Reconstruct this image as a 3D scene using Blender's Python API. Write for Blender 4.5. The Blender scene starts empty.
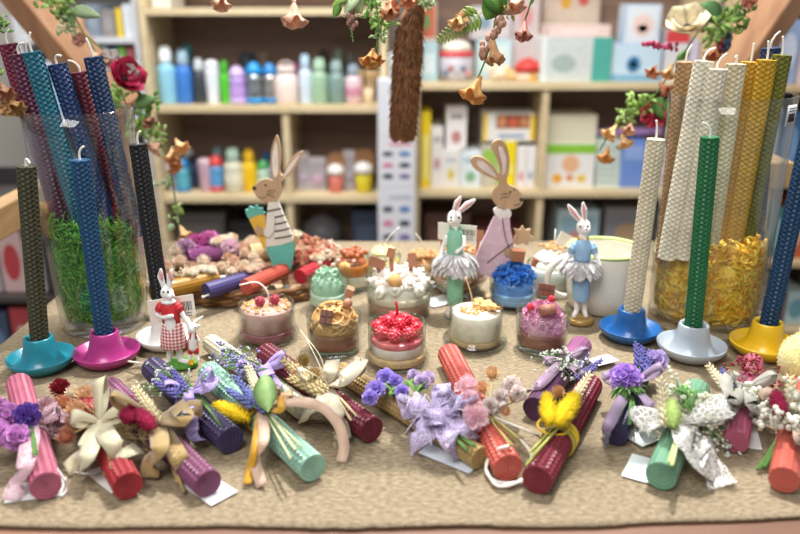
import bpy, math, random
from mathutils import Vector as V, Matrix, noise
R = random.Random(7)
PI = math.pi
SC = bpy.context.scene
COL = SC.collection
# ---------------------------------------------------------------- camera
LENS, CAM_Z, PITCH = 35.0, 1.19, math.radians(18.7)
FPX = 800 * LENS / 36.0
CAM = V((0, 0, CAM_Z))
FWD = V((0, math.cos(PITCH), -math.sin(PITCH)))
UPV = V((0, math.sin(PITCH), math.cos(PITCH)))
TZ = 0.75                                     # table top height


def ray(px, py):
    return FWD + V((1, 0, 0)) * ((px - 400) / FPX) + UPV * (-(py - 267) / FPX)


def T(px, py, h=0.0):                         # point at height h over the table top
    d = ray(px, py)
    return CAM + d * ((TZ + h - CAM_Z) / d.z)


def Q(px, py, y):                             # point on the vertical plane at distance y
    d = ray(px, py)
    return CAM + d * (y / d.y)


def scale_at(p):                              # metres per pixel at a point
    return (p - CAM).dot(FWD) / FPX


# ---------------------------------------------------------------- materials
def lin(h):
    if not isinstance(h, str):
        return h
    h = h.lstrip('#')
    out = []
    for i in (0, 2, 4):
        c = int(h[i:i + 2], 16) / 255
        out.append(c / 12.92 if c <= 0.04045 else ((c + 0.055) / 1.055) ** 2.4)
    return tuple(out)


MATS = {}


def mat(col, rough=0.5, metal=0.0, var=0.10, scale=80.0, bump=0.0, bscale=400.0, spec=0.5, coat=0.0, alpha=1.0,
        trans=0.0, sss=0.0, sheen=0.0, hue2=None, emit=0.0):
    key = (col, rough, metal, var, scale, bump, bscale, spec, coat, alpha, trans, sss, sheen, hue2, emit)
    if key in MATS:
        return MATS[key]
    m = bpy.data.materials.new('surface_%d' % len(MATS))
    m.use_nodes = True
    nt = m.node_tree
    b = nt.nodes['Principled BSDF']
    c = lin(col)
    tc = nt.nodes.new('ShaderNodeTexCoord')
    nz = nt.nodes.new('ShaderNodeTexNoise')
    nz.inputs['Scale'].default_value = scale
    nz.inputs['Detail'].default_value = 4
    nt.links.new(tc.outputs['Object'], nz.inputs['Vector'])
    rp = nt.nodes.new('ShaderNodeValToRGB')
    c2 = lin(hue2) if hue2 else c
    rp.color_ramp.elements[0].position = 0.3
    rp.color_ramp.elements[1].position = 0.7
    rp.color_ramp.elements[0].color = [x * (1 - var) for x in c] + [1]
    rp.color_ramp.elements[1].color = [min(1, x * (1 + var)) for x in c2] + [1]
    nt.links.new(nz.outputs['Fac'], rp.inputs['Fac'])
    nt.links.new(rp.outputs['Color'], b.inputs['Base Color'])
    b.inputs['Roughness'].default_value = rough
    b.inputs['Metallic'].default_value = metal
    b.inputs['Specular IOR Level'].default_value = spec
    b.inputs['Coat Weight'].default_value = coat
    b.inputs['Alpha'].default_value = alpha
    b.inputs['Transmission Weight'].default_value = trans
    if sheen:
        b.inputs['Sheen Weight'].default_value = sheen
    if sss:
        b.inputs['Subsurface Weight'].default_value = sss
        b.inputs['Subsurface Scale'].default_value = 0.004
    if emit:
        nt.links.new(rp.outputs['Color'], b.inputs['Emission Color'])
        b.inputs['Emission Strength'].default_value = emit
    if bump:
        n2 = nt.nodes.new('ShaderNodeTexNoise')
        n2.inputs['Scale'].default_value = bscale
        n2.inputs['Detail'].default_value = 3
        nt.links.new(tc.outputs['Object'], n2.inputs['Vector'])
        bp = nt.nodes.new('ShaderNodeBump')
        bp.inputs['Strength'].default_value = bump
        bp.inputs['Distance'].default_value = 0.002
        nt.links.new(n2.outputs['Fac'], bp.inputs['Height'])
        nt.links.new(bp.outputs['Normal'], b.inputs['Normal'])
    MATS[key] = m
    return m


def wax(col):
    col = '#' + ''.join('%02x' % int(int(col[i:i + 2], 16) * .9) for i in (1, 3, 5))
    return mat(col, 0.42, var=0.14, scale=35, coat=0.04, spec=0.32)


def glass_mat(tint='#ffffff', refl=1.0):
    key = ('glass', tint, refl)
    if key in MATS:
        return MATS[key]
    m = bpy.data.materials.new('clear_glass')
    m.use_nodes = True
    nt = m.node_tree
    nt.nodes.clear()
    o = nt.nodes.new('ShaderNodeOutputMaterial')
    tr = nt.nodes.new('ShaderNodeBsdfTransparent')
    tr.inputs['Color'].default_value = list(lin(tint)) + [1]
    gl = nt.nodes.new('ShaderNodeBsdfGlossy')
    gl.inputs['Roughness'].default_value = 0.03
    lw = nt.nodes.new('ShaderNodeLayerWeight')
    lw.inputs['Blend'].default_value = 0.5
    pw = nt.nodes.new('ShaderNodeMath')
    pw.operation = 'POWER'
    pw.inputs[1].default_value = 3.4
    nt.links.new(lw.outputs['Facing'], pw.inputs[0])
    mul = nt.nodes.new('ShaderNodeMath')
    mul.operation = 'MULTIPLY_ADD'
    mul.inputs[1].default_value = 0.9 * refl
    mul.inputs[2].default_value = 0.05
    mul.use_clamp = True
    mx = nt.nodes.new('ShaderNodeMixShader')
    nt.links.new(pw.outputs[0], mul.inputs[0])
    nt.links.new(mul.outputs[0], mx.inputs[0])
    nt.links.new(tr.outputs[0], mx.inputs[1])
    nt.links.new(gl.outputs[0], mx.inputs[2])
    nt.links.new(mx.outputs[0], o.inputs[0])
    MATS[key] = m
    return m


def lace_mat(col, scale=420.0, hole=0.32, base_alpha=0.25):
    """tulle / lace: a cloth with a net of holes"""
    key = ('lace', col, scale, hole, base_alpha)
    if key in MATS:
        return MATS[key]
    m = bpy.data.materials.new('lace_net')
    m.use_nodes = True
    nt = m.node_tree
    b = nt.nodes['Principled BSDF']
    b.inputs['Base Color'].default_value = list(lin(col)) + [1]
    b.inputs['Roughness'].default_value = 0.7
    tc = nt.nodes.new('ShaderNodeTexCoord')
    vo = nt.nodes.new('ShaderNodeTexVoronoi')
    vo.feature = 'DISTANCE_TO_EDGE'
    vo.inputs['Scale'].default_value = scale
    nt.links.new(tc.outputs['Object'], vo.inputs['Vector'])
    lt = nt.nodes.new('ShaderNodeMath')
    lt.operation = 'LESS_THAN'
    lt.inputs[1].default_value = hole * 0.22
    nt.links.new(vo.outputs['Distance'], lt.inputs[0])
    nz = nt.nodes.new('ShaderNodeTexNoise')
    nz.inputs['Scale'].default_value = scale * 0.3
    nt.links.new(tc.outputs['Object'], nz.inputs['Vector'])
    gt = nt.nodes.new('ShaderNodeMath')
    gt.operation = 'GREATER_THAN'
    gt.inputs[1].default_value = 0.63
    nt.links.new(nz.outputs['Fac'], gt.inputs[0])
    mx = nt.nodes.new('ShaderNodeMath')
    mx.operation = 'MAXIMUM'
    nt.links.new(lt.outputs[0], mx.inputs[0])
    nt.links.new(gt.outputs[0], mx.inputs[1])
    ad = nt.nodes.new('ShaderNodeMath')
    ad.operation = 'MAXIMUM'
    ad.inputs[1].default_value = base_alpha
    nt.links.new(mx.outputs[0], ad.inputs[0])
    nt.links.new(ad.outputs[0], b.inputs['Alpha'])
    MATS[key] = m
    return m


def check_mat(c1, c2, scale, axis='xz'):
    """gingham check"""
    m = bpy.data.materials.new('gingham')
    m.use_nodes = True
    nt = m.node_tree
    b = nt.nodes['Principled BSDF']
    b.inputs['Roughness'].default_value = 0.6
    tc = nt.nodes.new('ShaderNodeTexCoord')
    sp = nt.nodes.new('ShaderNodeSeparateXYZ')
    nt.links.new(tc.outputs['Object'], sp.inputs[0])
    outs = []
    for k in ('X', 'Z'):
        a = nt.nodes.new('ShaderNodeMath')
        a.operation = 'MULTIPLY'
        a.inputs[1].default_value = scale
        nt.links.new(sp.outputs[k], a.inputs[0])
        s = nt.nodes.new('ShaderNodeMath')
        s.operation = 'SINE'
        nt.links.new(a.outputs[0], s.inputs[0])
        g = nt.nodes.new('ShaderNodeMath')
        g.operation = 'GREATER_THAN'
        g.inputs[1].default_value = 0
        nt.links.new(s.outputs[0], g.inputs[0])
        outs.append(g)
    ad = nt.nodes.new('ShaderNodeMath')
    ad.operation = 'ADD'
    nt.links.new(outs[0].outputs[0], ad.inputs[0])
    nt.links.new(outs[1].outputs[0], ad.inputs[1])
    hf = nt.nodes.new('ShaderNodeMath')
    hf.operation = 'MULTIPLY'
    hf.inputs[1].default_value = 0.5
    nt.links.new(ad.outputs[0], hf.inputs[0])
    rp = nt.nodes.new('ShaderNodeMix')
    rp.data_type = 'RGBA'
    rp.inputs['A'].default_value = list(lin(c1)) + [1]
    rp.inputs['B'].default_value = list(lin(c2)) + [1]
    nt.links.new(hf.outputs[0], rp.inputs['Factor'])
    nt.links.new(rp.outputs['Result'], b.inputs['Base Color'])
    return m


def wood_mat(c1, c2, axis='X', scale=6.0, rough=0.55):
    key = ('wood', c1, c2, axis, scale)
    if key in MATS:
        return MATS[key]
    m = bpy.data.materials.new('wood_grain')
    m.use_nodes = True
    nt = m.node_tree
    b = nt.nodes['Principled BSDF']
    tc = nt.nodes.new('ShaderNodeTexCoord')
    mp = nt.nodes.new('ShaderNodeMapping')
    sc = {'X': (0.12, 1, 1), 'Y': (1, 0.12, 1), 'Z': (1, 1, 0.12)}[axis]
    mp.inputs['Scale'].default_value = [s * scale for s in sc]
    nt.links.new(tc.outputs['Object'], mp.inputs['Vector'])
    nz = nt.nodes.new('ShaderNodeTexNoise')
    nz.inputs['Scale'].default_value = 4
    nz.inputs['Detail'].default_value = 6
    nz.inputs['Distortion'].default_value = 1.2
    nt.links.new(mp.outputs[0], nz.inputs['Vector'])
    rp = nt.nodes.new('ShaderNodeValToRGB')
    rp.color_ramp.elements[0].position = 0.32
    rp.color_ramp.elements[1].position = 0.68
    rp.color_ramp.elements[0].color = list(lin(c1)) + [1]
    rp.color_ramp.elements[1].color = list(lin(c2)) + [1]
    nt.links.new(nz.outputs['Fac'], rp.inputs['Fac'])
    nt.links.new(rp.outputs['Color'], b.inputs['Base Color'])
    b.inputs['Roughness'].default_value = rough
    MATS[key] = m
    return m


def burlap_mat():
    m = bpy.data.materials.new('burlap_weave')
    m.use_nodes = True
    nt = m.node_tree
    b = nt.nodes['Principled BSDF']
    b.inputs['Roughness'].default_value = 0.9
    b.inputs['Specular IOR Level'].default_value = 0.15
    tc = nt.nodes.new('ShaderNodeTexCoord')
    nzd = nt.nodes.new('ShaderNodeTexNoise')
    nzd.inputs['Scale'].default_value = 60
    nt.links.new(tc.outputs['Object'], nzd.inputs['Vector'])
    mixv = nt.nodes.new('ShaderNodeVectorMath')
    mixv.operation = 'MULTIPLY_ADD'
    mixv.inputs[1].default_value = (0.0022, 0.0022, 0)
    nt.links.new(nzd.outputs['Color'], mixv.inputs[0])
    nt.links.new(tc.outputs['Object'], mixv.inputs[2])
    sp = nt.nodes.new('ShaderNodeSeparateXYZ')
    nt.links.new(mixv.outputs[0], sp.inputs[0])
    k = 2 * PI / 0.0031
    s = []
    for a in ('X', 'Y'):
        mu = nt.nodes.new('ShaderNodeMath')
        mu.operation = 'MULTIPLY'
        mu.inputs[1].default_value = k
        nt.links.new(sp.outputs[a], mu.inputs[0])
        si = nt.nodes.new('ShaderNodeMath')
        si.operation = 'SINE'
        nt.links.new(mu.outputs[0], si.inputs[0])
        s.append(si)
    pr = nt.nodes.new('ShaderNodeMath')
    pr.operation = 'MULTIPLY'
    nt.links.new(s[0].outputs[0], pr.inputs[0])
    nt.links.new(s[1].outputs[0], pr.inputs[1])
    nz = nt.nodes.new('ShaderNodeTexNoise')
    mp = nt.nodes.new('ShaderNodeMapping')
    mp.inputs['Scale'].default_value = (150, 300, 60)
    nt.links.new(tc.outputs['Object'], mp.inputs[0])
    nt.links.new(mp.outputs[0], nz.inputs['Vector'])
    nz.inputs['Scale'].default_value = 1.0
    ma = nt.nodes.new('ShaderNodeMath')
    ma.operation = 'MULTIPLY_ADD'
    ma.inputs[1].default_value = 0.42
    nt.links.new(pr.outputs[0], ma.inputs[0])
    nt.links.new(nz.outputs['Fac'], ma.inputs[2])
    rp = nt.nodes.new('ShaderNodeValToRGB')
    rp.color_ramp.elements[0].position = 0.2
    rp.color_ramp.elements[1].position = 0.8
    rp.color_ramp.elements[0].color = list(lin('#5c4f3d')) + [1]
    rp.color_ramp.elements[1].color = list(lin('#b3a286')) + [1]
    nt.links.new(ma.outputs[0], rp.inputs['Fac'])
    nt.links.new(rp.outputs['Color'], b.inputs['Base Color'])
    bp = nt.nodes.new('ShaderNodeBump')
    bp.inputs['Strength'].default_value = 0.6
    bp.inputs['Distance'].default_value = 0.0012
    nt.links.new(ma.outputs[0], bp.inputs['Height'])
    nt.links.new(bp.outputs['Normal'], b.inputs['Normal'])
    return m


# ---------------------------------------------------------------- mesh building
def frame(axis):
    z = V(axis).normalized()
    x = V((0, 0, 1)).cross(z)
    if x.length < 1e-4:
        x = V((1, 0, 0))
    x.normalize()
    return x, z.cross(x), z


WL = {}
THIN = ('leaf', 'flower', 'blossom', 'bell', 'fern', 'spike', 'ribbon', 'bow', 'tutu', 'rosette', 'bract', 'bud', 'bunny', 'wheat', 'spray', 'shredded', 'moss')


def let_light_through(m, k=0.26):
    """petals, leaves and ribbons are thin: part of the light goes through them"""
    nt = m.node_tree
    if 'thin' in nt.nodes or nt.nodes.get('Principled BSDF') is None:
        return
    b = nt.nodes['Principled BSDF']
    if b.inputs['Alpha'].is_linked or not b.inputs['Base Color'].is_linked:
        return
    t = nt.nodes.new('ShaderNodeBsdfTranslucent')
    t.name = 'thin'
    nt.links.new(b.inputs['Base Color'].links[0].from_socket, t.inputs['Color'])
    x = nt.nodes.new('ShaderNodeMixShader')
    x.inputs[0].default_value = k
    out = [n for n in nt.nodes if n.type == 'OUTPUT_MATERIAL'][0]
    nt.links.new(b.outputs[0], x.inputs[1])
    nt.links.new(t.outputs[0], x.inputs[2])
    nt.links.new(x.outputs[0], out.inputs[0])




class MB:
    def __init__(self):
        self.v, self.f, self.m, self.s = [], [], [], []

    def add(self, vs, fs, mi=0, smooth=True):
        o = len(self.v)
        self.v.extend(V(p) for p in vs)
        for f in fs:
            self.f.append([i + o for i in f])
            self.m.append(mi)
            self.s.append(smooth)

    def box(self, c, size, rot=None, mi=0):
        c = V(c)
        hx, hy, hz = [s / 2 for s in size]
        vs = [V((x * hx, y * hy, z * hz)) for x in (-1, 1) for y in (-1, 1) for z in (-1, 1)]
        if rot:
            vs = [rot @ p for p in vs]
        self.add([c + p for p in vs], [(0, 1, 3, 2), (4, 6, 7, 5), (0, 4, 5, 1), (2, 3, 7, 6), (0, 2, 6, 4), (1, 5, 7, 3)], mi, False)

    def bar(self, a, b, w, h, up=(0, 0, 1), mi=0):
        a, b = V(a), V(b)
        d = (b - a).normalized()
        s = d.cross(V(up)).normalized()
        u = s.cross(d)
        vs = []
        for p in (a, b):
            for i, j in ((-1, -1), (1, -1), (1, 1), (-1, 1)):
                vs.append(p + s * (i * w / 2) + u * (j * h / 2))
        self.add(vs, [(3, 2, 1, 0), (4, 5, 6, 7), (0, 1, 5, 4), (1, 2, 6, 5), (2, 3, 7, 6), (3, 0, 4, 7)], mi, False)

    def tube(self, pts, r, n=8, mi=0, cap=True):
        pts = [V(p) for p in pts]
        k = len(pts)
        rs = r if isinstance(r, (list, tuple)) else [r] * k
        x = None
        vs = []
        for i, p in enumerate(pts):
            d = (pts[min(i + 1, k - 1)] - pts[max(i - 1, 0)])
            if d.length < 1e-9:
                d = V((0, 0, 1))
            d.normalize()
            if x is None:
                x, _, _ = frame(d)
            x = x - d * x.dot(d)
            if x.length < 1e-6:
                x, _, _ = frame(d)
            x.normalize()
            y = d.cross(x)
            for j in range(n):
                a = 2 * PI * j / n
                vs.append(p + (x * math.cos(a) + y * math.sin(a)) * rs[i])
        fs = []
        for i in range(k - 1):
            for j in range(n):
                j2 = (j + 1) % n
                fs.append((i * n + j, i * n + j2, (i + 1) * n + j2, (i + 1) * n + j))
        if cap:
            fs.append(tuple(reversed(range(n))))
            fs.append(tuple(range((k - 1) * n, k * n)))
        self.add(vs, fs, mi)

    def lathe(self, prof, c, n=32, axis=(0, 0, 1), mi=0, closed=False):
        x, y, z = frame(axis) if tuple(axis) != (0, 0, 1) else (V((1, 0, 0)), V((0, 1, 0)), V((0, 0, 1)))
        c = V(c)
        vs = []
        for (r, h) in prof:
            for j in range(n):
                a = 2 * PI * j / n
                vs.append(c + (x * math.cos(a) + y * math.sin(a)) * max(r, 1e-5) + z * h)
        fs = []
        k = len(prof)
        for i in range(k if closed else k - 1):
            i2 = (i + 1) % k
            for j in range(n):
                j2 = (j + 1) % n
                fs.append((i * n + j, i * n + j2, i2 * n + j2, i2 * n + j))
        if not closed:
            if prof[0][0] > 1e-4:
                fs.append(tuple(reversed(range(n))))
            if prof[-1][0] > 1e-4:
                fs.append(tuple(range((k - 1) * n, k * n)))
        self.add(vs, fs, mi)

    def ball(self, c, r, sc=(1, 1, 1), nu=12, nv=8, axis=None, mi=0, amp=0.0, freq=60.0):
        c = V(c)
        x, y, z = frame(axis) if axis is not None else (V((1, 0, 0)), V((0, 1, 0)), V((0, 0, 1)))
        vs = []

        def pt(th, ph):
            d = V((math.sin(th) * math.cos(ph) * sc[0], math.sin(th) * math.sin(ph) * sc[1], math.cos(th) * sc[2])) * r
            p = x * d.x + y * d.y + z * d.z
            if amp:
                p = p * (1 + amp * noise.noise((c + p) * freq))
            return c + p
        vs.append(pt(0, 0))
        for i in range(1, nv):
            for j in range(nu):
                vs.append(pt(PI * i / nv, 2 * PI * j / nu))
        vs.append(pt(PI, 0))
        fs = []
        for j in range(nu):
            fs.append((0, 1 + j, 1 + (j + 1) % nu))
        for i in range(nv - 2):
            for j in range(nu):
                a = 1 + i * nu
                fs.append((a + j, a + nu + j, a + nu + (j + 1) % nu, a + (j + 1) % nu))
        e = len(vs) - 1
        a = 1 + (nv - 2) * nu
        for j in range(nu):
            fs.append((e, a + (j + 1) % nu, a + j))
        self.add(vs, fs, mi)

    def prism(self, poly, o, u, v, depth, mi=0, mi_side=None, smooth=False):
        """poly: 2-D points in the (u, v) frame at o; thickness depth along u x v, centred"""
        o, u, v = V(o), V(u).normalized(), V(v).normalized()
        nrm = u.cross(v)
        ar = sum(poly[i][0] * poly[(i + 1) % len(poly)][1] - poly[(i + 1) % len(poly)][0] * poly[i][1] for i in range(len(poly)))
        if ar < 0:
            poly = list(reversed(poly))
        k = len(poly)
        vs = [o + u * a + v * b + nrm * (depth / 2) for a, b in poly] + [o + u * a + v * b - nrm * (depth / 2) for a, b in poly]
        self.add(vs, [tuple(range(k)), tuple(reversed(range(k, 2 * k)))], mi, False)
        self.add(vs, [(i, k + i, k + (i + 1) % k, (i + 1) % k) for i in range(k)], mi if mi_side is None else mi_side, False)

    def strip(self, pts, wv, th=0.0006, mi=0):
        """a ribbon: centre points, a width vector at each, thickness th"""
        pts = [V(p) for p in pts]
        k = len(pts)
        vs = []
        for i, p in enumerate(pts):
            t = pts[min(i + 1, k - 1)] - pts[max(i - 1, 0)]
            w = V(wv[i] if isinstance(wv, list) else wv)
            nrm = t.cross(w)
            if nrm.length < 1e-12:
                nrm = V((0, 0, 1))
            nrm.normalize()
            for a, b in ((-1, -1), (1, -1), (1, 1), (-1, 1)):
                vs.append(p + w * (a / 2) + nrm * (b * th / 2))
        fs = [(0, 3, 2, 1), tuple(4 * (k - 1) + j for j in (0, 1, 2, 3))]
        for i in range(k - 1):
            for j in range(4):
                j2 = (j + 1) % 4
                fs.append((4 * i + j, 4 * i + j2, 4 * i + 4 + j2, 4 * i + 4 + j))
        self.add(vs, fs, mi)

    def leaf(self, a, b, w, up=(0, 0, 1), mi=0, fold=0.25, curl=0.15, n=6, shape=0.9):
        a, b = V(a), V(b)
        d = b - a
        L = d.length
        s = d.cross(V(up))
        if s.length < 1e-8:
            s = V((1, 0, 0))
        s.normalize()
        u = s.cross(d).normalized()
        vs = []
        for i in range(n + 1):
            t = i / n
            ww = w / 2 * (math.sin(PI * t ** shape)) ** 0.8 if 0 < i < n else w * 0.03
            p = a + d * t + u * (curl * L * math.sin(PI * t))
            vs += [p - s * ww + u * (fold * ww), p, p + s * ww + u * (fold * ww), p - u * 0.0006]
        fs = []
        for i in range(n):
            q = 4 * i
            fs += [(q, q + 1, q + 5, q + 4), (q + 1, q + 2, q + 6, q + 5), (q + 3, q, q + 4, q + 7), (q + 2, q + 3, q + 7, q + 6)]
        self.add(vs, fs, mi)

    # ---- candle wax rolls
    def candle(self, a, b, r, style='honey', S=27, mi=0, dep=0.56, caps=True):
        a, b = V(a), V(b)
        x, y, z = frame(b - a)
        L = (b - a).length
        vs, fs = [], []
        if style == 'honey':
            st = 2 * PI * r / S
            rows = max(4, round(L / (st * 0.866)))
            for i in range(rows + 1):
                for j in range(S):
                    th = 2 * PI * (j + 0.5 * (i % 2)) / S
                    c = (j - i // 2 + 2 * i) % 3
                    rr = r - (dep * st if c == 0 else 0)
                    if i in (0, rows):
                        rr = r * 0.985
                    vs.append(a + (x * math.cos(th) + y * math.sin(th)) * rr + z * (L * i / rows))
            for i in range(rows):
                for j in range(S):
                    j2 = (j + 1) % S
                    A, B, C, D = i * S + j, i * S + j2, (i + 1) * S + j, (i + 1) * S + j2
                    fs += [(A, B, C), (B, D, C)] if i % 2 == 0 else [(A, D, C), (A, B, D)]
        else:
            k, rows = S // 4, 10
            for i in range(rows + 1):
                for j in range(S):
                    th = 2 * PI * j / S
                    rr = r * (1 + 0.028 * math.cos(k * th)) * (0.985 if i in (0, rows) else 1)
                    vs.append(a + (x * math.cos(th) + y * math.sin(th)) * rr + z * (L * i / rows))
            for i in range(rows):
                for j in range(S):
                    j2 = (j + 1) % S
                    fs.append((i * S + j, i * S + j2, (i + 1) * S + j2, (i + 1) * S + j))
        self.add(vs, fs, mi, style != 'honey')
        if caps:
            K = 12
            for p, zz in ((a, -z), (b, z)):
                cv, cf = [], []
                for i in range(K + 1):
                    q = i / K
                    for j in range(24):
                        th = 2 * PI * j / 24
                        h = 0.055 * r * math.cos(2 * PI * q * 4 - th) * min(1, 6 * (1 - q)) if i else 0
                        cv.append(p + (x * math.cos(th) + y * math.sin(th)) * (r * 0.985 * max(q, 0.02)) + zz * (h - 0.06 * r * (1 - q)))
                for i in range(K):
                    for j in range(24):
                        j2 = (j + 1) % 24
                        q = (i * 24 + j, i * 24 + j2, (i + 1) * 24 + j2, (i + 1) * 24 + j)
                        cf.append(q if zz is not z and (zz - z).length > 1e-6 else tuple(reversed(q)))
                self.add(cv, cf, mi)

    # ---- dried flowers
    def fuzz(self, a, b, r, n=420, hair=0.006, mi=0):
        a, b = V(a), V(b)
        d = b - a
        L = d.length
        c = (a + b) / 2
        x, y, z = frame(d)
        self.ball(c, 1, (r * 0.86, r * 0.86, L / 2 * 0.95), 10, 8, axis=d, mi=mi)
        for i in range(n):
            t = (i + 0.5) / n
            ct = 1 - 2 * t
            st = math.sqrt(1 - ct * ct)
            ph = i * 2.39996 + R.uniform(-.2, .2)
            nn = x * (st * math.cos(ph)) + y * (st * math.sin(ph))
            p = c + nn * (r * 0.8) + z * (ct * L / 2 * 0.92)
            dr = (nn * 1.0 + z * (ct * 0.7 + 0.5) + V((R.uniform(-.3, .3), R.uniform(-.3, .3), R.uniform(-.3, .3)))).normalized()
            s1 = dr.cross(V((R.uniform(-1, 1), R.uniform(-1, 1), R.uniform(-1, 1)))).normalized()
            s2 = dr.cross(s1)
            w = hair * 0.13
            self.add([p + s1 * w, p - s1 * w * .5 + s2 * w * .87, p - s1 * w * .5 - s2 * w * .87, p + dr * hair * R.uniform(.7, 1.2)],
                     [(0, 1, 3), (1, 2, 3), (2, 0, 3)], mi)

    def globe(self, c, r, n=90, mi=0, up=None, lift=0.55, tip=0.5):
        """papery everlasting flower: overlapping scale petals round a core"""
        c = V(c)
        up = V(up).normalized() if up is not None else V((R.uniform(-.4, .4), R.uniform(-.6, .1), 1)).normalized()
        x, y, z = frame(up)
        self.ball(c, r * 0.72, nu=10, nv=6, mi=mi)
        for i in range(n):
            t = (i + 0.5) / n
            ct = 1 - 1.75 * t
            st = math.sqrt(max(0, 1 - ct * ct))
            ph = i * 2.39996
            nn = (x * (st * math.cos(ph)) + y * (st * math.sin(ph)) + z * ct)
            tang = (z - nn * nn.dot(z))
            if tang.length < 1e-3:
                tang = x.copy()
            tang.normalize()
            side = nn.cross(tang)
            p = c + nn * (r * 0.68)
            dr = (tang * 0.75 + nn * lift).normalized()
            w = r * 0.24
            q = p + dr * (r * 0.55 * R.uniform(.8, 1.2))
            self.add([p - side * w * .5, p + side * w * .5, q + side * w * tip - nn * w * .1, q + dr * w * .7, q - side * w * tip - nn * w * .1], [(0, 1, 2, 3, 4)], mi, False)

    def bloom(self, c, nrm, r, n=5, mi=0, mi2=None, cup=0.45, wide=0.9):
        """open flower of n petals with a centre"""
        c, nrm = V(c), V(nrm).normalized()
        x, y, z = frame(nrm)
        for i in range(n):
            a = 2 * PI * (i + R.uniform(-.1, .1)) / n
            d = x * math.cos(a) + y * math.sin(a)
            e = c + d * r + z * (r * cup)
            self.leaf(c + z * r * .03, e, r * wide, up=z, mi=mi, fold=0.3, curl=-0.12, n=5, shape=1.5)
        self.ball(c + z * r * 0.12, r * 0.2, nu=8, nv=5, mi=mi if mi2 is None else mi2)

    def trumpet(self, c, nrm, r, L, mi=0, n=5):
        """bell flower with a flared, lobed rim; closed double skin"""
        c = V(c)
        x, y, z = frame(nrm)
        vs = []
        N = n * 6
        prof = [(0.10, 0), (0.28, 0.2), (0.42, 0.5), (0.62, 0.75), (1.0, 1.0)]
        for sgn in (1, 0.93):
            for k, (rr, h) in enumerate(prof):
                for j in range(N):
                    a = 2 * PI * j / N
                    lob = 1 + (0.28 * math.cos(n * a)) * (h ** 3)
                    vs.append(c + (x * math.cos(a) + y * math.sin(a)) * (rr * r * lob * sgn) + z * (h * L * (1 - 0.12 * math.cos(n * a) * h ** 3)))
        fs = []
        K = len(prof)
        for s in range(2):
            for k in range(K - 1):
                for j in range(N):
                    j2 = (j + 1) % N
                    o = s * K * N
                    q = (o + k * N + j, o + k * N + j2, o + (k + 1) * N + j2, o + (k + 1) * N + j)
                    fs.append(q if s == 0 else tuple(reversed(q)))
        for j in range(N):
            j2 = (j + 1) % N
            fs.append(((K - 1) * N + j, (K - 1) * N + j2, (2 * K - 1) * N + j2, (2 * K - 1) * N + j))
        self.add(vs, fs, mi)

    def wheat(self, a, b, w, mi=0, awn=0.5):
        a, b = V(a), V(b)
        d = b - a
        L = d.length
        x, y, z = frame(d)
        self.tube([a, b], w * 0.12, 5, mi)
        nk = max(6, int(L / (w * 0.36)))
        for i in range(nk):
            t = i / (nk - 1)
            sz = w * (0.42 + 0.2 * math.sin(PI * min(1, t * 1.1 + .1)))
            for k in range(4):
                ang = k * PI / 2 + (i % 2) * PI / 4
                n = x * math.cos(ang) + y * math.sin(ang)
                p = a + d * (t * 0.95) + n * (w * 0.24)
                dr = (z + n * 0.42).normalized()
                self.ball(p + dr * sz * .3, sz * 0.5, (0.55, 0.55, 1.15), 6, 5, axis=dr, mi=mi)
                if awn:
                    self.tube([p + dr * sz * .6, p + dr * sz * (.6 + awn * R.uniform(1, 2.2))], [w * 0.03, w * 0.008], 3, mi)

    def spray(self, base, tips, bud, stem_mi=0, bud_mi=1, nb=7, spread=0.012, sr=0.0005):
        """a spray of small blossoms: branching thin stems with bud clusters"""
        base = V(base)
        for tp in tips:
            tp = V(tp)
            mid = base.lerp(tp, 0.6) + V((R.uniform(-1, 1), R.uniform(-1, 1), R.uniform(0, 1))) * spread * .3
            self.tube([base, mid], sr, 4, stem_mi)
            for i in range(nb):
                q = tp + V((R.gauss(0, 1), R.gauss(0, 1), R.gauss(0, .7))) * spread * .55
                self.tube([mid, mid.lerp(q, .6) + V((0, 0, .001)), q], sr * .7, 3, stem_mi)
                for _ in range(3):
                    self.ball(q + V((R.gauss(0, 1), R.gauss(0, 1), R.gauss(0, 1))) * bud * .6, bud * R.uniform(.5, .9), nu=6, nv=4, mi=bud_mi)

    def spike(self, a, b, w, stem_mi=0, bud_mi=1, n=46):
        """lavender spike: whorls of little buds along a stem"""
        a, b = V(a), V(b)
        d = b - a
        x, y, z = frame(d)
        self.tube([a, b], w * .1, 4, stem_mi)
        for i in range(n):
            t = 0.12 + 0.88 * i / n
            an = i * 2.4
            rr = w * .36 * (1.1 - .5 * t)
            nn = x * math.cos(an) + y * math.sin(an)
            self.ball(a + d * t + nn * rr, w * .24, (.7, .7, 1.25), 6, 4, axis=(z + nn * .6), mi=bud_mi)

    def ruffles(self, c, r, n, mi=0, sz=0.006, up=(0, 0, 1), hemi=True):
        """a head of small crumpled papery florets (statice)"""
        c = V(c)
        x, y, z = frame(up)
        for i in range(n):
            t = (i + .5) / n
            ct = 1 - (1.1 if hemi else 2) * t
            st = math.sqrt(max(0, 1 - ct * ct))
            ph = i * 2.39996
            nn = (x * (st * math.cos(ph)) + y * (st * math.sin(ph)) + z * ct)
            p = c + nn * r * R.uniform(.75, 1.05)
            s1 = nn.cross(V((R.uniform(-1, 1), R.uniform(-1, 1), R.uniform(-1, 1)))).normalized()
            s2 = nn.cross(s1)
            vs = [p - nn * sz * .8]
            for k in range(7):
                a = 2 * PI * k / 7
                rr = sz * R.uniform(.55, 1.0)
                vs.append(p + (s1 * math.cos(a) + s2 * math.sin(a)) * rr + nn * sz * R.uniform(-.1, .5))
            self.add(vs, [(0, 1 + k, 1 + (k + 1) % 7) for k in range(7)], mi, False)

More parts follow.
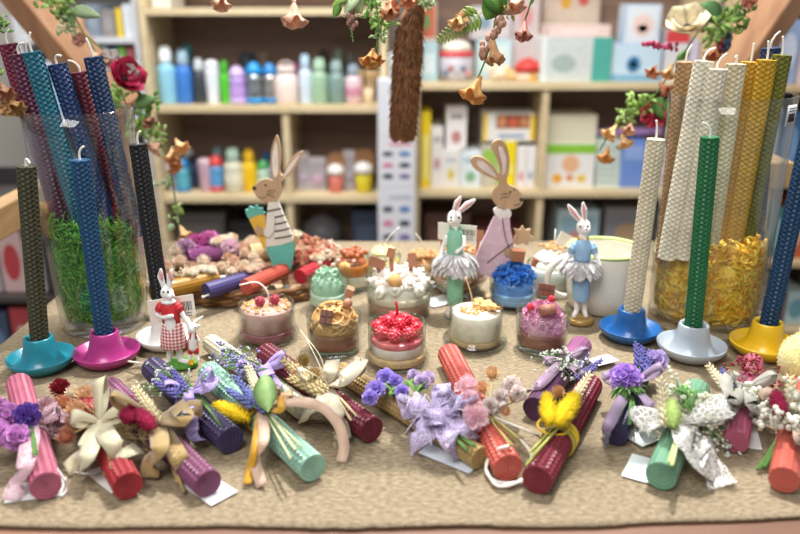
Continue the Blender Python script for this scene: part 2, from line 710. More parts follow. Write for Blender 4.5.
    # ---- piping, berries
    def swirl(self, c, r, h, mi=0, turns=2.6, n=8, axis=(0, 0, 1)):
        x, y, z = frame(axis)
        pts, rs = [], []
        N = int(turns * 12)
        for i in range(N + 1):
            t = i / N
            a = turns * 2 * PI * t
            rr = r * 0.62 * (1 - t)
            pts.append(V(c) + (x * math.cos(a) + y * math.sin(a)) * rr + z * (h * t))
            rs.append(r * (0.42 - 0.3 * t))
        self.tube(pts, rs, n, mi)

    def raspberry(self, c, r, mi=0, axis=(0, 0, 1), hole=False):
        c = V(c)
        x, y, z = frame(axis)
        self.ball(c, r * .86, (1, 1, 1.05), 12, 9, mi=mi)
        n = 36
        for i in range(n):
            ct = 1 - 1.8 * (i + .5) / n
            if hole and ct > 0.8:
                continue
            st = math.sqrt(max(0, 1 - ct * ct))
            ph = i * 2.39996
            self.ball(c + (x * (st * math.cos(ph)) + y * (st * math.sin(ph)) + z * ct * 1.08) * r * .8, r * .25, nu=8, nv=6, mi=mi)

    def build(self, name, mats, parent=None, origin=None, bevel=0.0, sub=0, remesh=0.0):
        me = bpy.data.meshes.new(name)
        o = WL[parent.name] if parent else V(origin if origin is not None else (0, 0, 0))
        me.from_pydata([p - o for p in self.v], [], self.f)
        if not isinstance(mats, (list, tuple)):
            mats = [mats]
        if any(t in name for t in THIN):
            for m in mats:
                let_light_through(m)
        for m in mats:
            me.materials.append(m)
        me.polygons.foreach_set('material_index', self.m)
        me.polygons.foreach_set('use_smooth', self.s)
        me.update()
        ob = bpy.data.objects.new(name, me)
        COL.objects.link(ob)
        if remesh:
            md = ob.modifiers.new('r', 'REMESH')
            md.mode = 'VOXEL'
            md.voxel_size = remesh
            md.use_smooth_shade = True
            sm = ob.modifiers.new('s', 'SMOOTH')
            sm.iterations = 4
            sm.factor = 0.5
            dg = bpy.context.evaluated_depsgraph_get()
            nm = bpy.data.meshes.new_from_object(ob.evaluated_get(dg))
            ob.modifiers.clear()
            ob.data = nm
            if not nm.materials:
                for m in mats:
                    nm.materials.append(m)
            nm.polygons.foreach_set('use_smooth', [True] * len(nm.polygons))
        if bevel:
            bv = ob.modifiers.new('b', 'BEVEL')
            bv.width = bevel
            bv.segments = 2
            bv.limit_method = 'ANGLE'
        if sub:
            sb = ob.modifiers.new('s', 'SUBSURF')
            sb.levels = sub
            sb.render_levels = sub
        if parent:
            ob.parent = parent
        else:
            ob.location = o
        WL[ob.name] = o
        return ob


def tag(o, label, cat, group=None, kind=None):
    o['label'] = label
    o['category'] = cat
    if group:
        o['group'] = group
    if kind:
        o['kind'] = kind
    return o


def thing(name, label, cat, loc, group=None):
    o = bpy.data.objects.new(name, None)
    COL.objects.link(o)
    o.location = loc
    o.empty_display_size = 0.02
    WL[o.name] = V(loc)
    return tag(o, label, cat, group)


def struct(o):
    o['kind'] = 'structure'
    return o


def bez(*pts, n=10):
    """Catmull-Rom through points"""
    P = [V(p) for p in pts]
    P = [P[0] * 2 - P[1]] + P + [P[-1] * 2 - P[-2]]
    out = []
    for i in range(1, len(P) - 2):
        for k in range(n):
            t = k / n
            a, b, c, d = P[i - 1], P[i], P[i + 1], P[i + 2]
            out.append(0.5 * ((2 * b) + (c - a) * t + (2 * a - 5 * b + 4 * c - d) * t * t + (3 * b - a - 3 * c + d) * t ** 3))
    out.append(P[-2])
    return out
# ================================================================= camera, lights
cd = bpy.data.cameras.new('camera')
cd.lens = LENS
cd.sensor_width = 36
cd.dof.use_dof = True
cd.dof.focus_distance = 0.94
cd.dof.aperture_fstop = 3.0
cam = bpy.data.objects.new('camera', cd)
COL.objects.link(cam)
cam.location = CAM
cam.rotation_euler = (PI / 2 - PITCH, 0, 0)
SC.camera = cam
SC.view_settings.view_transform = 'Standard'
SC.view_settings.look = 'None'
SC.view_settings.exposure = 0.0
SC.view_settings.gamma = 1.0
SC.view_settings.use_curve_mapping = False
SC.cycles.transparent_max_bounces = 24

w = bpy.data.worlds.new('shop_ambient')
SC.world = w
w.use_nodes = True
w.node_tree.nodes['Background'].inputs[0].default_value = (0.93, 0.96, 1.0, 1)
w.node_tree.nodes['Background'].inputs[1].default_value = 0.42


def area(name, loc, size, energy, target, col=(1, 1, 1), sizey=None):
    l = bpy.data.lights.new(name, 'AREA')
    l.energy = energy
    l.size = size
    if sizey:
        l.shape = 'RECTANGLE'
        l.size_y = sizey
    l.color = col
    o = bpy.data.objects.new(name, l)
    COL.objects.link(o)
    o.location = loc
    o.rotation_euler = (V(target) - V(loc)).to_track_quat('-Z', 'Y').to_euler()
    return o


area('ceiling_panel_lamp', (-0.1, 1.8, 2.7), 0.9, 15, (0.05, 1.0, 0.75), (1, .97, .92))
area('ceiling_strip_lamp', (-0.3, 2.0, 2.75), 2.2, 72, (-0.1, 3.0, 0.7), (0.97, .98, 1), 0.5)
area('front_fill_light', (-0.5, -0.6, 2.7), 1.1, 42, (0, 1.0, 0.8), (1, .97, .94))  # soft fill added out of view to brighten faces turned to the camera
sp = bpy.data.lights.new('track_spot', 'SPOT')
sp.energy = 225
sp.spot_size = math.radians(41)
sp.spot_blend = 0.6
sp.shadow_soft_size = 0.025
sp.color = (1, .985, .955)
so = bpy.data.objects.new('track_spot', sp)
COL.objects.link(so)
so.location = (0.28, 1.42, 2.65)
so.rotation_euler = (V((0.04, .90, 0.75)) - so.location).to_track_quat('-Z', 'Y').to_euler()

# ================================================================= room
fl = MB()
fl.box((0, 1.6, -0.03), (7, 6.4, 0.06))
struct(fl.build('floor', mat('#57504a', 0.5, var=.15, scale=4)))
wl = MB()
wl.box((0, 3.53, 1.4), (7, 0.1, 2.8))
struct(wl.build('wall_back', mat('#b9b2a8', 0.8, var=.04, scale=3)))

PINE = wood_mat('#a9764a', '#c99565', 'X', 5)
PALE = wood_mat('#cdb78d', '#dcc9a2', 'X', 5)
PALEZ = wood_mat('#cdb78d', '#dcc9a2', 'Z', 5)
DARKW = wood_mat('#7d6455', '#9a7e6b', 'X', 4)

# ---- table, cloth and stall frame
table = thing('display_table', 'wooden market display table under the burlap cloth', 'table', (0, 1.015, 0))
FRONT = T(400, 528).y
BACK = 1.46
HX = 0.545
m = MB()
m.box((0, (FRONT + BACK) / 2 - .002, TZ - 0.022), (HX * 2, BACK - FRONT + .012, 0.034))
m.build('tabletop', wood_mat('#6b4a38', '#85614c', 'X', 5), table, bevel=.003)
for sx in (-1, 1):
    for yy in (FRONT + .05, BACK - .05):
        m = MB()
        m.box((sx * (HX - .05), yy, (TZ - .039) / 2), (.05, .05, TZ - .039))
        m.build('leg', PINE, table, bevel=.003)
m = MB()
m.box((0, FRONT + .03, TZ - .075), (HX * 2 - .15, .02, .07))
m.build('apron', PINE, table)
# cloth
m = MB()
NX, NY = 150, 120
vs, fs = [], []
for j in range(NY + 1):
    for i in range(NX + 1):
        u = i / NX * 2 - 1
        x = u * (HX + .10)
        y = FRONT + .004 + (BACK - FRONT - .004) * j / NY
        if j < NY * .15:
            y += max(0, x - .12) * .055 * (1 - j / (NY * .15))
        z = TZ
        over = abs(x) - HX
        if j == 0:
            y += .004 * noise.noise(V((x * 9, 0, 0))) + .0015 * noise.noise(V((x * 60, 3, 0)))
        wr = noise.noise(V((x * 5, y * 6, 1)))
        z -= .0007 + .0007 * wr
        if over > 0:
            t = over
            z -= t * 1.0 + .006 * math.sin(y * 38) * min(1, t * 20)
            x = (HX + .006 + .2 * t * (.4 + .3 * math.sin(y * 30))) * (1 if x > 0 else -1)
        elif over > -.05:
            z += .012 * max(0, noise.noise(V((x * 4, y * 11, 5)))) * (1 + over / .05)
        vs.append((x, y, z))
for j in range(NY):
    for i in range(NX):
        a = j * (NX + 1) + i
        fs.append((a, a + 1, a + NX + 2, a + NX + 1))
m.add(vs, fs)
cl = m.build('burlap_tablecloth', burlap_mat(), origin=(0, 1.0, TZ))
sd = cl.modifiers.new('thickness', 'SOLIDIFY')
sd.thickness = .0022
sd.offset = -1
tag(cl, 'natural beige burlap cloth spread over the display table', 'tablecloth')

# frame
stall = thing('stall_frame', 'pine stall frame with slanting posts behind the glass vases', 'frame', (0, 1.5, 0))
for sx in (-1, 1):
    m = MB()
    qa, qb = (Q(148, 250, 1.54), Q(118, 96, 1.54)) if sx < 0 else (Q(672, 250, 1.54), Q(700, 96, 1.54))
    p0 = qa + (qa - qb) * .45
    p1 = qb
    lowx = p0.x
    m.bar(p0, p1, .036, .036, up=V((0, -1, 0)))
    m.build('post', wood_mat('#a87650', '#c4936a', 'Z', 5), stall, bevel=.004)
    m = MB()
    m.box((lowx, 1.54, p0.z / 2), (.06, .06, p0.z))
    m.build('foot_post', PINE, stall, bevel=.003)
    m = MB()
    ra, rb_ = (Q(122, 112, 1.48), Q(-18, -60, 1.48)) if sx < 0 else (Q(704, 112, 1.48), Q(822, -60, 1.48))
    m.bar(ra, rb_, .066, .066, up=V((sx, -1, 0)))
    m.build('slanting_post', wood_mat('#a87650', '#c4936a', 'Z', 5), stall, bevel=.004)
    m = MB()
    if sx < 0:
        m.bar((-.625, .95, .872), (-.625, 1.52, .872), .035, .05)
    else:
        m.bar((.640, 1.29, .915), (.640, 1.62, .915), .05, .045)
    m.build('side_rail', wood_mat('#b08a5c', '#cfab7c', 'Y', 5), stall, bevel=.003)
    m = MB()
    if sx < 0:
        m.bar((-.625, .98, 0), (-.625, .98, .847), .035, .04, up=(0, 1, 0))
    else:
        m.bar((.634, 1.33, 0), (.634, 1.33, .893), .022, .022, up=(0, 1, 0))
    m.build('rail_post', wood_mat('#cdbda0', '#ddd0b6', 'Z', 5), stall, bevel=.002)
for sx in (-1, 1):
    m = MB()
    m.bar((sx * .72, 1.50, 1.345), (sx * .62, .90, 1.37), .03, .03)
    m.build('brace', PINE, stall, bevel=.003)
m = MB()
m.bar((-.68, .93, 1.37), (.68, .93, 1.37), .025, .025)
m.build('hanging_bar', PINE, stall, bevel=.003)

# ================================================================= shelf units
YS = 3.0
def zb(py, y=YS):
    return Q(400, py, y).z

def shelf_unit(label, x0, x1, boards, top, y0, y1, dividers, th=.024, wood=None, back=None, name='shelf_unit', lowback=True):
    wood = wood or PALE
    r = thing(name, label, 'shelf', ((x0 + x1) / 2, (y0 + y1) / 2, 0))
    for x in (x0, x1):
        m = MB()
        m.box((x, (y0 + y1) / 2, top / 2), (th, y1 - y0, top))
        m.build('side_panel', wood, r, bevel=.002)
    for z in boards:
        m = MB()
        m.box(((x0 + x1) / 2, (y0 + y1) / 2, z - th / 2), (x1 - x0 - th - .001, y1 - y0 - .002, th))
        m.build('shelf_board', wood, r, bevel=.002)
    for x, za, zc in dividers:
        m = MB()
        m.box((x, (y0 + y1) / 2 + .004, (za + zc) / 2), (th, y1 - y0 - .012, zc - za - .001))
        m.build('divider', wood, r)
    m = MB()
    m.box(((x0 + x1) / 2, y1 - .004, top / 2), (x1 - x0 - th - .002, .006, top))
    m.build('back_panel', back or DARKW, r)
    return r

LB = [zb(196.5), zb(106), zb(8)]
RB = [zb(191), zb(83)]
lx0, lx1 = Q(146, 60, YS).x, Q(384, 150, YS).x
rx0, rx1 = Q(416.5, 140, YS).x, Q(700, 140, YS).x
TH = .026
divx = Q(287, 160, YS).x
shelf_unit('pale wood shelf unit full of drinking bottles', lx0, lx1, [.1] + LB + [1.52], 1.54, YS, 3.36,
           [(divx, .1, LB[0] - TH), (divx, LB[0], LB[1] - TH)], TH)
rdx = Q(544, 140, YS).x
shelf_unit('pale wood shelf unit stacked with boxed goods', rx0, rx1, [.1] + RB + [1.60], 1.62, YS, 3.36,
           [(rdx, .1, RB[0] - TH), (rdx, RB[0], RB[1] - TH)], TH)

# ---------------------------------------------------------------- goods on the shelves
def place(px0, px1, pytop, zbase, y):
    pm = (px0 + px1) / 2
    lo = CAM_Z
    # pixel row of the base at this depth, then size from the scale there
    d = V((0, y, zbase - CAM_Z))
    ztop = Q(pm, pytop, y).z
    zm = max((zbase + ztop) / 2, ztop - .12)
    s = V((0, y, zm - CAM_Z)).dot(FWD) / FPX
    xs = (pm - 400) * s
    return V((xs, y, zbase + .0008)), (px1 - px0) * s, ztop - zbase - .0008


def bottle(px0, px1, pytop, zbase, label, cb, cc, kind='flask', y=3.10, group=None, cat='bottle', metal=0, neck=.62, c3=None):
    p, wd, h = place(px0, px1, pytop, zbase, y)
    r = wd / 2
    name = {'jar': 'storage_jar', 'cup': 'travel_cup'}.get(kind, 'water_bottle')
    o = thing(name, label, cat, p, group)
    body, cap = MB(), MB()
    if kind == 'flask':
        hb = h * .76
        body.lathe([(r * .88, 0), (r * .97, .006), (r, h * .05), (r, hb * .80), (r * .92, hb * .9), (r * neck, hb * .98), (r * neck, hb)], p, 20)
        cap.lathe([(r * neck * 1.12, hb), (r * neck * 1.15, hb + h * .03), (r * neck * 1.08, h * .95), (r * neck * .8, h)], p, 20)
        m = MB()
        m.tube([p + V((r * neck * (-.9), 0, h * .93)), p + V((-r * neck * .6, 0, h * 1.03)), p + V((r * neck * .6, 0, h * 1.03)), p + V((r * neck * .9, 0, h * .93))], r * .13, 6)
        m.build('carry_loop', mat(cc, .4), o)
    elif kind == 'tumbler':
        hb = h * .84
        body.lathe([(r * .76, 0), (r * .8, .006), (r * .97, hb * .9), (r * .98, hb)], p, 20)
        cap.lathe([(r * 1.02, hb), (r * 1.03, hb + h * .05), (r * .9, h * .93), (r * .5, h)], p, 20)
    elif kind == 'straw':
        hb = h * .72
        body.lathe([(r * .86, 0), (r, .008), (r, hb * .55), (r * .9, hb * .65), (r * .98, hb * .8), (r * .95, hb)], p, 20)
        cap.lathe([(r * .99, hb), (r * 1.0, h * .8), (r * .7, h * .92), (r * .4, h * .98), (r * .35, h)], p, 20)
        m = MB()
        m.lathe([(r * 1.02, h * .02), (r * 1.03, h * .08), (r * 1.02, h * .14)], p, 20)
        m.build('base_band', mat(cc, .4), o)
    elif kind == 'jar':
        hb = h * .8
        body.lathe([(r * .9, 0), (r, h * .06), (r, hb * .82), (r * .8, hb * .98), (r * .72, hb)], p, 20)
        cap.lathe([(r * .78, hb), (r * .8, h * .92), (r * .74, h)], p, 20)
        m = MB()
        m.tube([p + V((r * .6 * math.cos(a), 0, h * .98 + r * .45 * math.sin(a))) for a in [PI * i / 8 for i in range(9)]], r * .08, 6)
        m.build('handle', mat(cc, .4), o)
    elif kind == 'cup':
        hb = h * .7
        body.lathe([(r * .72, 0), (r * .78, .005), (r * .98, hb), (r * .99, hb)], p, 20)
        cap.lathe([(r * 1.04, hb), (r * 1.04, hb + h * .06), (r * .85, hb + h * .12), (r * .3, hb + h * .16), (r * .22, h), (r * .12, h)], p, 20)
    body.build('body', mat(cb, .3 if not metal else .25, metal, coat=.2), o)
    cap.build('cap', mat(cc, .35), o)
    if c3:
        m = MB()
        m.lathe([(r * 1.005, hb * .28), (r * 1.012, hb * .3), (r * 1.012, hb * .56), (r * 1.005, hb * .58)] if kind in ('flask', 'jar') else
                [(r * .93, hb * .3), (r * .96, hb * .32), (r * 1.0, hb * .52), (r * .97, hb * .56)], p, 20)
        m.build('print_band', mat(c3, .4), o)
    return o


z1 = LB[1]
GB = 'drinking bottles on the upper shelf'
for a in [
    (158, 176, 49, 'light blue water bottle with a white cap, first in the bottle row', '#8fc9de', '#e8eef0', 'flask'),
    (176, 192, 52, 'bright blue water bottle beside the light blue one', '#3f7fd0', '#9db9c9', 'flask'),
    (193, 206, 60, 'charcoal water bottle with a steel cap', '#3c4148', '#c9cdd0', 'flask'),
    (205, 220, 60, 'white tall tumbler between charcoal and green bottles', '#e9eef6', '#dfe5ea', 'tumbler'),
    (220, 230, 62, 'vivid green narrow bottle with a green loop lid', '#56c22c', '#3fae2a', 'flask'),
    (229, 246, 66, 'lilac drinking bottle with a pale lilac cap', '#b594d6', '#cdb3e2', 'straw'),
    (246, 263, 62, 'steel bottle with a blue dome lid and blue base', '#9aa3a8', '#1f95d8', 'straw'),
    (263, 277, 63, 'short steel bottle with a blue lid beside the cream jar', '#b9b4b0', '#2c86c8', 'straw'),
    (275, 298, 66, 'cream wide storage jar in the bottle row', '#ecdcd3', '#e5d3cb', 'jar'),
    (299, 312, 56, 'pale blue and white slim bottle', '#cfdeea', '#b9d2e6', 'flask'),
    (311, 328, 60, 'sage green water bottle', '#9fc0a2', '#a9c7ab', 'flask'),
    (328, 345, 62, 'grey green water bottle right of the sage one', '#7f9a93', '#8fa7a1', 'flask'),
    (345, 362, 66, 'pale pink patterned bottle with a grey cap', '#e3c6cd', '#8b97a3', 'flask'),
]:
    c3 = '#c98a9c' if 'patterned' in a[3] else None
    bottle(a[0], a[1], a[2], z1, a[3], a[4], a[5], a[6], 3.08, GB, c3=c3, metal=.8 if a[3].startswith(('steel', 'short')) else 0)
for a in [
    (183, 196, 45, 'teal bottle standing in the second row behind the bright blue one', '#1f6f77', '#2b8087', 'flask'),
    (240, 256, 52, 'dark slate tumbler in the second row behind the lilac bottle', '#4c5965', '#46525e', 'tumbler'),
    (257, 273, 52, 'taupe tumbler in the second row behind the steel bottles', '#85705f', '#8b7566', 'tumbler'),
    (288, 303, 64, 'pink bottle behind the cream jar', '#d86a9c', '#e07fae', 'flask'),
    (318, 331, 52, 'black capped bottle behind the sage one', '#4d5f55', '#1d2022', 'flask'),
    (331, 346, 50, 'olive grey bottle in the second row behind the grey green one', '#6b7769', '#7b8777', 'flask'),
    (346, 357, 54, 'dull grey bottle in the second row behind the patterned one', '#7d817f', '#6d7270', 'flask'),
]:
    bottle(a[0], a[1], a[2], z1, a[3], a[4], a[5], a[6], 3.22, GB)
# utensil cup with brushes
p, wd, h = place(362.5, 374, 88, z1, 3.10)
o = thing('brush_cup', 'beige cup of wooden brushes at the shelf end', 'cup', p)
m = MB(); m.lathe([(wd * .42, 0), (wd * .5, .006), (wd * .5, h), (wd * .45, h), (wd * .43, .01)], p, 18); m.build('cup', mat('#d9c4a0', .6), o)
for k in range(4):
    q = p + V((wd * .22 * math.cos(k * 1.7), wd * .2 * math.sin(k * 1.7), .01)); e = q + V((.02 * math.cos(k * 1.7), .01, h * 1.7))
    m = MB(); m.tube([q, e], .004, 6); m.ball(e, .012, (1, .5, 1.6), 8, 6); m.build('brush', mat('#c9a877', .6), o)

z2 = LB[0]
GC = 'cups and bottles on the lower bottle shelf'
for a in [
    (167, 177, 160, 'lilac grey cup at the start of the lower bottle shelf', '#b7a3c4', '#d2c4da', 'cup', 3.1),
    (175, 190, 158, 'teal blue cup with a bright blue lid', '#5aa6b8', '#2585bd', 'straw', 3.1),
    (187, 199, 156, 'navy bottle with a dark cap on the lower bottle shelf', '#374b6e', '#2a3450', 'flask', 3.16),
    (198, 213, 158, 'dusty pink cup beside the navy bottle', '#c9a6b4', '#d8bcc6', 'tumbler', 3.1),
    (209, 224, 155, 'blue bottle with a round red lid', '#5c97c9', '#d8413c', 'straw', 3.1),
    (224, 243, 150, 'cream printed bottle with a green cap', '#d6d3bb', '#9fb9a4', 'flask', 3.08),
    (242, 257, 151, 'bright yellow bottle with a yellow cap', '#f0c21d', '#e7b414', 'flask', 3.1),
    (257, 270, 160, 'green capped clear cup right of the yellow bottle', '#b9d6bf', '#3f9e4c', 'straw', 3.1),
    (268, 279, 162, 'light violet cup against the shelf divider', '#cfc3dd', '#bfb0d2', 'cup', 3.12),
]:
    bottle(a[0], a[1], a[2], z2, a[3], a[4], a[5], a[6], a[7], GC, c3='#e9e4c9' if 'cream printed' in a[3] else None)
for a in [
    (168, 181, 150, 'red lidded bottle in the second row behind the teal cup', '#a8b9c4', '#c8343a', 'flask', 3.24),
    (184, 197, 151, 'white capped grey bottle in the second row behind the navy bottle', '#8d939b', '#dfe2e4', 'flask', 3.24),
    (212, 225, 149, 'pale aqua bottle in the second row behind the red lidded bottle', '#a9cfd0', '#8fb9bd', 'flask', 3.24),
    (236, 249, 151, 'dark green bottle in the second row behind the cream printed one', '#47705a', '#3b5d4b', 'flask', 3.24),
    (262, 274, 153, 'blue lidded bottle in the second row behind the green capped cup', '#8fb3c9', '#3373b8', 'flask', 3.24),
]:
    bottle(*a[:3], z2, *a[3:7], a[7], GC)


def carton(px0, px1, pytop, zbase, label, col, y=3.05, d=.16, prints=(), group=None, name='carton', cat='box', pybase=None, rough=.45):
    p, wd, h = place(px0, px1, pytop, zbase, y)
    d = min(d, 3.35 - y) if y > 2.9 else d
    zbase = p.z
    c = V((p.x, y + d / 2, zbase))
    o = thing(name, label, cat, c, group)
    m = MB()
    m.box(c + V((0, 0, h / 2)), (wd - .002, d, h))
    m.build('box_body', mat(col, rough, var=.03), o, bevel=.0015)
    for q in prints:
        u0, v0, u1, v1, pc = q[:5]
        shape = q[5] if len(q) > 5 else 'rect'
        nm = q[6] if len(q) > 6 else 'printed_panel'
        m = MB()
        a, b = p.x - wd / 2 + wd * u0 + .001, p.x - wd / 2 + wd * u1 - .001
        if shape == 'rect':
            m.box(((a + b) / 2, y - .0003, zbase + h * (v0 + v1) / 2), (b - a, .0010, h * (v1 - v0) - .001))
        else:
            n = 20
            m.prism([((b - a) / 2 * math.cos(2 * PI * k / n), h * (v1 - v0) / 2 * math.sin(2 * PI * k / n)) for k in range(n)],
                    ((a + b) / 2, y - .0006, zbase + h * (v0 + v1) / 2), (1, 0, 0), (0, 0, 1), .0018)
        m.build(nm, mat(pc, rough, var=.12, scale=120), o)
    o['_top'] = zbase + h
    return o


def top(o):
    t = o['_top']
    del o['_top']
    return t + .0005


TOYP = [(.12, .62, .42, .72, '#5b5f68', 'oval', 'printed_toy'), (.56, .62, .88, .72, '#5d7fb2', 'oval', 'printed_toy'),
        (.12, .40, .42, .50, '#d07f9c', 'oval', 'printed_toy'), (.56, .40, .88, .50, '#474d5e', 'oval', 'printed_toy'),
        (.12, .18, .42, .28, '#3d4148', 'oval', 'printed_toy'), (.56, .18, .88, .28, '#7c719c', 'oval', 'printed_toy')]
# column of white boxes between the two units, standing on the floor
zz = 0.0
Yc = 2.86
tops = [.16, zb(252, Yc), zb(188, Yc), zb(137, Yc), zb(80, Yc)]
lab = ['white toy box at the foot of the tall box column', 'white toy box second from the floor in the tall column', 'white toy box in the column, right of the striped rabbit and level with its shirt',
       'white printed box directly below the top box of the tall column', 'plain white box on top of the tall column']
for k in range(5):
    h = tops[k] - zz
    p, wd, _ = place(378, 415, 200, zz, Yc)
    o = thing('carton', lab[k], 'box', (p.x, Yc + .07, zz), 'white boxes in the tall column')
    m = MB(); m.box((p.x, Yc + .07, zz + h / 2 - .0005), (wd, .13, h - .001)); m.build('box_body', mat('#d6d6da', .5, var=.03), o, bevel=.0015)
    if k != 4:
        for (u0, v0, u1, v1, pc, _, nm) in TOYP:
            m = MB(); n = 16
            m.prism([(wd * (u1 - u0) / 2 * math.cos(2 * PI * i / n), h * (v1 - v0) / 2 * math.sin(2 * PI * i / n)) for i in range(n)],
                    (p.x - wd / 2 + wd * (u0 + u1) / 2, Yc + .0045, zz + h * (v0 + v1) / 2), (1, 0, 0), (0, 0, 1), .0015)
            m.build(nm, mat(pc, .5), o)
    m = MB(); m.box((p.x + wd * .1, Yc + .0045, zz + h * .86), (wd * .6, .0015, h * .07)); m.build('title_bar', mat('#b9bcc6' if k != 3 else '#d49aa6', .5), o)
    zz = tops[k]
p, wd, h = place(384, 402, 52, zz, Yc)
tall = bottle(388, 402, 52, zz + .0005, 'white lidded cup standing on the tall box column', '#dcdad2', '#b9c3c9', 'tumbler', Yc + .06)

# toys in clear packs, right compartment of the lower bottle shelf
for (a, b, t, lbl, c) in [(297, 309.5, 152, 'clear pack of lilac toys against the shelf divider', '#b9a9c2'), (309, 326, 157, 'clear pack of mauve toys beside the first pack', '#c3a3b5'),
                          (343, 355, 150, 'grey clear pack between two capped candy cups', '#a6a0a4')]:
    p, wd, h = place(a, b, t, z2, 3.12)
    o = thing('toy_pack', lbl, 'toy', p, 'toy packs on the lower bottle shelf')
    m = MB(); m.box(p + V((0, .03, h * .42)), (wd, .06, h * .84)); m.build('clear_box', mat('#c9c2cc', .25, alpha=.75), o, bevel=.004)
    m = MB(); m.box(p + V((0, .001, h * .92)), (wd * .95, .003, h * .17)); m.build('hang_card', mat('#d3ccd2', .6), o)
    m = MB(); m.ball(p + V((0, -.002, h * .3)), wd * .33, (1, .3, 1), 10, 8); m.build('toy', mat(c, .5), o)
for (a, b, t, lbl, c) in [(326, 345, 152, 'coral candy cup with white lid and cardboard header', '#cf7466'), (353, 374, 149, 'yellow candy cup with white lid and cardboard header', '#d8c52a')]:
    p, wd, h = place(a, b, t, z2, 3.08)
    o = thing('candy_cup', lbl, 'cup', p, 'capped candy cups')
    r = wd * .42
    m = MB(); m.lathe([(r * .75, 0), (r * .8, .004), (r, h * .45), (r * .9, h * .46)], p, 18); m.build('cup', mat(c, .4), o)
    m = MB(); m.lathe([(r * 1.1, h * .46), (r * 1.1, h * .56), (r * .8, h * .66), (r * .3, h * .7)], p, 18); m.build('lid', mat('#e9e4dc', .4), o)
    m = MB(); n = 14
    m.prism([(-wd * .5, 0), (wd * .5, 0)] + [(wd * .5 * math.cos(PI * i / n), h * .26 + wd * .42 * math.sin(PI * i / n)) for i in range(n + 1)], p + V((0, r * 1.15 + .003, h * .50)), (1, 0, 0), (0, 0, 1), .003)
    m.build('header_card', mat('#a97c55', .7), o)
    m = MB(); m.box(p + V((0, r * 1.15 + .003, h * .25)), (wd * .3, .003, h * .5)); m.build('card_strip', mat('#a97c55', .7), o)

# dark goods in the lower compartments
zf = .1
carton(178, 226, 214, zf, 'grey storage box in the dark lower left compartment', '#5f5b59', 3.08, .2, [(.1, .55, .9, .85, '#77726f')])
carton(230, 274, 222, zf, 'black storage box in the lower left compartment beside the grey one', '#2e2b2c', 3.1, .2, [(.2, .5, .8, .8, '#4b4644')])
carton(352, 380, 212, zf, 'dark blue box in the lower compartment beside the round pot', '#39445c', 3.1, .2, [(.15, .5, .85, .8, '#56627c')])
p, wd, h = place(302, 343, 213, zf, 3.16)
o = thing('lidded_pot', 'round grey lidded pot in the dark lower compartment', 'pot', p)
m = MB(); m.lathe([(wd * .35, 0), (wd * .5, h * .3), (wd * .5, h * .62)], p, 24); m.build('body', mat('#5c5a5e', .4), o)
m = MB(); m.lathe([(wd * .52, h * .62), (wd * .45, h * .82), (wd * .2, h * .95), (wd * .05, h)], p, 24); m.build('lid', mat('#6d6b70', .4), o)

# ---- right unit, middle shelf
z3 = RB[0]
def C(*a, **k):
    return top(carton(*a, **k))
C(421, 431, 111, z3, 'narrow yellow box at the end of the box shelf', '#efd21f', 3.06, .2, [(.15, .1, .85, .7, '#f6e685')])
C(431, 443, 127, z3, 'narrow white box beside the yellow one', '#e8e4df', 3.06, .2, [(.2, .3, .8, .5, '#c79aa2', 'oval'), (.15, .75, .85, .85, '#b7b2ac')])
t = C(442, 460, 150, z3, 'white box with a small moon print under the tall white box', '#eae6e0', 3.06, .2, [(.3, .2, .7, .5, '#d9c95a', 'oval'), (.2, .68, .8, .78, '#b9c1c6')])
t2 = C(446, 467, 107, t, 'tall white box standing on the moon print box', '#efeae6', 3.07, .12, [(.25, .15, .75, .45, '#c78a86', 'oval'), (.2, .72, .8, .84, '#a9a3a0')])
t = C(460, 481, 152, z3, 'pale blue white box with green print behind the rabbit ears', '#dfe8ea', 3.06, .2, [(.25, .15, .75, .45, '#86b38a', 'oval'), (.15, .7, .85, .82, '#a4bccb')])
C(481, 497, 145, z3, 'beige box behind the ears of the pink dressed rabbit', '#c4bca6', 3.07, .2, [(.1, .5, .9, .9, '#9cc44e')])
C(497, 504, 144, z3, 'thin lime green box between beige and yellow boxes', '#9fbf54', 3.06, .2, [(.2, .2, .8, .8, '#c6dc90')])
t4 = C(504, 516, 142, z3, 'plain yellow box under the food picture box', '#efd51a', 3.06, .2, [(.2, .3, .8, .5, '#f4e372')])
C(516.5, 526, 147, z3, 'white narrow box with pink print right of the plain yellow box', '#ece7e2', 3.06, .2, [(.2, .15, .8, .4, '#d79aa4', 'oval')])
C(526, 535.5, 147, z3, 'white narrow box with grey print next to the shelf divider', '#e6e4e4', 3.06, .2, [(.2, .2, .8, .4, '#9aa6b4', 'oval')])
C(483, 535, 113, t4, 'wide white and yellow box with a food picture on top of other boxes', '#ebe7df', 3.07, .16,
  [(0, 0, .09, 1, '#f0c92e'), (.91, .05, 1, .95, '#f0c92e'), (.25, .45, .9, .95, '#8a4f3a'), (.28, .5, .45, .9, '#d89060', 'oval', 'food_print'), (.48, .48, .68, .85, '#d4654a', 'oval', 'food_print'), (.7, .5, .88, .88, '#c98a5a', 'oval', 'food_print'), (.3, .12, .8, .25, '#8aa0c4')])
t = C(543.5, 595, 144, z3, 'large white and lime green toy box on the middle shelf', '#e9e7e3', 3.06, .24,
      [(0, .78, 1, 1, '#8bc53a'), (.35, .35, .7, .75, '#e6b48a', 'oval', 'printed_baby'), (.18, .1, .38, .32, '#e9a733', 'oval', 'printed_toy'), (.45, .15, .6, .3, '#d8803a', 'oval', 'printed_toy'), (.65, .12, .85, .3, '#e3bf52', 'oval', 'printed_toy')])
C(545, 597, 115, t, 'cream cardboard box lying on the lime green toy box', '#dcd6ba', 3.07, .2)
zz = z3
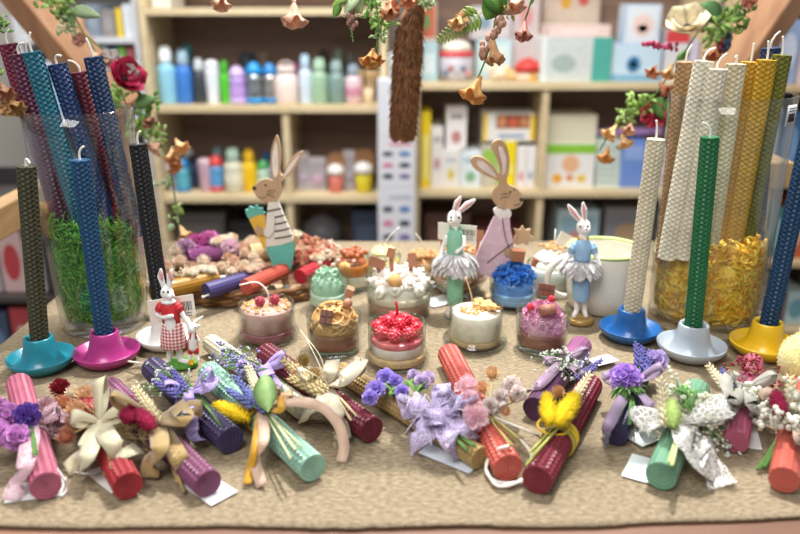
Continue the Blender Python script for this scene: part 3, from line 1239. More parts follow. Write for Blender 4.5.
for k in range(8):
    p, wd, _ = place(596, 621, 150, zz, 3.07)
    h = .0245
    o = thing('book', 'white paged picture book in the flat stack beside the toy box', 'book', (p.x, 3.15, zz), 'picture books in a flat stack')
    m = MB(); m.box((p.x, 3.15, zz + h / 2), (wd - .004, .16, h - .008)); m.build('pages', mat('#e6e9e2', .7), o)
    for q in (.002, h - .0025):
        m = MB(); m.box((p.x, 3.15, zz + q), (wd, .165, .0035)); m.build('cover', mat('#8fb0a4', .5), o)
    zz += h
C(621, 646, 141, z3, 'plain blue box at the far end of the middle shelf', '#6f8fd2', 3.06, .2, [(.1, .6, .9, .9, '#93abdf')])
C(648, 672, 150, z3, 'pale violet box behind the cream taper candle', '#c3b9d6', 3.06, .2, [(.2, .3, .8, .6, '#e0d9ea')])
# purple plush on the books
p = V((Q(606, 130, 3.13).x, 3.13, zz))
o = thing('plush_snake', 'lilac plush toy lying over the picture books and blue box', 'toy', p)
q0 = Q(600, 138, 3.10); tz = max(zz, Q(630, 141, 3.1).z) + .016
m = MB(); m.tube(bez((p.x - .045, 3.12, zz + .015), (p.x + .01, 3.12, zz + .018), (p.x + .07, 3.12, tz + .003), (p.x + .16, 3.12, tz + .004), (p.x + .2, 3.15, tz + .003)), [.012] * 10 + [.015] * 20 + [.013] * 10 + [.006], 10)
m.build('body', mat('#b98fd0', .9, sheen=.4), o)
m = MB(); m.ball((p.x + .21, 3.13, tz + .004), .019, nu=10, nv=8); m.build('head', mat('#c49bd8', .9, sheen=.4), o)
# lower right compartments
C(556, 598, 210, .1, 'light blue picture box in the lower right compartment', '#bcd3dc', 3.08, .2, [(.1, .1, .9, .9, '#9cc3d1'), (.25, .3, .6, .7, '#d28f7e', 'oval')])
C(604, 652, 208, .1, 'grey picture box in the lower right compartment beside the light blue one', '#8d8a88', 3.08, .2, [(.05, .1, .95, .9, '#8b8a92'), (.2, .5, .8, .8, '#b79b78', 'oval')])
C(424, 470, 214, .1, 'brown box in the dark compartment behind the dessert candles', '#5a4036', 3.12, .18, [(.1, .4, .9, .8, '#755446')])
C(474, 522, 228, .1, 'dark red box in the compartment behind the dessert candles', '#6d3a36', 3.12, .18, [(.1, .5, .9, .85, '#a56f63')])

# ---- right unit, upper shelf
z4 = RB[1]
t = C(421, 438, 42, z4, 'light blue box at the left end of the upper box shelf', '#b4d2da', 3.08, .2, [(.15, .2, .85, .7, '#d6e6ea')])
C(421, 437, 2, t, 'tan and red picture box on the light blue box', '#c9b9a8', 3.1, .16, [(.1, .1, .9, .9, '#c8664a'), (.2, .3, .6, .7, '#5d9a58', 'oval')])
p, wd, h = place(438, 474, 40, z4, 3.12)
o = thing('toy_carrier', 'clear toy container with a red lid and white top', 'toy', p)
m = MB(); m.lathe([(wd * .40, 0), (wd * .48, .01), (wd * .48, h * .58), (wd * .46, h * .6)], p, 24); m.build('tub', mat('#c9c4cc', .25), o)
m = MB(); m.lathe([(wd * .49, h * .6), (wd * .5, h * .66), (wd * .47, h * .72)], p, 24); m.build('lid', mat('#d8474a', .4), o)
m = MB(); m.lathe([(wd * .44, h * .72), (wd * .42, h * .85), (wd * .3, h * .96), (wd * .1, h)], p, 24); m.build('dome', mat('#e2ddcc', .4), o)
for k in range(5):
    m = MB(); m.ball(p + V(((k - 2) * wd * .16, -wd * .44, h * (.2 + .12 * (k % 2)))), wd * .09, (1, .5, 1), 8, 6); m.build('printed_toy', mat(['#6b7a8c', '#b05a5a', '#8c8f9e', '#5a6f8a', '#c98d8d'][k], .5), o)
t = C(476, 512, 40, z4, 'pale aqua box behind the small plush toys', '#bcd6d8', 3.2, .13, [(.1, .15, .9, .85, '#cfe0dc'), (.3, .3, .7, .7, '#a2b77a', 'oval')])
C(470, 512, 6, t, 'pale grey patterned box on top of the aqua box', '#c0b9bb', 3.21, .12, [(.1, .1, .9, .9, '#cfc5c3'), (.2, .3, .5, .7, '#7f9cab', 'oval'), (.6, .3, .85, .6, '#c79d8d', 'oval')])
for (px, py, rr, c, lbl) in [(498, 74, 8, '#ead9c0', 'cream plush toy on the upper box shelf'), (511, 76, 6.5, '#e7bf86', 'honey coloured plush toy beside the cream one')]:
    b = Q(px, py, 3.1); r = rr * scale_at(b); b.z = z4 + r * .82
    o = thing('plush_toy', lbl, 'toy', (b.x, b.y, z4))
    m = MB(); m.ball(b, r, (1.2, 1, .8), 12, 9); m.build('body', mat(c, .9, sheen=.3), o)
    m = MB(); m.ball(b + V((-r * .7, -r * .4, r * .6)), r * .6, nu=12, nv=9); m.ball(b + V((-r * 1.1, -r * .4, r * 1.1)), r * .22, nu=8, nv=6); m.ball(b + V((-r * .3, -r * .4, r * 1.15)), r * .22, nu=8, nv=6); m.build('head', mat(c, .9, sheen=.3), o)
b = Q(528, 72, 3.1); b.z = z4 + .0008
o = thing('toy_house', 'round red toy house with a yellow door', 'toy', b)
s = scale_at(b)
m = MB(); m.lathe([(s * 13, 0), (s * 14, s * 5), (s * 13, s * 9)], b, 20); m.build('base', mat('#e4d2b8', .5), o)
m = MB(); m.lathe([(s * 15, s * 9), (s * 11, s * 17), (s * 4, s * 21), (s * 1, s * 22)], b, 20); m.build('roof', mat('#cb3a33', .5), o)
m = MB(); m.box(b + V((s * 3, -s * 13.3, s * 4)), (s * 5, s * 2, s * 8)); m.build('door', mat('#e0a430', .5), o)
t = C(540.5, 612, 37, z4, 'large teal and white appliance box on the upper shelf', '#dfe3df', 3.04, .26,
      [(.72, 0, 1, 1, '#4fa798'), (.08, 0, .72, 1, '#c9cfcb'), (.15, .2, .5, .62, '#a4b3ad', 'oval', 'printed_appliance')])
C(549, 611, 25, t, 'flat blush pink box lying on the teal appliance box', '#e4c9bf', 3.05, .2, [(.2, .3, .8, .6, '#efdcd5')])
t = C(611, 661, 45, z4, 'light blue box with a toy picture on the upper shelf', '#c5dbe8', 3.05, .24,
      [(0, 0, 1, .2, '#7fb0cc'), (.3, .25, .6, .7, '#4a88b4', 'oval', 'printed_toy'), (.38, .35, .52, .6, '#cf8f78', 'oval', 'printed_toy')])
C(625, 661, 4, t, 'pale blue box with a round face picture standing on the light blue box', '#c3d4e4', 3.06, .1,
  [(.06, .05, .94, .95, '#dfe3e6'), (.2, .2, .8, .75, '#eccfc4', 'oval', 'printed_face'), (.35, .3, .65, .5, '#d9a09a', 'oval', 'printed_face')])
C(512, 540, -8, z4, 'tall floral box behind the toy house', '#b9aaa4', 3.22, .12, [(.1, .1, .9, .9, '#c3b4b2'), (.25, .6, .75, .85, '#c48a88', 'oval')])
tt = C(542, 600, -14, z4, 'beige floral box standing behind the teal appliance box', '#bfae9d', 3.31, .04, [(.08, .1, .95, .95, '#cdbba8'), (.3, .75, .5, .9, '#d3a13a', 'oval'), (.6, .78, .8, .93, '#c05a4a', 'oval')])
C(664, 688, 30, z4, 'red topped white box behind the yellow vase flowers', '#dcd8da', 3.06, .2, [(0, .75, 1, 1, '#d2484a')])
t = C(689, 698, 40, z4, 'thin lilac box at the far end of the upper shelf', '#c9c2d8', 3.06, .2)

# ---- top of left unit above the board: pale boxes seen only at the edge
C(150, 170, -20, LB[2], 'cream box on the topmost board of the bottle shelf', '#d8d4ca', 3.06, .2)

# ================================================================= side racks
WHT = mat('#d5d3d0', .5, var=.03)
def rack(label, x0, x1, y0, y1, boards, topz, col, back):
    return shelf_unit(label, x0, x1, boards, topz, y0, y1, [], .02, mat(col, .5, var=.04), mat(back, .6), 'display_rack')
YR = 3.02
bz = [zb(212, YR), zb(165, YR), zb(118, YR), zb(62, YR), zb(38, YR)]
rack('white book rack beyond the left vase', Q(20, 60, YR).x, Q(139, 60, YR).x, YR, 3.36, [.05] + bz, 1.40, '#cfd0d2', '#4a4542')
BK = [(bz[4], [(67, 84, 8, '#c7a37c', 'tan picture book on the top row of the white rack'), (85, 100, 4, '#7c8794', 'slate picture book on the top row of the white rack'), (101, 115, 10, '#8a8480', 'grey picture book beside the yellow one'), (116, 122, 8, '#e6c433', 'yellow book on the top row of the white rack'), (123, 133, 4, '#dfe4e8', 'white book at the end of the top row')]),
      (bz[3], [(70, 90, 47, '#9db8cb', 'pale blue book on the second row of the white rack'), (92, 108, 47, '#d9d6d2', 'off white book on the second row of the white rack'), (109.5, 116.5, 47, '#4a6a8c', 'blue book left of the green one'), (117, 126, 47, '#7fc25a', 'green book on the second row of the white rack'), (127, 134, 48, '#d0646a', 'red book at the end of the second row')]),
      (bz[2], [(14, 32, 70, '#e0a25e', 'orange box on the third row of the white rack'), (45, 58, 71, '#9ec4dc', 'sky blue box on the third row of the white rack'), (60, 80, 72, '#dcc7d0', 'pale pink box on the third row of the white rack'), (100, 117, 70, '#c9d2da', 'pale grey book on the third row of the white rack'), (118, 133, 74, '#5c6f86', 'steel blue book on the third row of the white rack')]),
      (bz[1], [(100, 118, 128, '#8f4f54', 'maroon book on the fourth row of the white rack'), (119, 132, 127, '#b9b2a4', 'beige book on the fourth row of the white rack')]),
      (bz[0], [(100, 118, 176, '#5b6b5a', 'dark green book on the fifth row of the white rack'), (119, 131, 175, '#7b7f8d', 'grey blue book on the fifth row of the white rack')])]
for zr, row in BK:
    for (a, b, tpy, c, lbl) in row:
        if a < 26:
            a, b = 34, 43
        C(a, b, tpy, zr, lbl, c, YR + .04, .2, [(.15, .25, .85, .75, '#%02x%02x%02x' % tuple(min(255, int(int(c[i:i + 2], 16) * .8 + 45)) for i in (1, 3, 5)), 'oval', 'cover_picture')], name='picture_book', cat='book' if 'book' in lbl else 'box', group='books on the white rack')
YL = 2.15
lz = [Q(0, 350, YL).z, Q(0, 297, YL).z, Q(0, 212, YL).z]
lz = [max(z, .02) for z in lz]
lxa, lxb = Q(-90, 260, YL).x, Q(52, 260, YL).x
rack('dark low rack of boxed toys beyond the left table edge', lxa, lxb, YL, 2.5, [.04, lz[1], lz[2]], lz[2] + .06, '#4a4340', '#2d2a2b')
for (a, b, tpy, zr, c, pc, lbl) in [(-40, -2, 236, lz[1], '#c9c0c4', '#8f9aa6', 'pale grey toy box on the dark rack, partly out of frame'), (0, 24, 232, lz[1], '#dcb9b6', '#c4474c', 'pink and white toy box with a red picture on the dark rack'), (25, 44, 240, lz[1], '#c6c3c9', '#9b5a64', 'pale lilac box behind the green taper candle'),
                                    (-10, 12, 312, .041, '#46536b', '#6c86a8', 'navy box low on the dark rack'), (14, 34, 308, .041, '#b5474a', '#d9aea8', 'red box low on the dark rack')]:
    C(a, b, tpy, zr, lbl, c, YL + .04, .2, [(.15, .2, .85, .8, pc, 'oval', 'picture')])
YQ = 2.3
rz = [Q(780, 330, YQ).z, Q(780, 262, YQ).z, Q(780, 182, YQ).z, Q(780, 86, YQ).z]
rz[0] = max(rz[0], .03)
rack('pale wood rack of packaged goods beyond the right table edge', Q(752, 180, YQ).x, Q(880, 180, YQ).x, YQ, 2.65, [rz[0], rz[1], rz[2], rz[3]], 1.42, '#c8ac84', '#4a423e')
for (a, b, tpy, zr, c, pc, lbl) in [(764, 776, 34, rz[3], '#b7b4d4', '#d6d3e8', 'lilac box on the top board of the right rack'), (777, 799, 20, rz[3], '#9db3d6', '#d7dfee', 'pale blue box on the top board of the right rack'), (800, 822, 24, rz[3], '#d9c7cc', '#b98792', 'pink box on the top board of the right rack'),
                                    (764, 778, 107, rz[2], '#a9b7d2', '#e1e6f0', 'pale blue pouch box on the second board of the right rack'), (780, 800, 112, rz[2], '#3f6d9c', '#7ba3cc', 'blue box on the second board of the right rack'),
                                    (768, 786, 208, rz[1], '#4e8c94', '#8ec0c2', 'teal box on the third board of the right rack'), (787, 806, 204, rz[1], '#c65f3f', '#e6b089', 'orange red box on the third board of the right rack'),
                                    (770, 784, 289, rz[0], '#7a3a3e', '#c58a84', 'maroon box low on the right rack'), (786, 806, 292, rz[0], '#b9cfd0', '#6fa2ad', 'pale aqua box low on the right rack')]:
    C(a, b, tpy, zr, lbl, c, YQ + .04, .2, [(.12, .2, .88, .8, pc, 'oval', 'picture')])
# ================================================================= vases with tapers
def wick(mb, p, axis, L, r=.0009, bend=None, mi=0):
    p = V(p)
    x, y, z = frame(axis)
    bend = V(bend) if bend is not None else x
    mb.tube(bez(p - z * .004, p + z * L * .4, p + z * L * .75 + bend * L * .3, p + z * L * .8 + bend * L * .7, n=5), r, 6, mi)

WICK = mat('#e4e0d6', .8, var=.05)

def taper(label, a, b, r, col, group=None, bend=None, style='honey', wl=.016):
    """a long rolled taper from its foot a to its tip b"""
    a, b = V(a), V(b)
    o = thing('taper_candle', label, 'candle', a, group)
    m = MB(); m.candle(a, b, r, style, 21)
    c = m.build('wax_roll', wax(col), o)
    m = MB(); wick(m, b, b - a, wl, .0014, bend)
    m.build('wick', WICK, o)
    return o


def vase(name, label, base_px, bot_px, rim_px, rim_y, Y=None):
    p = T(*base_px)
    s = scale_at(p)
    rb = bot_px / 2 * s
    zt = Q(base_px[0], rim_y, p.y).z
    st = scale_at(V((p.x, p.y, zt)))
    rt = rim_px / 2 * st
    o = thing(name, label, 'vase', p)
    H = zt - TZ
    th = .004
    m = MB()
    prof = [(rb * .9, .0005), (rb * .985, .003), (rb, .010)] + [(rb + (rt - rb) * t, H * t) for t in (.1, .3, .5, .7, .9)] + [(rt, H), (rt - th, H)] + \
           [(rb + (rt - rb) * t - th, H * t) for t in (.9, .7, .5, .3, .1)] + [(rb - th - .004, .014), (.001, .012)]
    m.lathe(prof, p, 64)
    m.build('glass', glass_mat('#fcfefd', 1.0), o)
    return o, p, rb, rt, H


VG, vp, vrb, vrt, vh = vase('glass_vase', 'tall clear glass vase holding dark tapers over green moss', (106, 323), 82, 108, 108)
G2, wp, wrb, wrt, wh = vase('glass_vase', 'tall clear glass vase holding cream and yellow tapers over shredded paper', (702, 320), 106, 121, 93)
# rim thickness line and price sticker on the right vase
def sticker(o, p, rb, rt, H, a0, a1, h0, h1):
    m = MB(); n = 10
    vs, fs = [], []
    for i in range(n + 1):
        a = a0 + (a1 - a0) * i / n
        for hh in (h0, h1):
            r = rb + (rt - rb) * hh / H
            for e in (.0003, .0008):
                vs.append(p + V((math.sin(a) * (r + e), -math.cos(a) * (r + e), hh)))
    for i in range(n):
        q = 4 * i
        fs += [(q + 1, q + 5, q + 7, q + 3), (q, q + 2, q + 6, q + 4), (q, q + 4, q + 5, q + 1), (q + 2, q + 3, q + 7, q + 6)]
    m.add(vs, fs)
    s = m.build('price_sticker', mat('#e4e4e2', .5, var=.02), o)
    for k in range(14):
        a = a0 + (a1 - a0) * (.18 + .62 * k / 13)
        hb, ht = h0 + (h1 - h0) * .18, h0 + (h1 - h0) * .58
        m = MB()
        w_ = .0007 if k % 3 else .0013
        for hh, e in ((hb, 0),):
            r0 = rb + (rt - rb) * hb / H + .0010
            r1 = rb + (rt - rb) * ht / H + .0010
            d = V((math.sin(a), -math.cos(a), 0)); t = V((math.cos(a), math.sin(a), 0))
            A, B = p + d * r0 + V((0, 0, hb)), p + d * r1 + V((0, 0, ht))
            m.strip([A, B], t * w_, .0004)
        m.build('barcode_bar', mat('#222222', .6), s)
    m = MB()
    a = (a0 + a1) / 2
    for (f0, f1) in ((.68, .74), (.80, .86)):
        hh = h0 + (h1 - h0) * (f0 + f1) / 2
        pts = []
        for i in range(7):
            aa = a0 + (a1 - a0) * (.15 + .7 * i / 6)
            r = rb + (rt - rb) * hh / H + .0011
            pts.append(p + V((math.sin(aa) * r, -math.cos(aa) * r, hh)))
        m.strip(pts, V((0, 0, (h1 - h0) * .05)), .0003)
    m.build('text_line', mat('#55555a', .6), s)
sticker(G2, wp, wrb, wrt, wh, .56, .88, wh - .034, wh - .008)

# filling: moss and shredded paper, strands nobody could count
def filling(name, label, cat, p, rb, rt, H, h, cols, n, rr, strand, flat):
    m = MB()
    R.seed(11)
    f = lambda z: rb + (rt - rb) * z / H - .0068 - .0052 * max(0, 1 - z / (.1 * H))
    m.lathe([(f(.016) * .9, .0185), (f(.03) * .95, .03), (f(h) * .95, h * .8), (f(h) * .7, h * .93), (f(h) * .3, h)], p, 28, mi=0)
    for i in range(n):
        z = .016 + (h - .016) * R.random() ** .8
        a = R.uniform(0, 2 * PI)
        rad = f(z) * (.955 if R.random() < .75 or z < h * .8 else R.random() ** .5 * .9)
        if z > h * .78 and R.random() < .5:
            rad = f(z) * .9 * R.random() ** .5
            z = h * R.uniform(.9, 1.04)
        c = p + V((math.cos(a) * rad, math.sin(a) * rad, z))
        pts = []
        d = V((R.gauss(0, 1), R.gauss(0, 1), R.gauss(0, .8))).normalized()
        k = V((R.gauss(0, 1), R.gauss(0, 1), R.gauss(0, 1))) * .5
        L = strand * R.uniform(.5, 1.2)
        for j in range(4):
            t = j / 3 - .5
            q = c + d * (L * t) + k * (L * (t * t - .1))
            v = V((q.x - p.x, q.y - p.y, 0))
            zz = min(max(q.z - p.z, .0175), h * 1.12)
            mx = f(zz) - rr * 1.2
            if v.length > mx:
                v = v.normalized() * mx
            pts.append(V((p.x + v.x, p.y + v.y, p.z + zz)))
        mi = R.randrange(len(cols))
        if flat:
            m.strip(pts, V((R.gauss(0, 1), R.gauss(0, 1), R.gauss(0, 1))).normalized() * rr * 3, .0004, mi)
        else:
            m.tube(pts, [rr, rr * .9, rr * .7, rr * .3], 4, mi)
    o = m.build(name, [mat(c, .8, var=.08 if flat else .2, scale=150) for c in cols], origin=p + V((0, 0, .013)))
    return tag(o, label, cat, kind='stuff')

R.seed(3)
mh = T(105, 232, 0).z
hm = Q(105, 232, vp.y - vrb).z - TZ
hp = Q(705, 255, wp.y - wrb).z - TZ
filling('preserved_moss', 'green preserved moss packed in the left glass vase', 'moss', vp, vrb, vrt, vh, hm, ['#4d9234', '#72b847', '#37742c', '#96cc62'], 2600, .0011, .030, False)
filling('shredded_paper', 'yellow shredded paper packed in the right glass vase', 'paper filling', wp, wrb, wrt, wh, hp, ['#ffd248', '#ffe272', '#f8bc34', '#ffd955'], 1900, .0016, .026, True)

# tapers standing in the vases (foot pixel, tip pixel, depth offset of foot and tip, colour)
def vase_taper(label, foot, tip, yo, yt, col, p, r=.0125, group=None, bend=None):
    a = Q(foot[0], foot[1], p.y + yo)
    b = Q(tip[0], tip[1], p.y + yt)
    taper(label, a, b, r, col, group, bend)

GL = 'dark tapers in the moss filled vase'
for (lbl, foot, tip, yo, yt, col, bd) in [
    ('teal taper in the moss vase, second from the left of the front ones', (86, 236), (32, 52), -.030, -.038, '#1a647b', (.3, 0, 1)),
    ('navy taper leaning in the middle of the moss vase', (112, 236), (57, 64), -.012, -.020, '#1c3868', (1, -.4, -.2)),
    ('burgundy taper between the two navy tapers in the moss vase', (122, 238), (80, 72), .016, .012, '#6d2c3a', (-1, -.3, .2)),
    ('midnight blue taper nearest the right rim of the moss vase', (135, 236), (93, 57), .004, -.002, '#18345a', (-.4, 0, 1)),
    ('plum taper at the left rim of the moss vase', (70, 238), (19, 54), -.006, -.014, '#5f2c46', (1, -.2, .1)),
    ('wine red taper behind the plum one in the moss vase', (68, 244), (8, 44), .024, .018, '#7a2843', (.6, 0, .5)),
    ('dark turquoise taper at the back of the moss vase', (92, 232), (29, 60), .030, .026, '#245e78', (.3, 0, 1)),
]:
    vase_taper(lbl, foot, tip, yo, yt, col, vp, .0122, GL, bd)
GR = 'pale tapers in the paper filled vase'
for (lbl, foot, tip, yo, yt, col, bd) in [
    ('tan taper at the left rim of the paper vase', (664, 262), (686, 62), -.004, -.006, '#b08b5e', (.5, 0, .8)),
    ('ivory white taper second from left in the paper vase', (667, 258), (704, 61), -.036, -.036, '#e3dcc6', (1, -.2, .3)),
    ('tall ivory taper in front in the paper vase, its wick hanging over', (684, 258), (717, 69), -.045, -.050, '#e6dec6', (.8, -.2, .5)),
    ('cream taper right of the ivory ones in the paper vase', (707, 260), (736, 64), -.034, -.034, '#d9ceaa', (-.5, -.8, -.4)),
    ('golden taper behind the cream one in the paper vase', (716, 262), (751, 62), .000, -.002, '#c9992c', (0, 0, 1)),
    ('mustard yellow taper in the middle right of the paper vase', (730, 262), (767, 60), -.016, -.018, '#c2971d', (-.2, 0, 1)),
    ('olive green taper at the right rim of the paper vase', (741, 262), (782, 55), .008, .004, '#76762a', (-.3, 0, 1)),
    ('dark navy taper at the back of the paper vase', (752, 268), (771, 48), .042, .040, '#233863', (.9, 0, .8)),
]:
    vase_taper(lbl, foot, tip, yo, yt, col, wp, .0128, GR, bd)

# ================================================================= saucer holders with tapers
def holder(label, base_px, dia_px, col, tcol, tlabel, tip_px, r=.0120, tilt=0, wb=None):
    p = T(*base_px)
    s = scale_at(p)
    Rr = dia_px / 2 * s
    o = thing('candle_holder', label, 'candle holder', p, 'saucer candle holders')
    k = Rr / .045
    m = MB()
    prof = [(.001, .0006), (.028, .0006), (.032, .002), (.0425, .012), (.0445, .018), (.0440, .0195), (.0425, .0190), (.037, .0110), (.032, .0100), (.0285, .0125),
            (.0240, .021), (.0205, .033), (.0190, .0450), (.0178, .0468), (.0152, .0463), (.0140, .042), (.0138, .020), (.001, .020)]
    m.lathe([(a * k, h * k) for a, h in prof], p, 48)
    m.build('dish', mat(col, .32, var=.03, coat=.2), o)
    a = p + V((0, 0, .0208 * k))
    b = Q(tip_px[0], tip_px[1], p.y + tilt)
    taper(tlabel, a, b, min(r, .0128 * k), tcol, 'tapers standing in the saucer holders', wb)
    return o

holder('teal saucer candle holder at the far left', (43, 368), 66, '#147c8e', '#43422c', 'dark olive green taper in the teal holder', (26, 166), .0112, 0, (.6, -.5, -.8))
holder('magenta saucer candle holder beside the teal one', (108, 362), 65, '#a02c76', '#15486f', 'deep blue taper in the magenta holder', (80, 160), .0112, 0, (.6, 0, .3))
holder('white saucer candle holder behind the red skirted rabbit', (167, 345), 58, '#dcdad6', '#17181b', 'black taper in the white holder', (138, 144), .0112, 0, (.5, 0, .3))
holder('cobalt blue saucer candle holder beside the white mug', (629, 338), 61, '#145693', '#d9cfb2', 'cream taper in the blue holder', (656, 139), .0118, 0, (-.2, 0, 1))
holder('pale grey saucer candle holder in front of the paper vase', (690, 356), 68, '#a6b0b8', '#1b6b3f', 'emerald green taper in the pale grey holder', (710, 137), .0112, 0, (-.9, 0, .4))
holder('yellow saucer candle holder at the far right', (763, 354), 68, '#dfb412', '#113c62', 'deep petrol blue taper in the yellow holder', (812, 128), .0115, 0, (.6, 0, .3))

# ================================================================= candle bundles with dried flowers
GREEN = mat('#5f8a44', .7, var=.25)
STEM = mat('#b59a66', .8, var=.2)
WHITEF = mat('#eee8da', .8, var=.06)


class Bundle:
    def __init__(self, label, a_px, b_px, dpx, col, style='honey', S=24, wickpx=None, lift=0.0):
        pb = T(b_px[0], b_px[1], .017)
        self.r = r = .91 * dpx / 2 * scale_at(pb)
        self.a, self.b = T(a_px[0], a_px[1], r + lift + .001), T(b_px[0], b_px[1], r + lift + .001)
        mid = (self.a + self.b) / 2
        self.o = thing('decorated_candle', label, 'candle', (mid.x, mid.y, TZ + lift), 'flower tied candles on the burlap')
        self.d = (self.b - self.a).normalized()
        self.side = self.d.cross(V((0, 0, 1))).normalized()
        self.L = (self.b - self.a).length
        self.lift = lift
        m = MB()
        m.candle(self.a, self.b, r, style, S if style == 'honey' else 60)
        self.c = m.build('wax_roll', wax(col), self.o)
        if wickpx:
            m = MB()
            q = T(wickpx[0], wickpx[1], r * .7 + lift)
            m.tube(bez(self.a + self.d * .004, self.a - self.d * .008 + V((0, 0, .001)), q, n=5), .0013, 6)
            m.ball(q, .0022, nu=8, nv=6)
            m.build('wick', WICK, self.c)

    def at(self, t, ang=90, k=1.0):
        """point on the wax at fraction t of the length, ang degrees from +side"""
        a = math.radians(ang)
        return self.a + self.d * (self.L * t) + (self.side * math.cos(a) + V((0, 0, 1)) * math.sin(a)) * (self.r * k)

    def f(self, px, py, h=None):
        """point seen at the pixel, lying at height h over the cloth (default: just on top of the candle)"""
        return T(px, py, self.r * 2 + .006 + self.lift if h is None else h)

    def part(self, name, mb, mats, label=None):
        p = mb.build(name, mats, self.o)
        if label:
            p['label'] = label
        return p

    def band(self, t, w, mats, k=1.05, name='band', th=.0012, tilt=0):
        m = MB()
        c = self.a + self.d * (self.L * t)
        n = 26
        pts = []
        for i in range(n + 1):
            a = 2 * PI * i / n
            pts.append(c + self.d * (tilt * math.sin(a)) + (self.side * math.cos(a) + V((0, 0, 1)) * math.sin(a)) * (self.r * k))
        m.strip(pts, self.d * w, th)
        return self.part(name, m, mats)

    def stems(self, tie, heads, ends, col=STEM, r=.0008, name='stem'):
        """stems from the flower heads through the tie point out to the loose ends"""
        m = MB()
        tie = V(tie)
        for i, h in enumerate(heads):
            e = V(ends[i % len(ends)]) + V((R.uniform(-1, 1), R.uniform(-1, 1), 0)) * .002
            m.tube(bez(h, V(h).lerp(tie, .6) + V((0, 0, .002)), tie + V((R.uniform(-1, 1) * .002, R.uniform(-1, 1) * .002, R.uniform(0, .002))), e, n=4), r, 5)
        return self.part(name, m, col)

    def tagcard(self, px, py, dirv, w, h, col='#e2e4e2', hgt=.0012):
        m = MB()
        c = T(px, py, hgt)
        d = V(dirv).normalized()
        ang = math.atan2(d.y, d.x)
        m.box(c, (w, h, .0008), Matrix.Rotation(ang, 3, 'Z'))
        return self.part('paper_tag', m, mat(col, .6, var=.03))


def bow(B, c, dirv, loop, w, mats, tails=(), hgt=.5, name='ribbon_bow', th=.0006, up=None, fluff=0, loops=((1, 0), (-1, 0)), knot=True):
    """two loops, knot and tails; tails: lists of points"""
    m = MB()
    c = V(c)
    d = V(dirv).normalized()
    up = V(up).normalized() if up is not None else V((0, -.35, 1)).normalized()
    sd = d.cross(up).normalized()
    for s, rot in loops:
        dd = (d * s + up * rot).normalized()
        pts, ws = [], []
        N = 18
        for i in range(N + 1):
            t = i / N
            x = loop * math.sin(PI * t) * (1 if t < .5 else 1)
            zz = .62 * hgt * loop * .55 * math.sin(2 * PI * t) + .25 * loop * hgt * math.sin(PI * t)
            pts.append(c + dd * x + up * zz + sd * (.0015 * math.sin(4 * t)))
            ww = w * (.24 + .70 * math.sin(PI * t) ** .8)
            ws.append((sd * .8 + up * .35 * (1 if t < .5 else -1)).normalized() * ww)
        m.strip(pts, ws, th)
        for q in range(fluff):
            pts2 = [p + V((R.gauss(0, 1), R.gauss(0, 1), R.gauss(0, 1))) * w * .25 * math.sin(PI * i / N) for i, p in enumerate(pts)]
            m.strip(pts2, [v * .7 for v in ws], th)
    if knot:
        m.ball(c + up * .001, w * .22, (1.1, .8, .8), 10, 8, axis=d)
    for T_ in tails:
        pts = bez(c, *T_, n=7)
        k = len(pts)
        ws = []
        for i, p in enumerate(pts):
            tn = pts[min(i + 1, k - 1)] - pts[max(i - 1, 0)]
            s = tn.cross(up + V((0, -.3, 0)))
            s = s.normalized() if s.length > 1e-9 else sd
            ws.append((s + up * .25 * math.sin(i * .5)).normalized() * w * min(1, .4 + i / 4))
        m.strip(pts, ws, th)
    return B.part(name, m, mats)


def satin(c):
    return mat(c, .42, var=.08, scale=60, sheen=.3)

LILACT = lace_mat('#dfd0f4', 420, .36, .22)
PINKT = lace_mat('#ecc6d0', 520, .36, .22)
WHITEL = lace_mat('#f6f4ee', 170, .5, .30)
TWINE = mat('#efe9de', .9, var=.15, scale=300)
R.seed(21)

# ---- 1 pink, far left
B = Bundle('pink honeycomb candle at the left end of the front row, violet flowers beside it', (19, 384), (46, 486), 34, '#b9647c')
tie = B.at(.58, 90, 1.1)
hd = [B.f(10, 420), B.f(2, 440), B.f(22, 408), B.f(-4, 425), B.f(12, 445)]
B.stems(tie, hd, [B.f(36, 455, .04)], GREEN)
for i, (px, py, rr) in enumerate([(8, 420, 14), (-4, 436, 13), (16, 438, 11), (-2, 410, 10)]):
    c = B.f(px, py, .036); m = MB(); m.ruffles(c, rr * scale_at(c), 80, sz=.007, up=(0, -.4, 1)); B.part('statice_flower', m, mat('#d79cd6', .7, var=.25, scale=200), None)
c = B.f(27, 416, .040); m = MB(); m.ruffles(c, .0125, 60, sz=.005, up=(0, -.4, 1)); B.part('statice_flower', m, mat('#7a58b8', .7, var=.25, scale=200), 'deep violet flower head')
m = MB(); m.ruffles(B.f(47, 410, .022), .012, 26, sz=.009, up=(0, -.3, 1)); m.ruffles(B.f(58, 426, .018), .010, 18, sz=.009, up=(0, -.3, 1)); B.part('papery_flower', m, lace_mat('#c9a5ac', 600, .4, .5))
B.band(.56, .022, PINKT, 1.07, 'tulle_band')
bow(B, B.at(.56, 100, 1.12), (-1, -.35, 0), .026, .018, PINKT, [[B.f(26, 462, .035), B.f(18, 484, .012), B.f(10, 500, .003)]], fluff=1, name='tulle_bow')
m = MB(); m.tube(bez(B.at(.6, 60, 1.05), B.f(58, 470, .02), B.f(66, 488, .003), B.f(62, 496, .003), n=6), .0009, 5); B.part('loose_cord', m, mat('#e3dce6', .8))
B.tagcard(36, 490, (1, .25, 0), .05, .03)

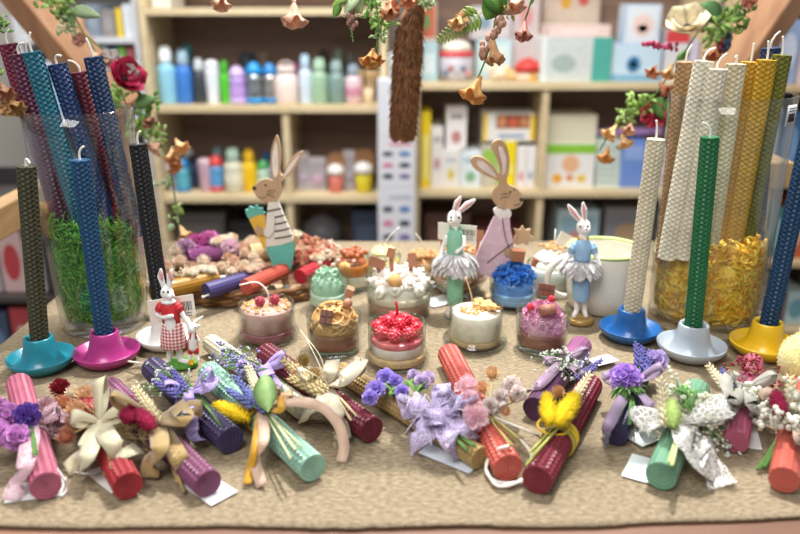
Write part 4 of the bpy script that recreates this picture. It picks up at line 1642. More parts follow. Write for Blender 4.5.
# ---- 2 red with cream satin bow
B = Bundle('bright red honeycomb candle with a cream satin bow and peach everlastings', (84, 404), (128, 486), 33, '#a32d35')
tie = B.at(.45, 90, 1.15)
hp_ = [(62, 404, 8.5, '#c98d69'), (76, 412, 10, '#d1a680'), (86, 396, 9.5, '#d8b48e'), (73, 424, 8, '#bf8b6a'), (66, 437, 8, '#bd7f63'), (73, 393, 7, '#e6d8c0'), (54, 412, 7, '#c79b77')]
B.stems(tie, [B.f(a, b, .024) for a, b, _, _ in hp_], [B.f(112, 470, .024), B.f(106, 476, .012), B.f(118, 488, .004)], STEM, .0011)
for a, b, rr, col in hp_:
    c = B.f(a, b, .026); m = MB(); m.globe(c, rr * scale_at(c), 80); B.part('everlasting_flower', m, mat(col, .75, var=.18, scale=160))
c = B.f(60, 388, .020); m = MB(); m.globe(c, 8.5 * scale_at(c), 100, tip=.7); B.part('everlasting_flower', m, mat('#8f1f2c', .7, var=.2, scale=160), 'dark red flower head')
B.band(.45, .013, satin('#d8cda8'), 1.05)
bow(B, tie, (-.25, .95, 0), .052, .018, satin('#dcd3b2'), [[B.f(86, 446, .03), B.f(76, 462, .01), B.f(66, 470, .003)], [B.f(110, 440, .042), B.f(122, 452, .03), B.f(140, 448, .02)]], loops=((1, .35),), hgt=.6)
bow(B, tie + V((0, 0, .002)), (-1, -.2, 0), .026, .017, satin('#dcd3b2'), [[B.f(88, 455, .035), B.f(80, 470, .012)]], hgt=.8, name='ribbon_loop', knot=False, loops=((1, .0), (-1, .1)))
m = MB(); m.tube(bez(B.f(75, 472, .003), B.f(92, 474, .003), B.f(108, 466, .006), n=6), .0009, 5); B.part('loose_cord', m, WICK)
B.tagcard(112, 477, (1, -.9, 0), .05, .028)

# ---- 3 plum with crimson bunny tails
B = Bundle('plum honeycomb candle with crimson bunny tails and a beige velvet bow', (110, 388), (208, 484), 33, '#82496a')
tie = B.at(.52, 95, 1.15)
B.stems(tie, [B.f(126, 404), B.f(138, 414), B.f(145, 412), B.f(152, 400), B.f(125, 430, .02)], [B.f(180, 482, .005), B.f(186, 492, .004), B.f(176, 474, .012)], STEM, .0016)
for (p0, p1, rr) in [((126, 400), (133, 412), 6.0), ((123, 412), (133, 420), 5.5), ((136, 410), (153, 428), 6.8)]:
    a_, b_ = B.f(*p0, .046), B.f(*p1, .046); m = MB(); m.fuzz(b_, a_, rr * scale_at(a_), 420, .0055); B.part('bunny_tail', m, mat('#a31846', .85, var=.2, scale=200))
m = MB(); m.wheat(B.f(160, 424, .036), B.f(136, 388, .040), .013, 0, .4); B.part('wheat_ear', m, mat('#dccfa6', .75, var=.15))
m = MB(); m.spray(B.f(160, 440, .02), [B.f(116, 424, .02), B.f(126, 438, .015), B.f(134, 432, .02), B.f(108, 418, .015)], .0022, 0, 1, 7, .018); B.part('dried_spray', m, [STEM, mat('#a98a5a', .8, var=.2)])
VEL = mat('#b89a62', .75, var=.12, scale=90, sheen=.5)
B.band(.52, .016, VEL, 1.05)
bow(B, tie, (1, .18, 0), .050, .018, VEL, [[B.f(160, 446, .04), B.f(151, 462, .02), B.f(150, 478, .003)], [B.f(184, 418, .055), B.f(176, 404, .05)], [B.f(178, 456, .03), B.f(184, 470, .006)]], loops=((1, .15), (-.5, .5)), hgt=.55)
B.tagcard(206, 486, (1, -.9, 0), .06, .03)

# ---- 4 dark purple with lavender
B = Bundle('dark purple honeycomb candle with lavender sprigs and a lilac mesh ribbon', (153, 368), (231, 440), 32, '#463d60', wickpx=(126, 361))
tie = B.at(.55, 95, 1.15)
GYP = [GREEN, mat('#e4e6dc', .8, var=.05)]
m = MB(); m.spray(tie, [B.f(160, 384), B.f(150, 392), B.f(170, 374), B.f(182, 378), B.f(158, 372), B.f(142, 388, .03), B.f(175, 390)], .0016, 0, 1, 9, .014); B.part('gypsophila_spray', m, GYP)
for (p0, p1) in [((184, 395), (160, 375)), ((188, 392), (172, 370)), ((182, 398), (155, 382))]:
    m = MB(); m.spike(B.f(*p0, .045), B.f(*p1, .046), .009); B.part('lavender_spike', m, [GREEN, mat('#6a64a8', .8, var=.25)])
heads = [B.f(165, 388), B.f(158, 394, .03), B.f(172, 384)] * 5
B.stems(tie, heads, [B.f(222, 432, .022), B.f(228, 424, .025), B.f(214, 434, .012), B.f(236, 428, .012), B.f(220, 426, .03)], GREEN, .0009)
LM = lace_mat('#b6a2d8', 700, .4, .5)
B.band(.55, .02, LM, 1.06)
bow(B, tie, (1, .45, 0), .030, .016, LM, [[B.f(180, 418, .03), B.f(166, 420, .012)], [B.f(206, 386, .05), B.f(214, 378, .04)]], loops=((1, .7), (-1, .3)), hgt=.9)
bow(B, tie, (.2, -1, 0), .03, .014, LM, [[B.f(192, 430, .03), B.f(204, 440, .006)]], loops=((1, 0),), hgt=.6, name='ribbon_tail', knot=False)

# ---- 5 mint with yellow bunny tail
B = Bundle('mint green honeycomb candle with a yellow bunny tail and long peach ribbon', (209, 372), (313, 468), 33, '#9ac6b0')
tie = B.at(.55, 95, 1.15)
B.stems(tie, [B.f(240, 412, .03), B.f(266, 392), B.f(248, 385), B.f(252, 392)], [B.f(296, 450, .04), B.f(290, 458, .036), B.f(302, 446, .036)], mat('#cfd3a0', .7), .0012)
a_, b_ = B.f(250, 419, .030), B.f(213, 405, .026); m = MB(); m.fuzz(a_, b_, 7 * scale_at(a_), 520, .006); B.part('bunny_tail', m, mat('#ffdc22', .8, var=.05, scale=200))
m = MB(); m.wheat(B.f(262, 402, .048), B.f(248, 366, .046), .012, 0, .4); B.part('wheat_ear', m, mat('#e0d5b2', .75, var=.15))
for (p0, p1) in [((258, 404), (236, 378)), ((256, 408), (228, 390)), ((262, 406), (244, 390)), ((268, 412), (250, 398))]:
    m = MB(); m.spike(B.f(*p0, .043), B.f(*p1, .043), .010); B.part('lavender_spike', m, [GREEN, mat('#7078b4', .8, var=.25)])
m = MB(); m.leaf(B.f(268, 412, .045), B.f(264, 374, .064), .026, up=(0, -.8, .6), fold=.15, curl=.05); B.part('green_leaf', m, mat('#a9cf82', .5, var=.12))
YR_ = satin('#d9a520')
PCH = satin('#e3c3ab')
B.band(.545, .012, YR_, 1.06)
bow(B, tie, (-1, -.5, 0), .020, .008, YR_, [[B.f(256, 440, .035), B.f(250, 470, .012), B.f(247, 484, .004)], [B.f(280, 410, .05), B.f(280, 396, .05)]], hgt=.7, name='yellow_ribbon', loops=((1, .1),))
bow(B, tie, (1, .6, 0), .026, .011, PCH, [[B.f(300, 402, .055), B.f(322, 408, .05), B.f(338, 424, .035), B.f(344, 446, .016), B.f(341, 462, .003)], [B.f(264, 438, .04), B.f(255, 458, .02), B.f(262, 486, .003)]], loops=((.8, .6),), hgt=.5, name='peach_ribbon')
bow(B, tie, (1, .2, 0), .036, .015, mat('#cfa886', .5, var=.1), [], loops=((1, .25),), hgt=.45, name='ribbon_loop', knot=False)

# ---- 6 cream one lying behind the mint
B = Bundle('small cream honeycomb candle with lavender blue flowers, behind the mint candle', (211, 343), (303, 409), 25, '#d8d3bc')
tie = B.at(.6, 95, 1.15)
GY2 = [GREEN, mat('#9d93cc', .8, var=.3)]
m = MB(); m.spray(tie, [B.f(226, 362, .04), B.f(236, 352, .042), B.f(246, 362, .044), B.f(240, 372, .04), B.f(226, 350, .036), B.f(252, 372, .04)], .0022, 0, 1, 9, .016); B.part('lavender_blossom', m, GY2)
m = MB(); m.spray(tie, [B.f(232, 366, .036), B.f(244, 350, .036), B.f(222, 358, .032), B.f(252, 362, .036)], .0016, 0, 1, 8, .014); B.part('white_blossom', m, GYP)
m = MB()
for k in range(16):
    q = B.f(222 + R.uniform(0, 34), 350 + R.uniform(0, 26), .034); m.leaf(q, q + V((R.uniform(-1, 1), R.uniform(-.3, 1), R.uniform(-.2, .4))) * .016, .005)
B.part('leaf_sprig', m, GREEN)
B.band(.6, .018, LM, 1.08)
bow(B, tie, (1, .4, 0), .030, .018, LM, [[B.f(268, 376, .04), B.f(262, 366, .036)], [B.f(276, 388, .03), B.f(286, 398, .012)]], loops=((1, .4), (-1, .3)), hgt=.8)
B.stems(tie, [B.f(240, 362)] * 6, [B.f(288, 396, .026), B.f(294, 390, .022)], GREEN, .0009)

# ---- 7 dark red with wheat and cream ribbon
B = Bundle('dark red honeycomb candle with wheat and a cream ribbon, in the middle of the row', (266, 353), (372, 430), 30, '#702334')
tie = B.at(.62, 95, 1.15)
for (p0, p1, w_) in [((318, 388), (284, 360), .013), ((322, 394), (290, 378), .012), ((326, 390), (296, 366), .011)]:
    m = MB(); m.wheat(B.f(*p0, .04), B.f(*p1, .043), w_, 0, .6); B.part('wheat_ear', m, mat('#cdbb8a', .75, var=.18))
for (px, py, rr, col) in [(303, 362, 7, '#a98f56'), (314, 376, 7.5, '#b79a64'), (298, 372, 5.5, '#c08668')]:
    c = B.f(px, py, .042); m = MB(); m.globe(c, rr * scale_at(c), 60); B.part('dried_bud', m, mat(col, .8, var=.2))
m = MB(); m.tube(bez(tie, B.f(318, 362, .05), B.f(306, 338, .045), n=6), .0007, 5); m.tube(bez(tie, B.f(320, 356, .05), B.f(300, 330, .05), n=6), .0006, 5)
B.part('grass_stalk', m, mat('#d8ceb0', .8))
B.stems(tie, [B.f(308, 374), B.f(302, 380)] * 3, [B.f(352, 420, .036), B.f(358, 416, .034), B.f(346, 414, .036)], mat('#c9b488', .8), .0013)
CRM = satin('#ddd2b8')
B.band(.62, .014, CRM, 1.06)
bow(B, tie, (1, .55, 0), .045, .016, CRM, [[B.f(342, 380, .05), B.f(358, 366, .055), B.f(362, 358, .05)], [B.f(322, 402, .04), B.f(310, 412, .02), B.f(300, 418, .006)], [B.f(336, 412, .04), B.f(342, 428, .02), B.f(344, 440, .006)], [B.f(330, 372, .05), B.f(333, 360, .05)]], loops=((1, .3), (-.55, .4)), hgt=.55)

# ---- 8 straw coloured with lilac tulle bow
B = Bundle('straw coloured honeycomb candle with violet statice and a big lilac tulle bow', (341, 371), (480, 458), 27, '#b99c66')
tie = B.at(.72, 95, 1.2)
for (px, py, rr) in [(376, 390, 8), (386, 378, 8), (395, 382, 6), (370, 398, 6), (402, 392, 5)]:
    c = B.f(px, py, .040); m = MB(); m.ruffles(c, rr * scale_at(c), 55, sz=.0055, up=(-.2, -.4, 1)); B.part('statice_flower', m, mat('#b9a6ee', .7, var=.25, scale=200))
for (px, py, rr) in [(422, 382, 7), (414, 376, 5), (428, 378, 5)]:
    c = B.f(px, py, .040); m = MB(); m.ruffles(c, rr * scale_at(c), 45, sz=.005, up=(.2, -.4, 1)); B.part('statice_flower', m, mat('#dccbe8', .7, var=.2, scale=200), 'pale lilac flower head')
m = MB()
for k in range(22):
    q = B.f(386 + R.uniform(0, 36), 388 + R.uniform(-6, 12), .034); m.leaf(q, q + V((R.uniform(-1, 1), R.uniform(-.4, 1), R.uniform(0, .5))) * .018, .006)
B.part('leaf_sprig', m, mat('#6f9a4e', .6, var=.25))
B.stems(tie, [B.f(384, 390), B.f(395, 392), B.f(416, 388), B.f(404, 394)] * 2, [B.f(474, 446, .028), B.f(468, 450, .03), B.f(478, 440, .022)], GREEN, .0011)
B.band(.70, .03, LILACT, 1.09, 'tulle_band')
bow(B, tie, (-.9, .35, 0), .029, .025, LILACT, [[B.f(425, 432, .03), B.f(410, 446, .006)], [B.f(450, 436, .035), B.f(455, 452, .008)], [B.f(466, 424, .04), B.f(470, 434, .02)]], fluff=1, loops=((1, .25), (-.8, .5)), hgt=.7, name='tulle_bow')
bow(B, tie, (.2, 1, 0), .028, .026, LILACT, [], fluff=1, loops=((1, .45), (-.9, .3)), hgt=.8, name='tulle_bow', knot=False)
m = MB()
for k in range(9):
    m.tube(bez(tie + V((0, 0, .01)), tie + V((R.uniform(-.03, .03), R.uniform(-.03, .02), .022)), tie + V((R.uniform(-.05, .05), R.uniform(-.06, .01), -.004)), n=6), .0006, 4)
B.part('silver_thread', m, mat('#dcd3ea', .35))
B.tagcard(449, 458, (1, -.75, 0), .062, .022, '#d9e2ea')

# ---- 9 coral with white flowers and twine
B = Bundle('coral red honeycomb candle with white blossoms, peach rosebuds and white twine', (449, 354), (508, 468), 34, '#cc6154')
tie = B.at(.72, 90, 1.15)
for (px, py, rr, col) in [(492, 374, 7, '#d9b285'), (482, 388, 6, '#cfa078'), (514, 398, 6, '#d6ab8a'), (506, 412, 5, '#c99a72')]:
    c = B.f(px, py, .040); m = MB(); m.globe(c, rr * scale_at(c), 60, lift=.9); B.part('everlasting_bud', m, mat(col, .75, var=.18))
for (px, py, rr) in [(512, 386, 8), (500, 398, 7), (490, 406, 6), (518, 394, 6)]:
    c = B.f(px, py, .044); m = MB(); m.ruffles(c, rr * scale_at(c), 50, sz=.006, up=(0, -.4, 1)); B.part('white_blossom', m, mat('#efe3de', .75, var=.05))
m = MB(); c = B.f(475, 418, .042); m.ruffles(c, .011, 26, sz=.008, up=(-.3, -.5, 1)); m.ruffles(B.f(470, 402, .04), .009, 18, sz=.008); m.ruffles(B.f(468, 388, .036), .012, 20, sz=.008); B.part('tulle_rosette', m, PINKT)
B.stems(tie, [B.f(492, 380), B.f(506, 396), B.f(486, 396), B.f(514, 402)] * 2, [B.f(518, 438, .03), B.f(512, 446, .036), B.f(522, 446, .02)], mat('#a89a5c', .8), .0009)
for k, tt in enumerate((.70, .715, .73, .745)):
    B.band(tt, .0034, TWINE, 1.09, 'twine_wrap', .002, .001 * (k - 1))
m = MB()
for k in range(2):
    q = [B.f(520, 440, .02), B.f(532, 456 + 3 * k, .008), B.f(524, 478 + 2 * k, .006), B.f(498, 486 - 4 * k, .005), B.f(486, 466 + 4 * k, .006), B.f(494, 452, .022), B.f(508, 446, .038)]
    m.tube(bez(*[tie] + q, n=6), .0017, 5)
m.tube(bez(tie, B.f(530, 432, .03), B.f(542, 440, .003), B.f(545, 452, .003), n=6), .0012, 5)
B.part('loose_twine', m, TWINE)
bow(B, tie, (1, .35, 0), .02, .008, mat('#e6ddd6', .7), [], loops=((1, .5), (-1, .3)), hgt=.8, name='small_bow')

# ---- 10 dark plum ribbed, behind
B = Bundle('ribbed violet candle with gypsophila and a mauve bow, behind the maroon one', (581, 346), (535, 409), 28, '#5e3a5a', 'rib')
tie = B.at(.45, 92, 1.15)
m = MB(); m.candle(B.a, B.a + B.d * B.L * .30, B.r * 1.025, 'rib', 60); B.part('wax_band', m, wax('#9c5f88'), 'lighter mauve end')
m = MB(); m.spray(tie, [B.f(548, 358, .032), B.f(558, 352, .036), B.f(566, 360, .038), B.f(574, 366, .036), B.f(545, 366, .03), B.f(562, 370, .04), B.f(580, 360, .03)], .0018, 0, 1, 10, .013); B.part('gypsophila_spray', m, GYP)
for (p0, p1) in [((575, 378), (602, 360)), ((578, 372), (588, 352)), ((572, 380), (596, 368))]:
    m = MB(); m.spike(B.f(*p0, .03), B.f(*p1, .028), .008); B.part('lavender_spike', m, [GREEN, mat('#7a73b0', .8, var=.25)])
MAU = satin('#a58aa3')
B.band(.45, .014, MAU, 1.05)
bow(B, tie, (1, .45, 0), .030, .012, MAU, [[B.f(540, 384, .035), B.f(528, 392, .01)], [B.f(580, 372, .035), B.f(572, 362, .03)]], loops=((.9, .25), (-1, .1)), hgt=.55)
B.tagcard(603, 360, (1, .5, 0), .035, .022, '#d3cfe6', .006)
# ---- 11 maroon ribbed with two yellow bunny tails
B = Bundle('maroon honeycomb candle with two yellow bunny tails and a yellow elastic', (590, 385), (537, 480), 35, '#812b39')
tie = B.at(.55, 95, 1.15)
for (p0, p1, rr) in [((549, 424), (547, 394), 6.5), ((557, 425), (577, 394), 8.5)]:
    a_, b_ = B.f(*p0, .050), B.f(*p1, .060); m = MB(); m.fuzz(a_, b_, rr * scale_at(a_), 520, .006); B.part('bunny_tail', m, mat('#ffdf22', .8, var=.05, scale=200))
m = MB(); m.wheat(B.f(566, 412, .044), B.f(590, 374, .05), .012, 0, .4); B.part('wheat_ear', m, mat('#e0d2ae', .75, var=.15))
c = B.f(558, 392, .040); m = MB(); m.globe(c, 6 * scale_at(c), 60); B.part('dried_bud', m, mat('#c99a68', .8))
B.stems(tie, [B.f(549, 420, .05), B.f(558, 424, .05), B.f(566, 412, .044)], [B.f(526, 464, .03), B.f(534, 456, .042), B.f(528, 452, .03)], mat('#b0b35c', .8), .0013)
for tt, k in ((.59, '#f0c928'), (.62, '#f0c928'), (.65, '#a89b40')):
    B.band(tt, .0055, mat(k, .5), 1.10, 'elastic_band', .003)
m = MB(); m.tube([B.at(.62, 60, 1.15) + V((math.cos(a) * .016, math.sin(a) * .016 - .004, .001 * math.sin(a))) for a in [2 * PI * i / 20 for i in range(21)]], .0016, 6); B.part('elastic_loop', m, mat('#e6c02a', .5))

# ---- 12 dark blue with purple statice
B = Bundle('dark indigo honeycomb candle with a purple statice head and mauve ribbon', (640, 372), (615, 434), 28, '#3a3558')
tie = B.at(.42, 90, 1.2)
c = B.f(625, 380, .045); m = MB(); m.ruffles(c, 15 * scale_at(c), 110, sz=.0065, up=(0, -.25, 1)); B.part('statice_flower', m, mat('#c19ae8', .7, var=.3, scale=220))
m = MB()
for k in range(26):
    an = R.uniform(PI * 1.05, PI * 1.95); q = B.f(627, 386, .042); m.leaf(q, q + V((math.cos(an) * .022, math.sin(an) * .018, R.uniform(-.014, .002))), .004)
B.part('green_bract', m, mat('#6f9a50', .6, var=.25))
for (p0, p1) in [((640, 372), (636, 344)), ((644, 374), (642, 348)), ((646, 378), (650, 352))]:
    m = MB(); m.spike(B.f(*p0, .036), B.f(*p1, .036), .011); B.part('lavender_spike', m, [GREEN, mat('#5d5a9c', .8, var=.25)])
m = MB(); m.ruffles(B.f(656, 362, .03), .012, 26, sz=.009, up=(0, -.4, 1)); B.part('papery_flower', m, mat('#c9b7e2', .7))
B.stems(tie, [B.f(626, 390, .045)] * 5, [B.f(630, 424, .034), B.f(634, 416, .034)], GREEN, .0012)
MV = satin('#9d86a4')
B.band(.42, .016, MV, 1.05)
bow(B, tie, (-1, -.12, 0), .036, .012, MV, [[B.f(611, 420, .04), B.f(606, 436, .02), B.f(607, 446, .004)], [B.f(650, 404, .04), B.f(655, 414, .02)]], loops=((1, .15), (-.7, .35)), hgt=.5)
B.tagcard(640, 437, (1, .6, 0), .026, .030, '#dde3e2', .002)

# ---- 13 green ribbed with lace bow
B = Bundle('sage green ribbed candle with a large white lace bow and wheat', (697, 390), (661, 476), 34, '#76a687', 'rib')
tie = B.at(.50, 92, 1.2)
m = MB(); m.wheat(B.f(666, 424, .05), B.f(661, 380, .062), .013, 0, .5); B.part('wheat_ear', m, mat('#e2d6b2', .75, var=.15))
a_, b_ = B.f(673, 428, .052), B.f(672, 400, .062); m = MB(); m.fuzz(a_, b_, 6 * scale_at(a_), 420, .005); B.part('bunny_tail', m, mat('#b4cc78', .85, var=.15, scale=200))
m = MB(); m.spray(tie, [B.f(680, 396, .045), B.f(690, 402, .045), B.f(698, 410, .042), B.f(706, 404, .034), B.f(676, 388, .045), B.f(700, 420, .03), B.f(710, 414, .026)], .0040, 0, 1, 12, .015); B.part('white_blossom', m, [GREEN, mat('#e6e6cf', .8)])
m = MB()
for k in range(26):
    q = B.f(678 + R.uniform(0, 18), 394 + R.uniform(0, 18), .045); m.leaf(q, q + V((R.uniform(-1, 1), R.uniform(-.2, 1), R.uniform(0, .7))) * .02, .006)
B.part('leaf_sprig', m, mat('#7fb565', .6, var=.25))
B.stems(tie, [B.f(666, 420, .05), B.f(673, 425, .05), B.f(690, 408, .045)] * 2, [B.f(668, 462, .04), B.f(672, 466, .04)], mat('#c4d08a', .7), .0013)
B.band(.5, .02, WHITEL, 1.06)
bow(B, B.at(.58, 92, 1.18), (-1, -.12, 0), .050, .030, WHITEL, [[B.f(700, 452, .036), B.f(716, 472, .010), B.f(724, 486, .003)], [B.f(690, 440, .045), B.f(706, 444, .03), B.f(716, 452, .008)]], loops=((1, -.05), (-.9, .2)), hgt=.35, name='lace_bow')
bow(B, B.at(.58, 92, 1.2), (1, .25, 0), .042, .026, WHITEL, [], loops=((1, .1), (-1, -.05)), hgt=.3, name='lace_bow', knot=False)
B.tagcard(640, 468, (.55, 1, 0), .045, .026, '#dfe6e6')
m = MB(); m.spray(B.f(700, 420, .03), [B.f(712, 440, .012), B.f(722, 446, .006), B.f(734, 450, .004), B.f(718, 432, .01)], .002, 0, 1, 8, .014); B.part('gypsophila_spray', m, GYP)

# ---- 14 rose pink with silver grey ribbon
B = Bundle('rose pink honeycomb candle with a silver grey ribbon and tiny red flowers', (753, 362), (736, 442), 27, '#b25a73')
tie = B.at(.5, 92, 1.2)
m = MB(); m.spray(B.at(.3, 95, 1.2), [B.f(742, 362, .04), B.f(752, 360, .042), B.f(760, 372, .035), B.f(738, 370, .036), B.f(766, 380, .02), B.f(774, 388, .008)], .0022, 0, 1, 10, .013); B.part('red_blossom', m, [STEM, mat('#a33247', .75, var=.25)])
m = MB(); m.wheat(B.f(728, 392, .03), B.f(709, 366, .03), .012, 0, .5); B.part('wheat_ear', m, mat('#dccfae', .75, var=.15))
m = MB(); m.spike(B.f(735, 390, .036), B.f(722, 370, .034), .009); B.part('lavender_spike', m, [GREEN, mat('#6b6aa6', .8, var=.25)])
m = MB(); m.spray(tie, [B.f(712, 400, .02), B.f(722, 408, .02), B.f(716, 418, .012)], .0024, 0, 1, 9, .014); B.part('gypsophila_spray', m, GYP)
SIL = satin('#b6b2a6')
B.band(.5, .015, SIL, 1.06)
bow(B, tie, (.9, .1, 0), .028, .014, SIL, [[B.f(733, 400, .05), B.f(726, 384, .045), B.f(730, 376, .045)], [B.f(752, 404, .045), B.f(760, 414, .02), B.f(755, 424, .006)], [B.f(728, 412, .04), B.f(722, 426, .02)]], loops=((1, .5), (-.8, .5)), hgt=.8)
B.tagcard(746, 436, (.3, 1, 0), .05, .026, '#dfe0de')

# ---- 15 coral at the right edge
B = Bundle('salmon ribbed candle at the right end with a crimson flower and twine bow', (802, 378), (784, 480), 32, '#c96153', 'rib')
tie = B.at(.46, 92, 1.2)
a_, b_ = B.f(781, 416, .050), B.f(776, 392, .062); m = MB(); m.fuzz(a_, b_, 7 * scale_at(a_), 420, .005); B.part('bunny_tail', m, mat('#a01a48', .85, var=.2, scale=200))
m = MB(); m.wheat(B.f(792, 410, .05), B.f(790, 378, .06), .013, 0, .4); B.part('wheat_ear', m, mat('#d8cba0', .75, var=.15))
m = MB(); m.spray(tie, [B.f(760, 404, .03), B.f(766, 414, .028), B.f(794, 404, .05), B.f(800, 412, .045), B.f(788, 420, .045), B.f(757, 396, .03), B.f(797, 396, .05)], .0042, 0, 1, 12, .014); B.part('white_blossom', m, [GREEN, mat('#ece9dc', .8)])
B.stems(tie, [B.f(778, 418, .04)] * 7, [B.f(764, 466, .005), B.f(758, 470, .004), B.f(772, 458, .012)], mat('#5d8a3e', .6, var=.2), .0015)
TB = mat('#b39a88', .7, var=.15, scale=300)
B.band(.46, .012, TB, 1.06)
bow(B, tie, (-1, .08, 0), .042, .013, TB, [[B.f(800, 438, .045), B.f(808, 440, .03)]], loops=((1, .1), (-.8, .2)), hgt=.6)
# ================================================================= dessert candles in glasses
GLASS = glass_mat('#f6fbfa', 1.15)
R.seed(40)


class Jar:
    def __init__(self, label, base_px, dia, rim_y, foot=1.0, footh=.0, name='dessert_candle', bowl=False):
        p = self.p = T(*base_px)
        s = scale_at(p)
        self.H = H = Q(base_px[0], rim_y, p.y).z - TZ
        self.r = r = dia / 2 * s
        self.foot = foot
        self.o = thing(name, label, 'candle', p, 'dessert candles in glasses')
        th = .0022
        m = MB()
        if foot > 1.0:
            z0 = footh * H
            out = [(r * foot * .72, .0006), (r * foot * .95, .003), (r * foot, z0 * .55), (r * foot * .985, z0 * .8), (r * 1.02, z0), (r, z0 * 1.25)]
        elif bowl:
            out = [(r * .45, .0006), (r * .5, .002), (r * .72, H * .2), (r * .95, H * .55)]
        else:
            out = [(r * .86, .0006), (r * .93, .0022), (r * .95, H * .12)]
        prof = out + [(r, H * .75), (r, H), (r - th * .5, H + .0006), (r - th, H)]
        inner = [(r - th, H * .75)]
        if foot > 1.0:
            inner += [(r - th, z0 * 1.25), (r * 1.02 - th, z0), (r * foot - th * 1.6, z0 * .7), (r * foot * .9 - th, .0055)]
        elif bowl:
            inner += [(r * .95 - th, H * .55), (r * .72 - th, H * .22), (r * .4, .006)]
        else:
            inner += [(r * .95 - th, H * .2), (r * .88 - th, H * .16)]
        prof += inner + [(.0005, inner[-1][1])]
        m.lathe(prof, p, 48)
        m.build('glass', GLASS, self.o)

    def rin(self, f):
        z = f * self.H
        if self.foot > 1 and f < .32:
            return self.r * self.foot - .0055 if f < .22 else self.r - .0035
        return self.r - .0034

    def layer(self, f0, f1, col, rough=.45, r0=None, r1=None, top_round=0, coat=0, bump=.0, var=.08, name='wax_layer'):
        m = MB()
        H = self.H
        a = r0 if r0 is not None else self.rin(f0 + .01)
        b = r1 if r1 is not None else self.rin(f1 - .01)
        pr = [(a * .97, f0 * H), (a, f0 * H + .0008)]
        if abs(a - b) > .001:
            pr += [(a, (f0 * .6 + f1 * .4) * H), (b, (f0 * .25 + f1 * .75) * H)]
        pr += [(b, f1 * H - .0008), (b * .98, f1 * H), (b * .6, f1 * H + top_round * .8), (.0005, f1 * H + top_round)]
        m.lathe(pr, self.p, 40)
        return m.build(name, mat(col, rough, var=var, scale=120, coat=coat, bump=bump, bscale=500), self.o)

    def pt(self, x, y, f):
        return self.p + V((x * self.r, y * self.r, f * self.H))

    def add(self, name, mb, mats):
        return mb.build(name, mats, self.o)


def crumbs(m, c, rr, n, size, flat=.4):
    for _ in range(n):
        a, q = R.uniform(0, 2 * PI), rr * R.random() ** .5
        m.ball(V(c) + V((math.cos(a) * q, math.sin(a) * q, R.uniform(0, size * .6))), size * R.uniform(.5, 1), (1, R.uniform(.6, 1), flat + .3), 6, 4)


def choc_bar(m, c, w, h, d, nx, ny, rot):
    m.box(c, (w, d * .6, h), rot)
    for i in range(nx):
        for j in range(ny):
            q = V(((i + .5) / nx * w - w / 2, -d * .4, (j + .5) / ny * h - h / 2))
            m.box(V(c) + rot @ q, (w / nx * .8, d * .5, h / ny * .8), rot)


def rot(x=0, y=0, z=0):
    return Matrix.Rotation(math.radians(z), 3, 'Z') @ Matrix.Rotation(math.radians(y), 3, 'Y') @ Matrix.Rotation(math.radians(x), 3, 'X')

CHOC = mat('#6e4434', .35, var=.08, coat=.2)
MILK = mat('#a06a4c', .4, var=.08, coat=.15)
BISC = mat('#d3a566', .75, var=.18, scale=150, bump=.4, bscale=600)

# A mousse with two raspberries
J = Jar('pink mousse candle with two raspberries and crumbs, front left of the dessert glasses', (268, 338), 55, 303, 1.13, .34)
J.layer(.12, .34, '#8d4750', .4, r0=J.r * .98, r1=J.r * .98, name='berry_layer')
J.layer(.345, .90, '#bc8f86', .55, top_round=.003)
m = MB(); crumbs(m, J.pt(0, 0, .93), J.r * .85, 90, .0032); J.add('crumb_topping', m, BISC)
for x, y in ((-.18, -.2), (.32, .0)):
    m = MB(); m.raspberry(J.pt(x, y, 1.10), .0072, axis=(.3, -.3, 1)); J.add('raspberry', m, mat('#a3283e', .35, var=.15, coat=.3))
m = MB(); m.tube(bez(J.pt(.1, .1, .95), J.pt(.05, .1, 1.3), J.pt(-.3, .1, 1.55), J.pt(-.9, 0, 1.5), n=6), .0011, 6); J.add('wick', m, WICK)
# B chocolate with caramel piping
J = Jar('chocolate candle topped with caramel strands and a dark chocolate piece', (335, 349), 54, 313)
J.layer(.17, .55, '#86513f', .35, coat=.2)
m = MB()
cc = J.pt(0, 0, .6)
m.ball(J.pt(0, 0, .62), J.r * .84, (1, 1, .95), 16, 10)
for k in range(34):
    a0 = R.uniform(0, 2 * PI); pts = []
    tl = R.uniform(.3, 1.1); ph = R.uniform(.2, 1.35)
    for i in range(11):
        t = i / 10
        a = a0 + tl * 2.2 * t
        el = ph + .35 * math.sin(5 * t + k)
        rr = J.r * (.88 + .05 * math.sin(k * 2.1))
        z = .62 * J.H + rr * 1.02 * math.sin(max(.03, el))
        cr = rr * math.cos(max(.03, el))
        if z < J.H:
            cr = min(cr, J.r * .84)
        pts.append(J.p + V((math.cos(a) * cr, math.sin(a) * cr, z)))
    m.tube(pts, .0021, 7)
J.add('caramel_strands', m, mat('#c79a5e', .5, var=.12, scale=120))
m = MB(); choc_bar(m, J.pt(-.2, -.82, 1.12), .016, .018, .009, 2, 2, rot(-25, 8, 0)); J.add('chocolate_piece', m, CHOC)
m = MB(); m.ball(J.pt(.52, -.2, 1.32), .0065, nu=12, nv=8); m.box(J.pt(.58, .1, 1.55), (.010, .010, .012), rot(10, 20, 0)); J.add('milk_chocolate', m, mat('#b37f60', .45))
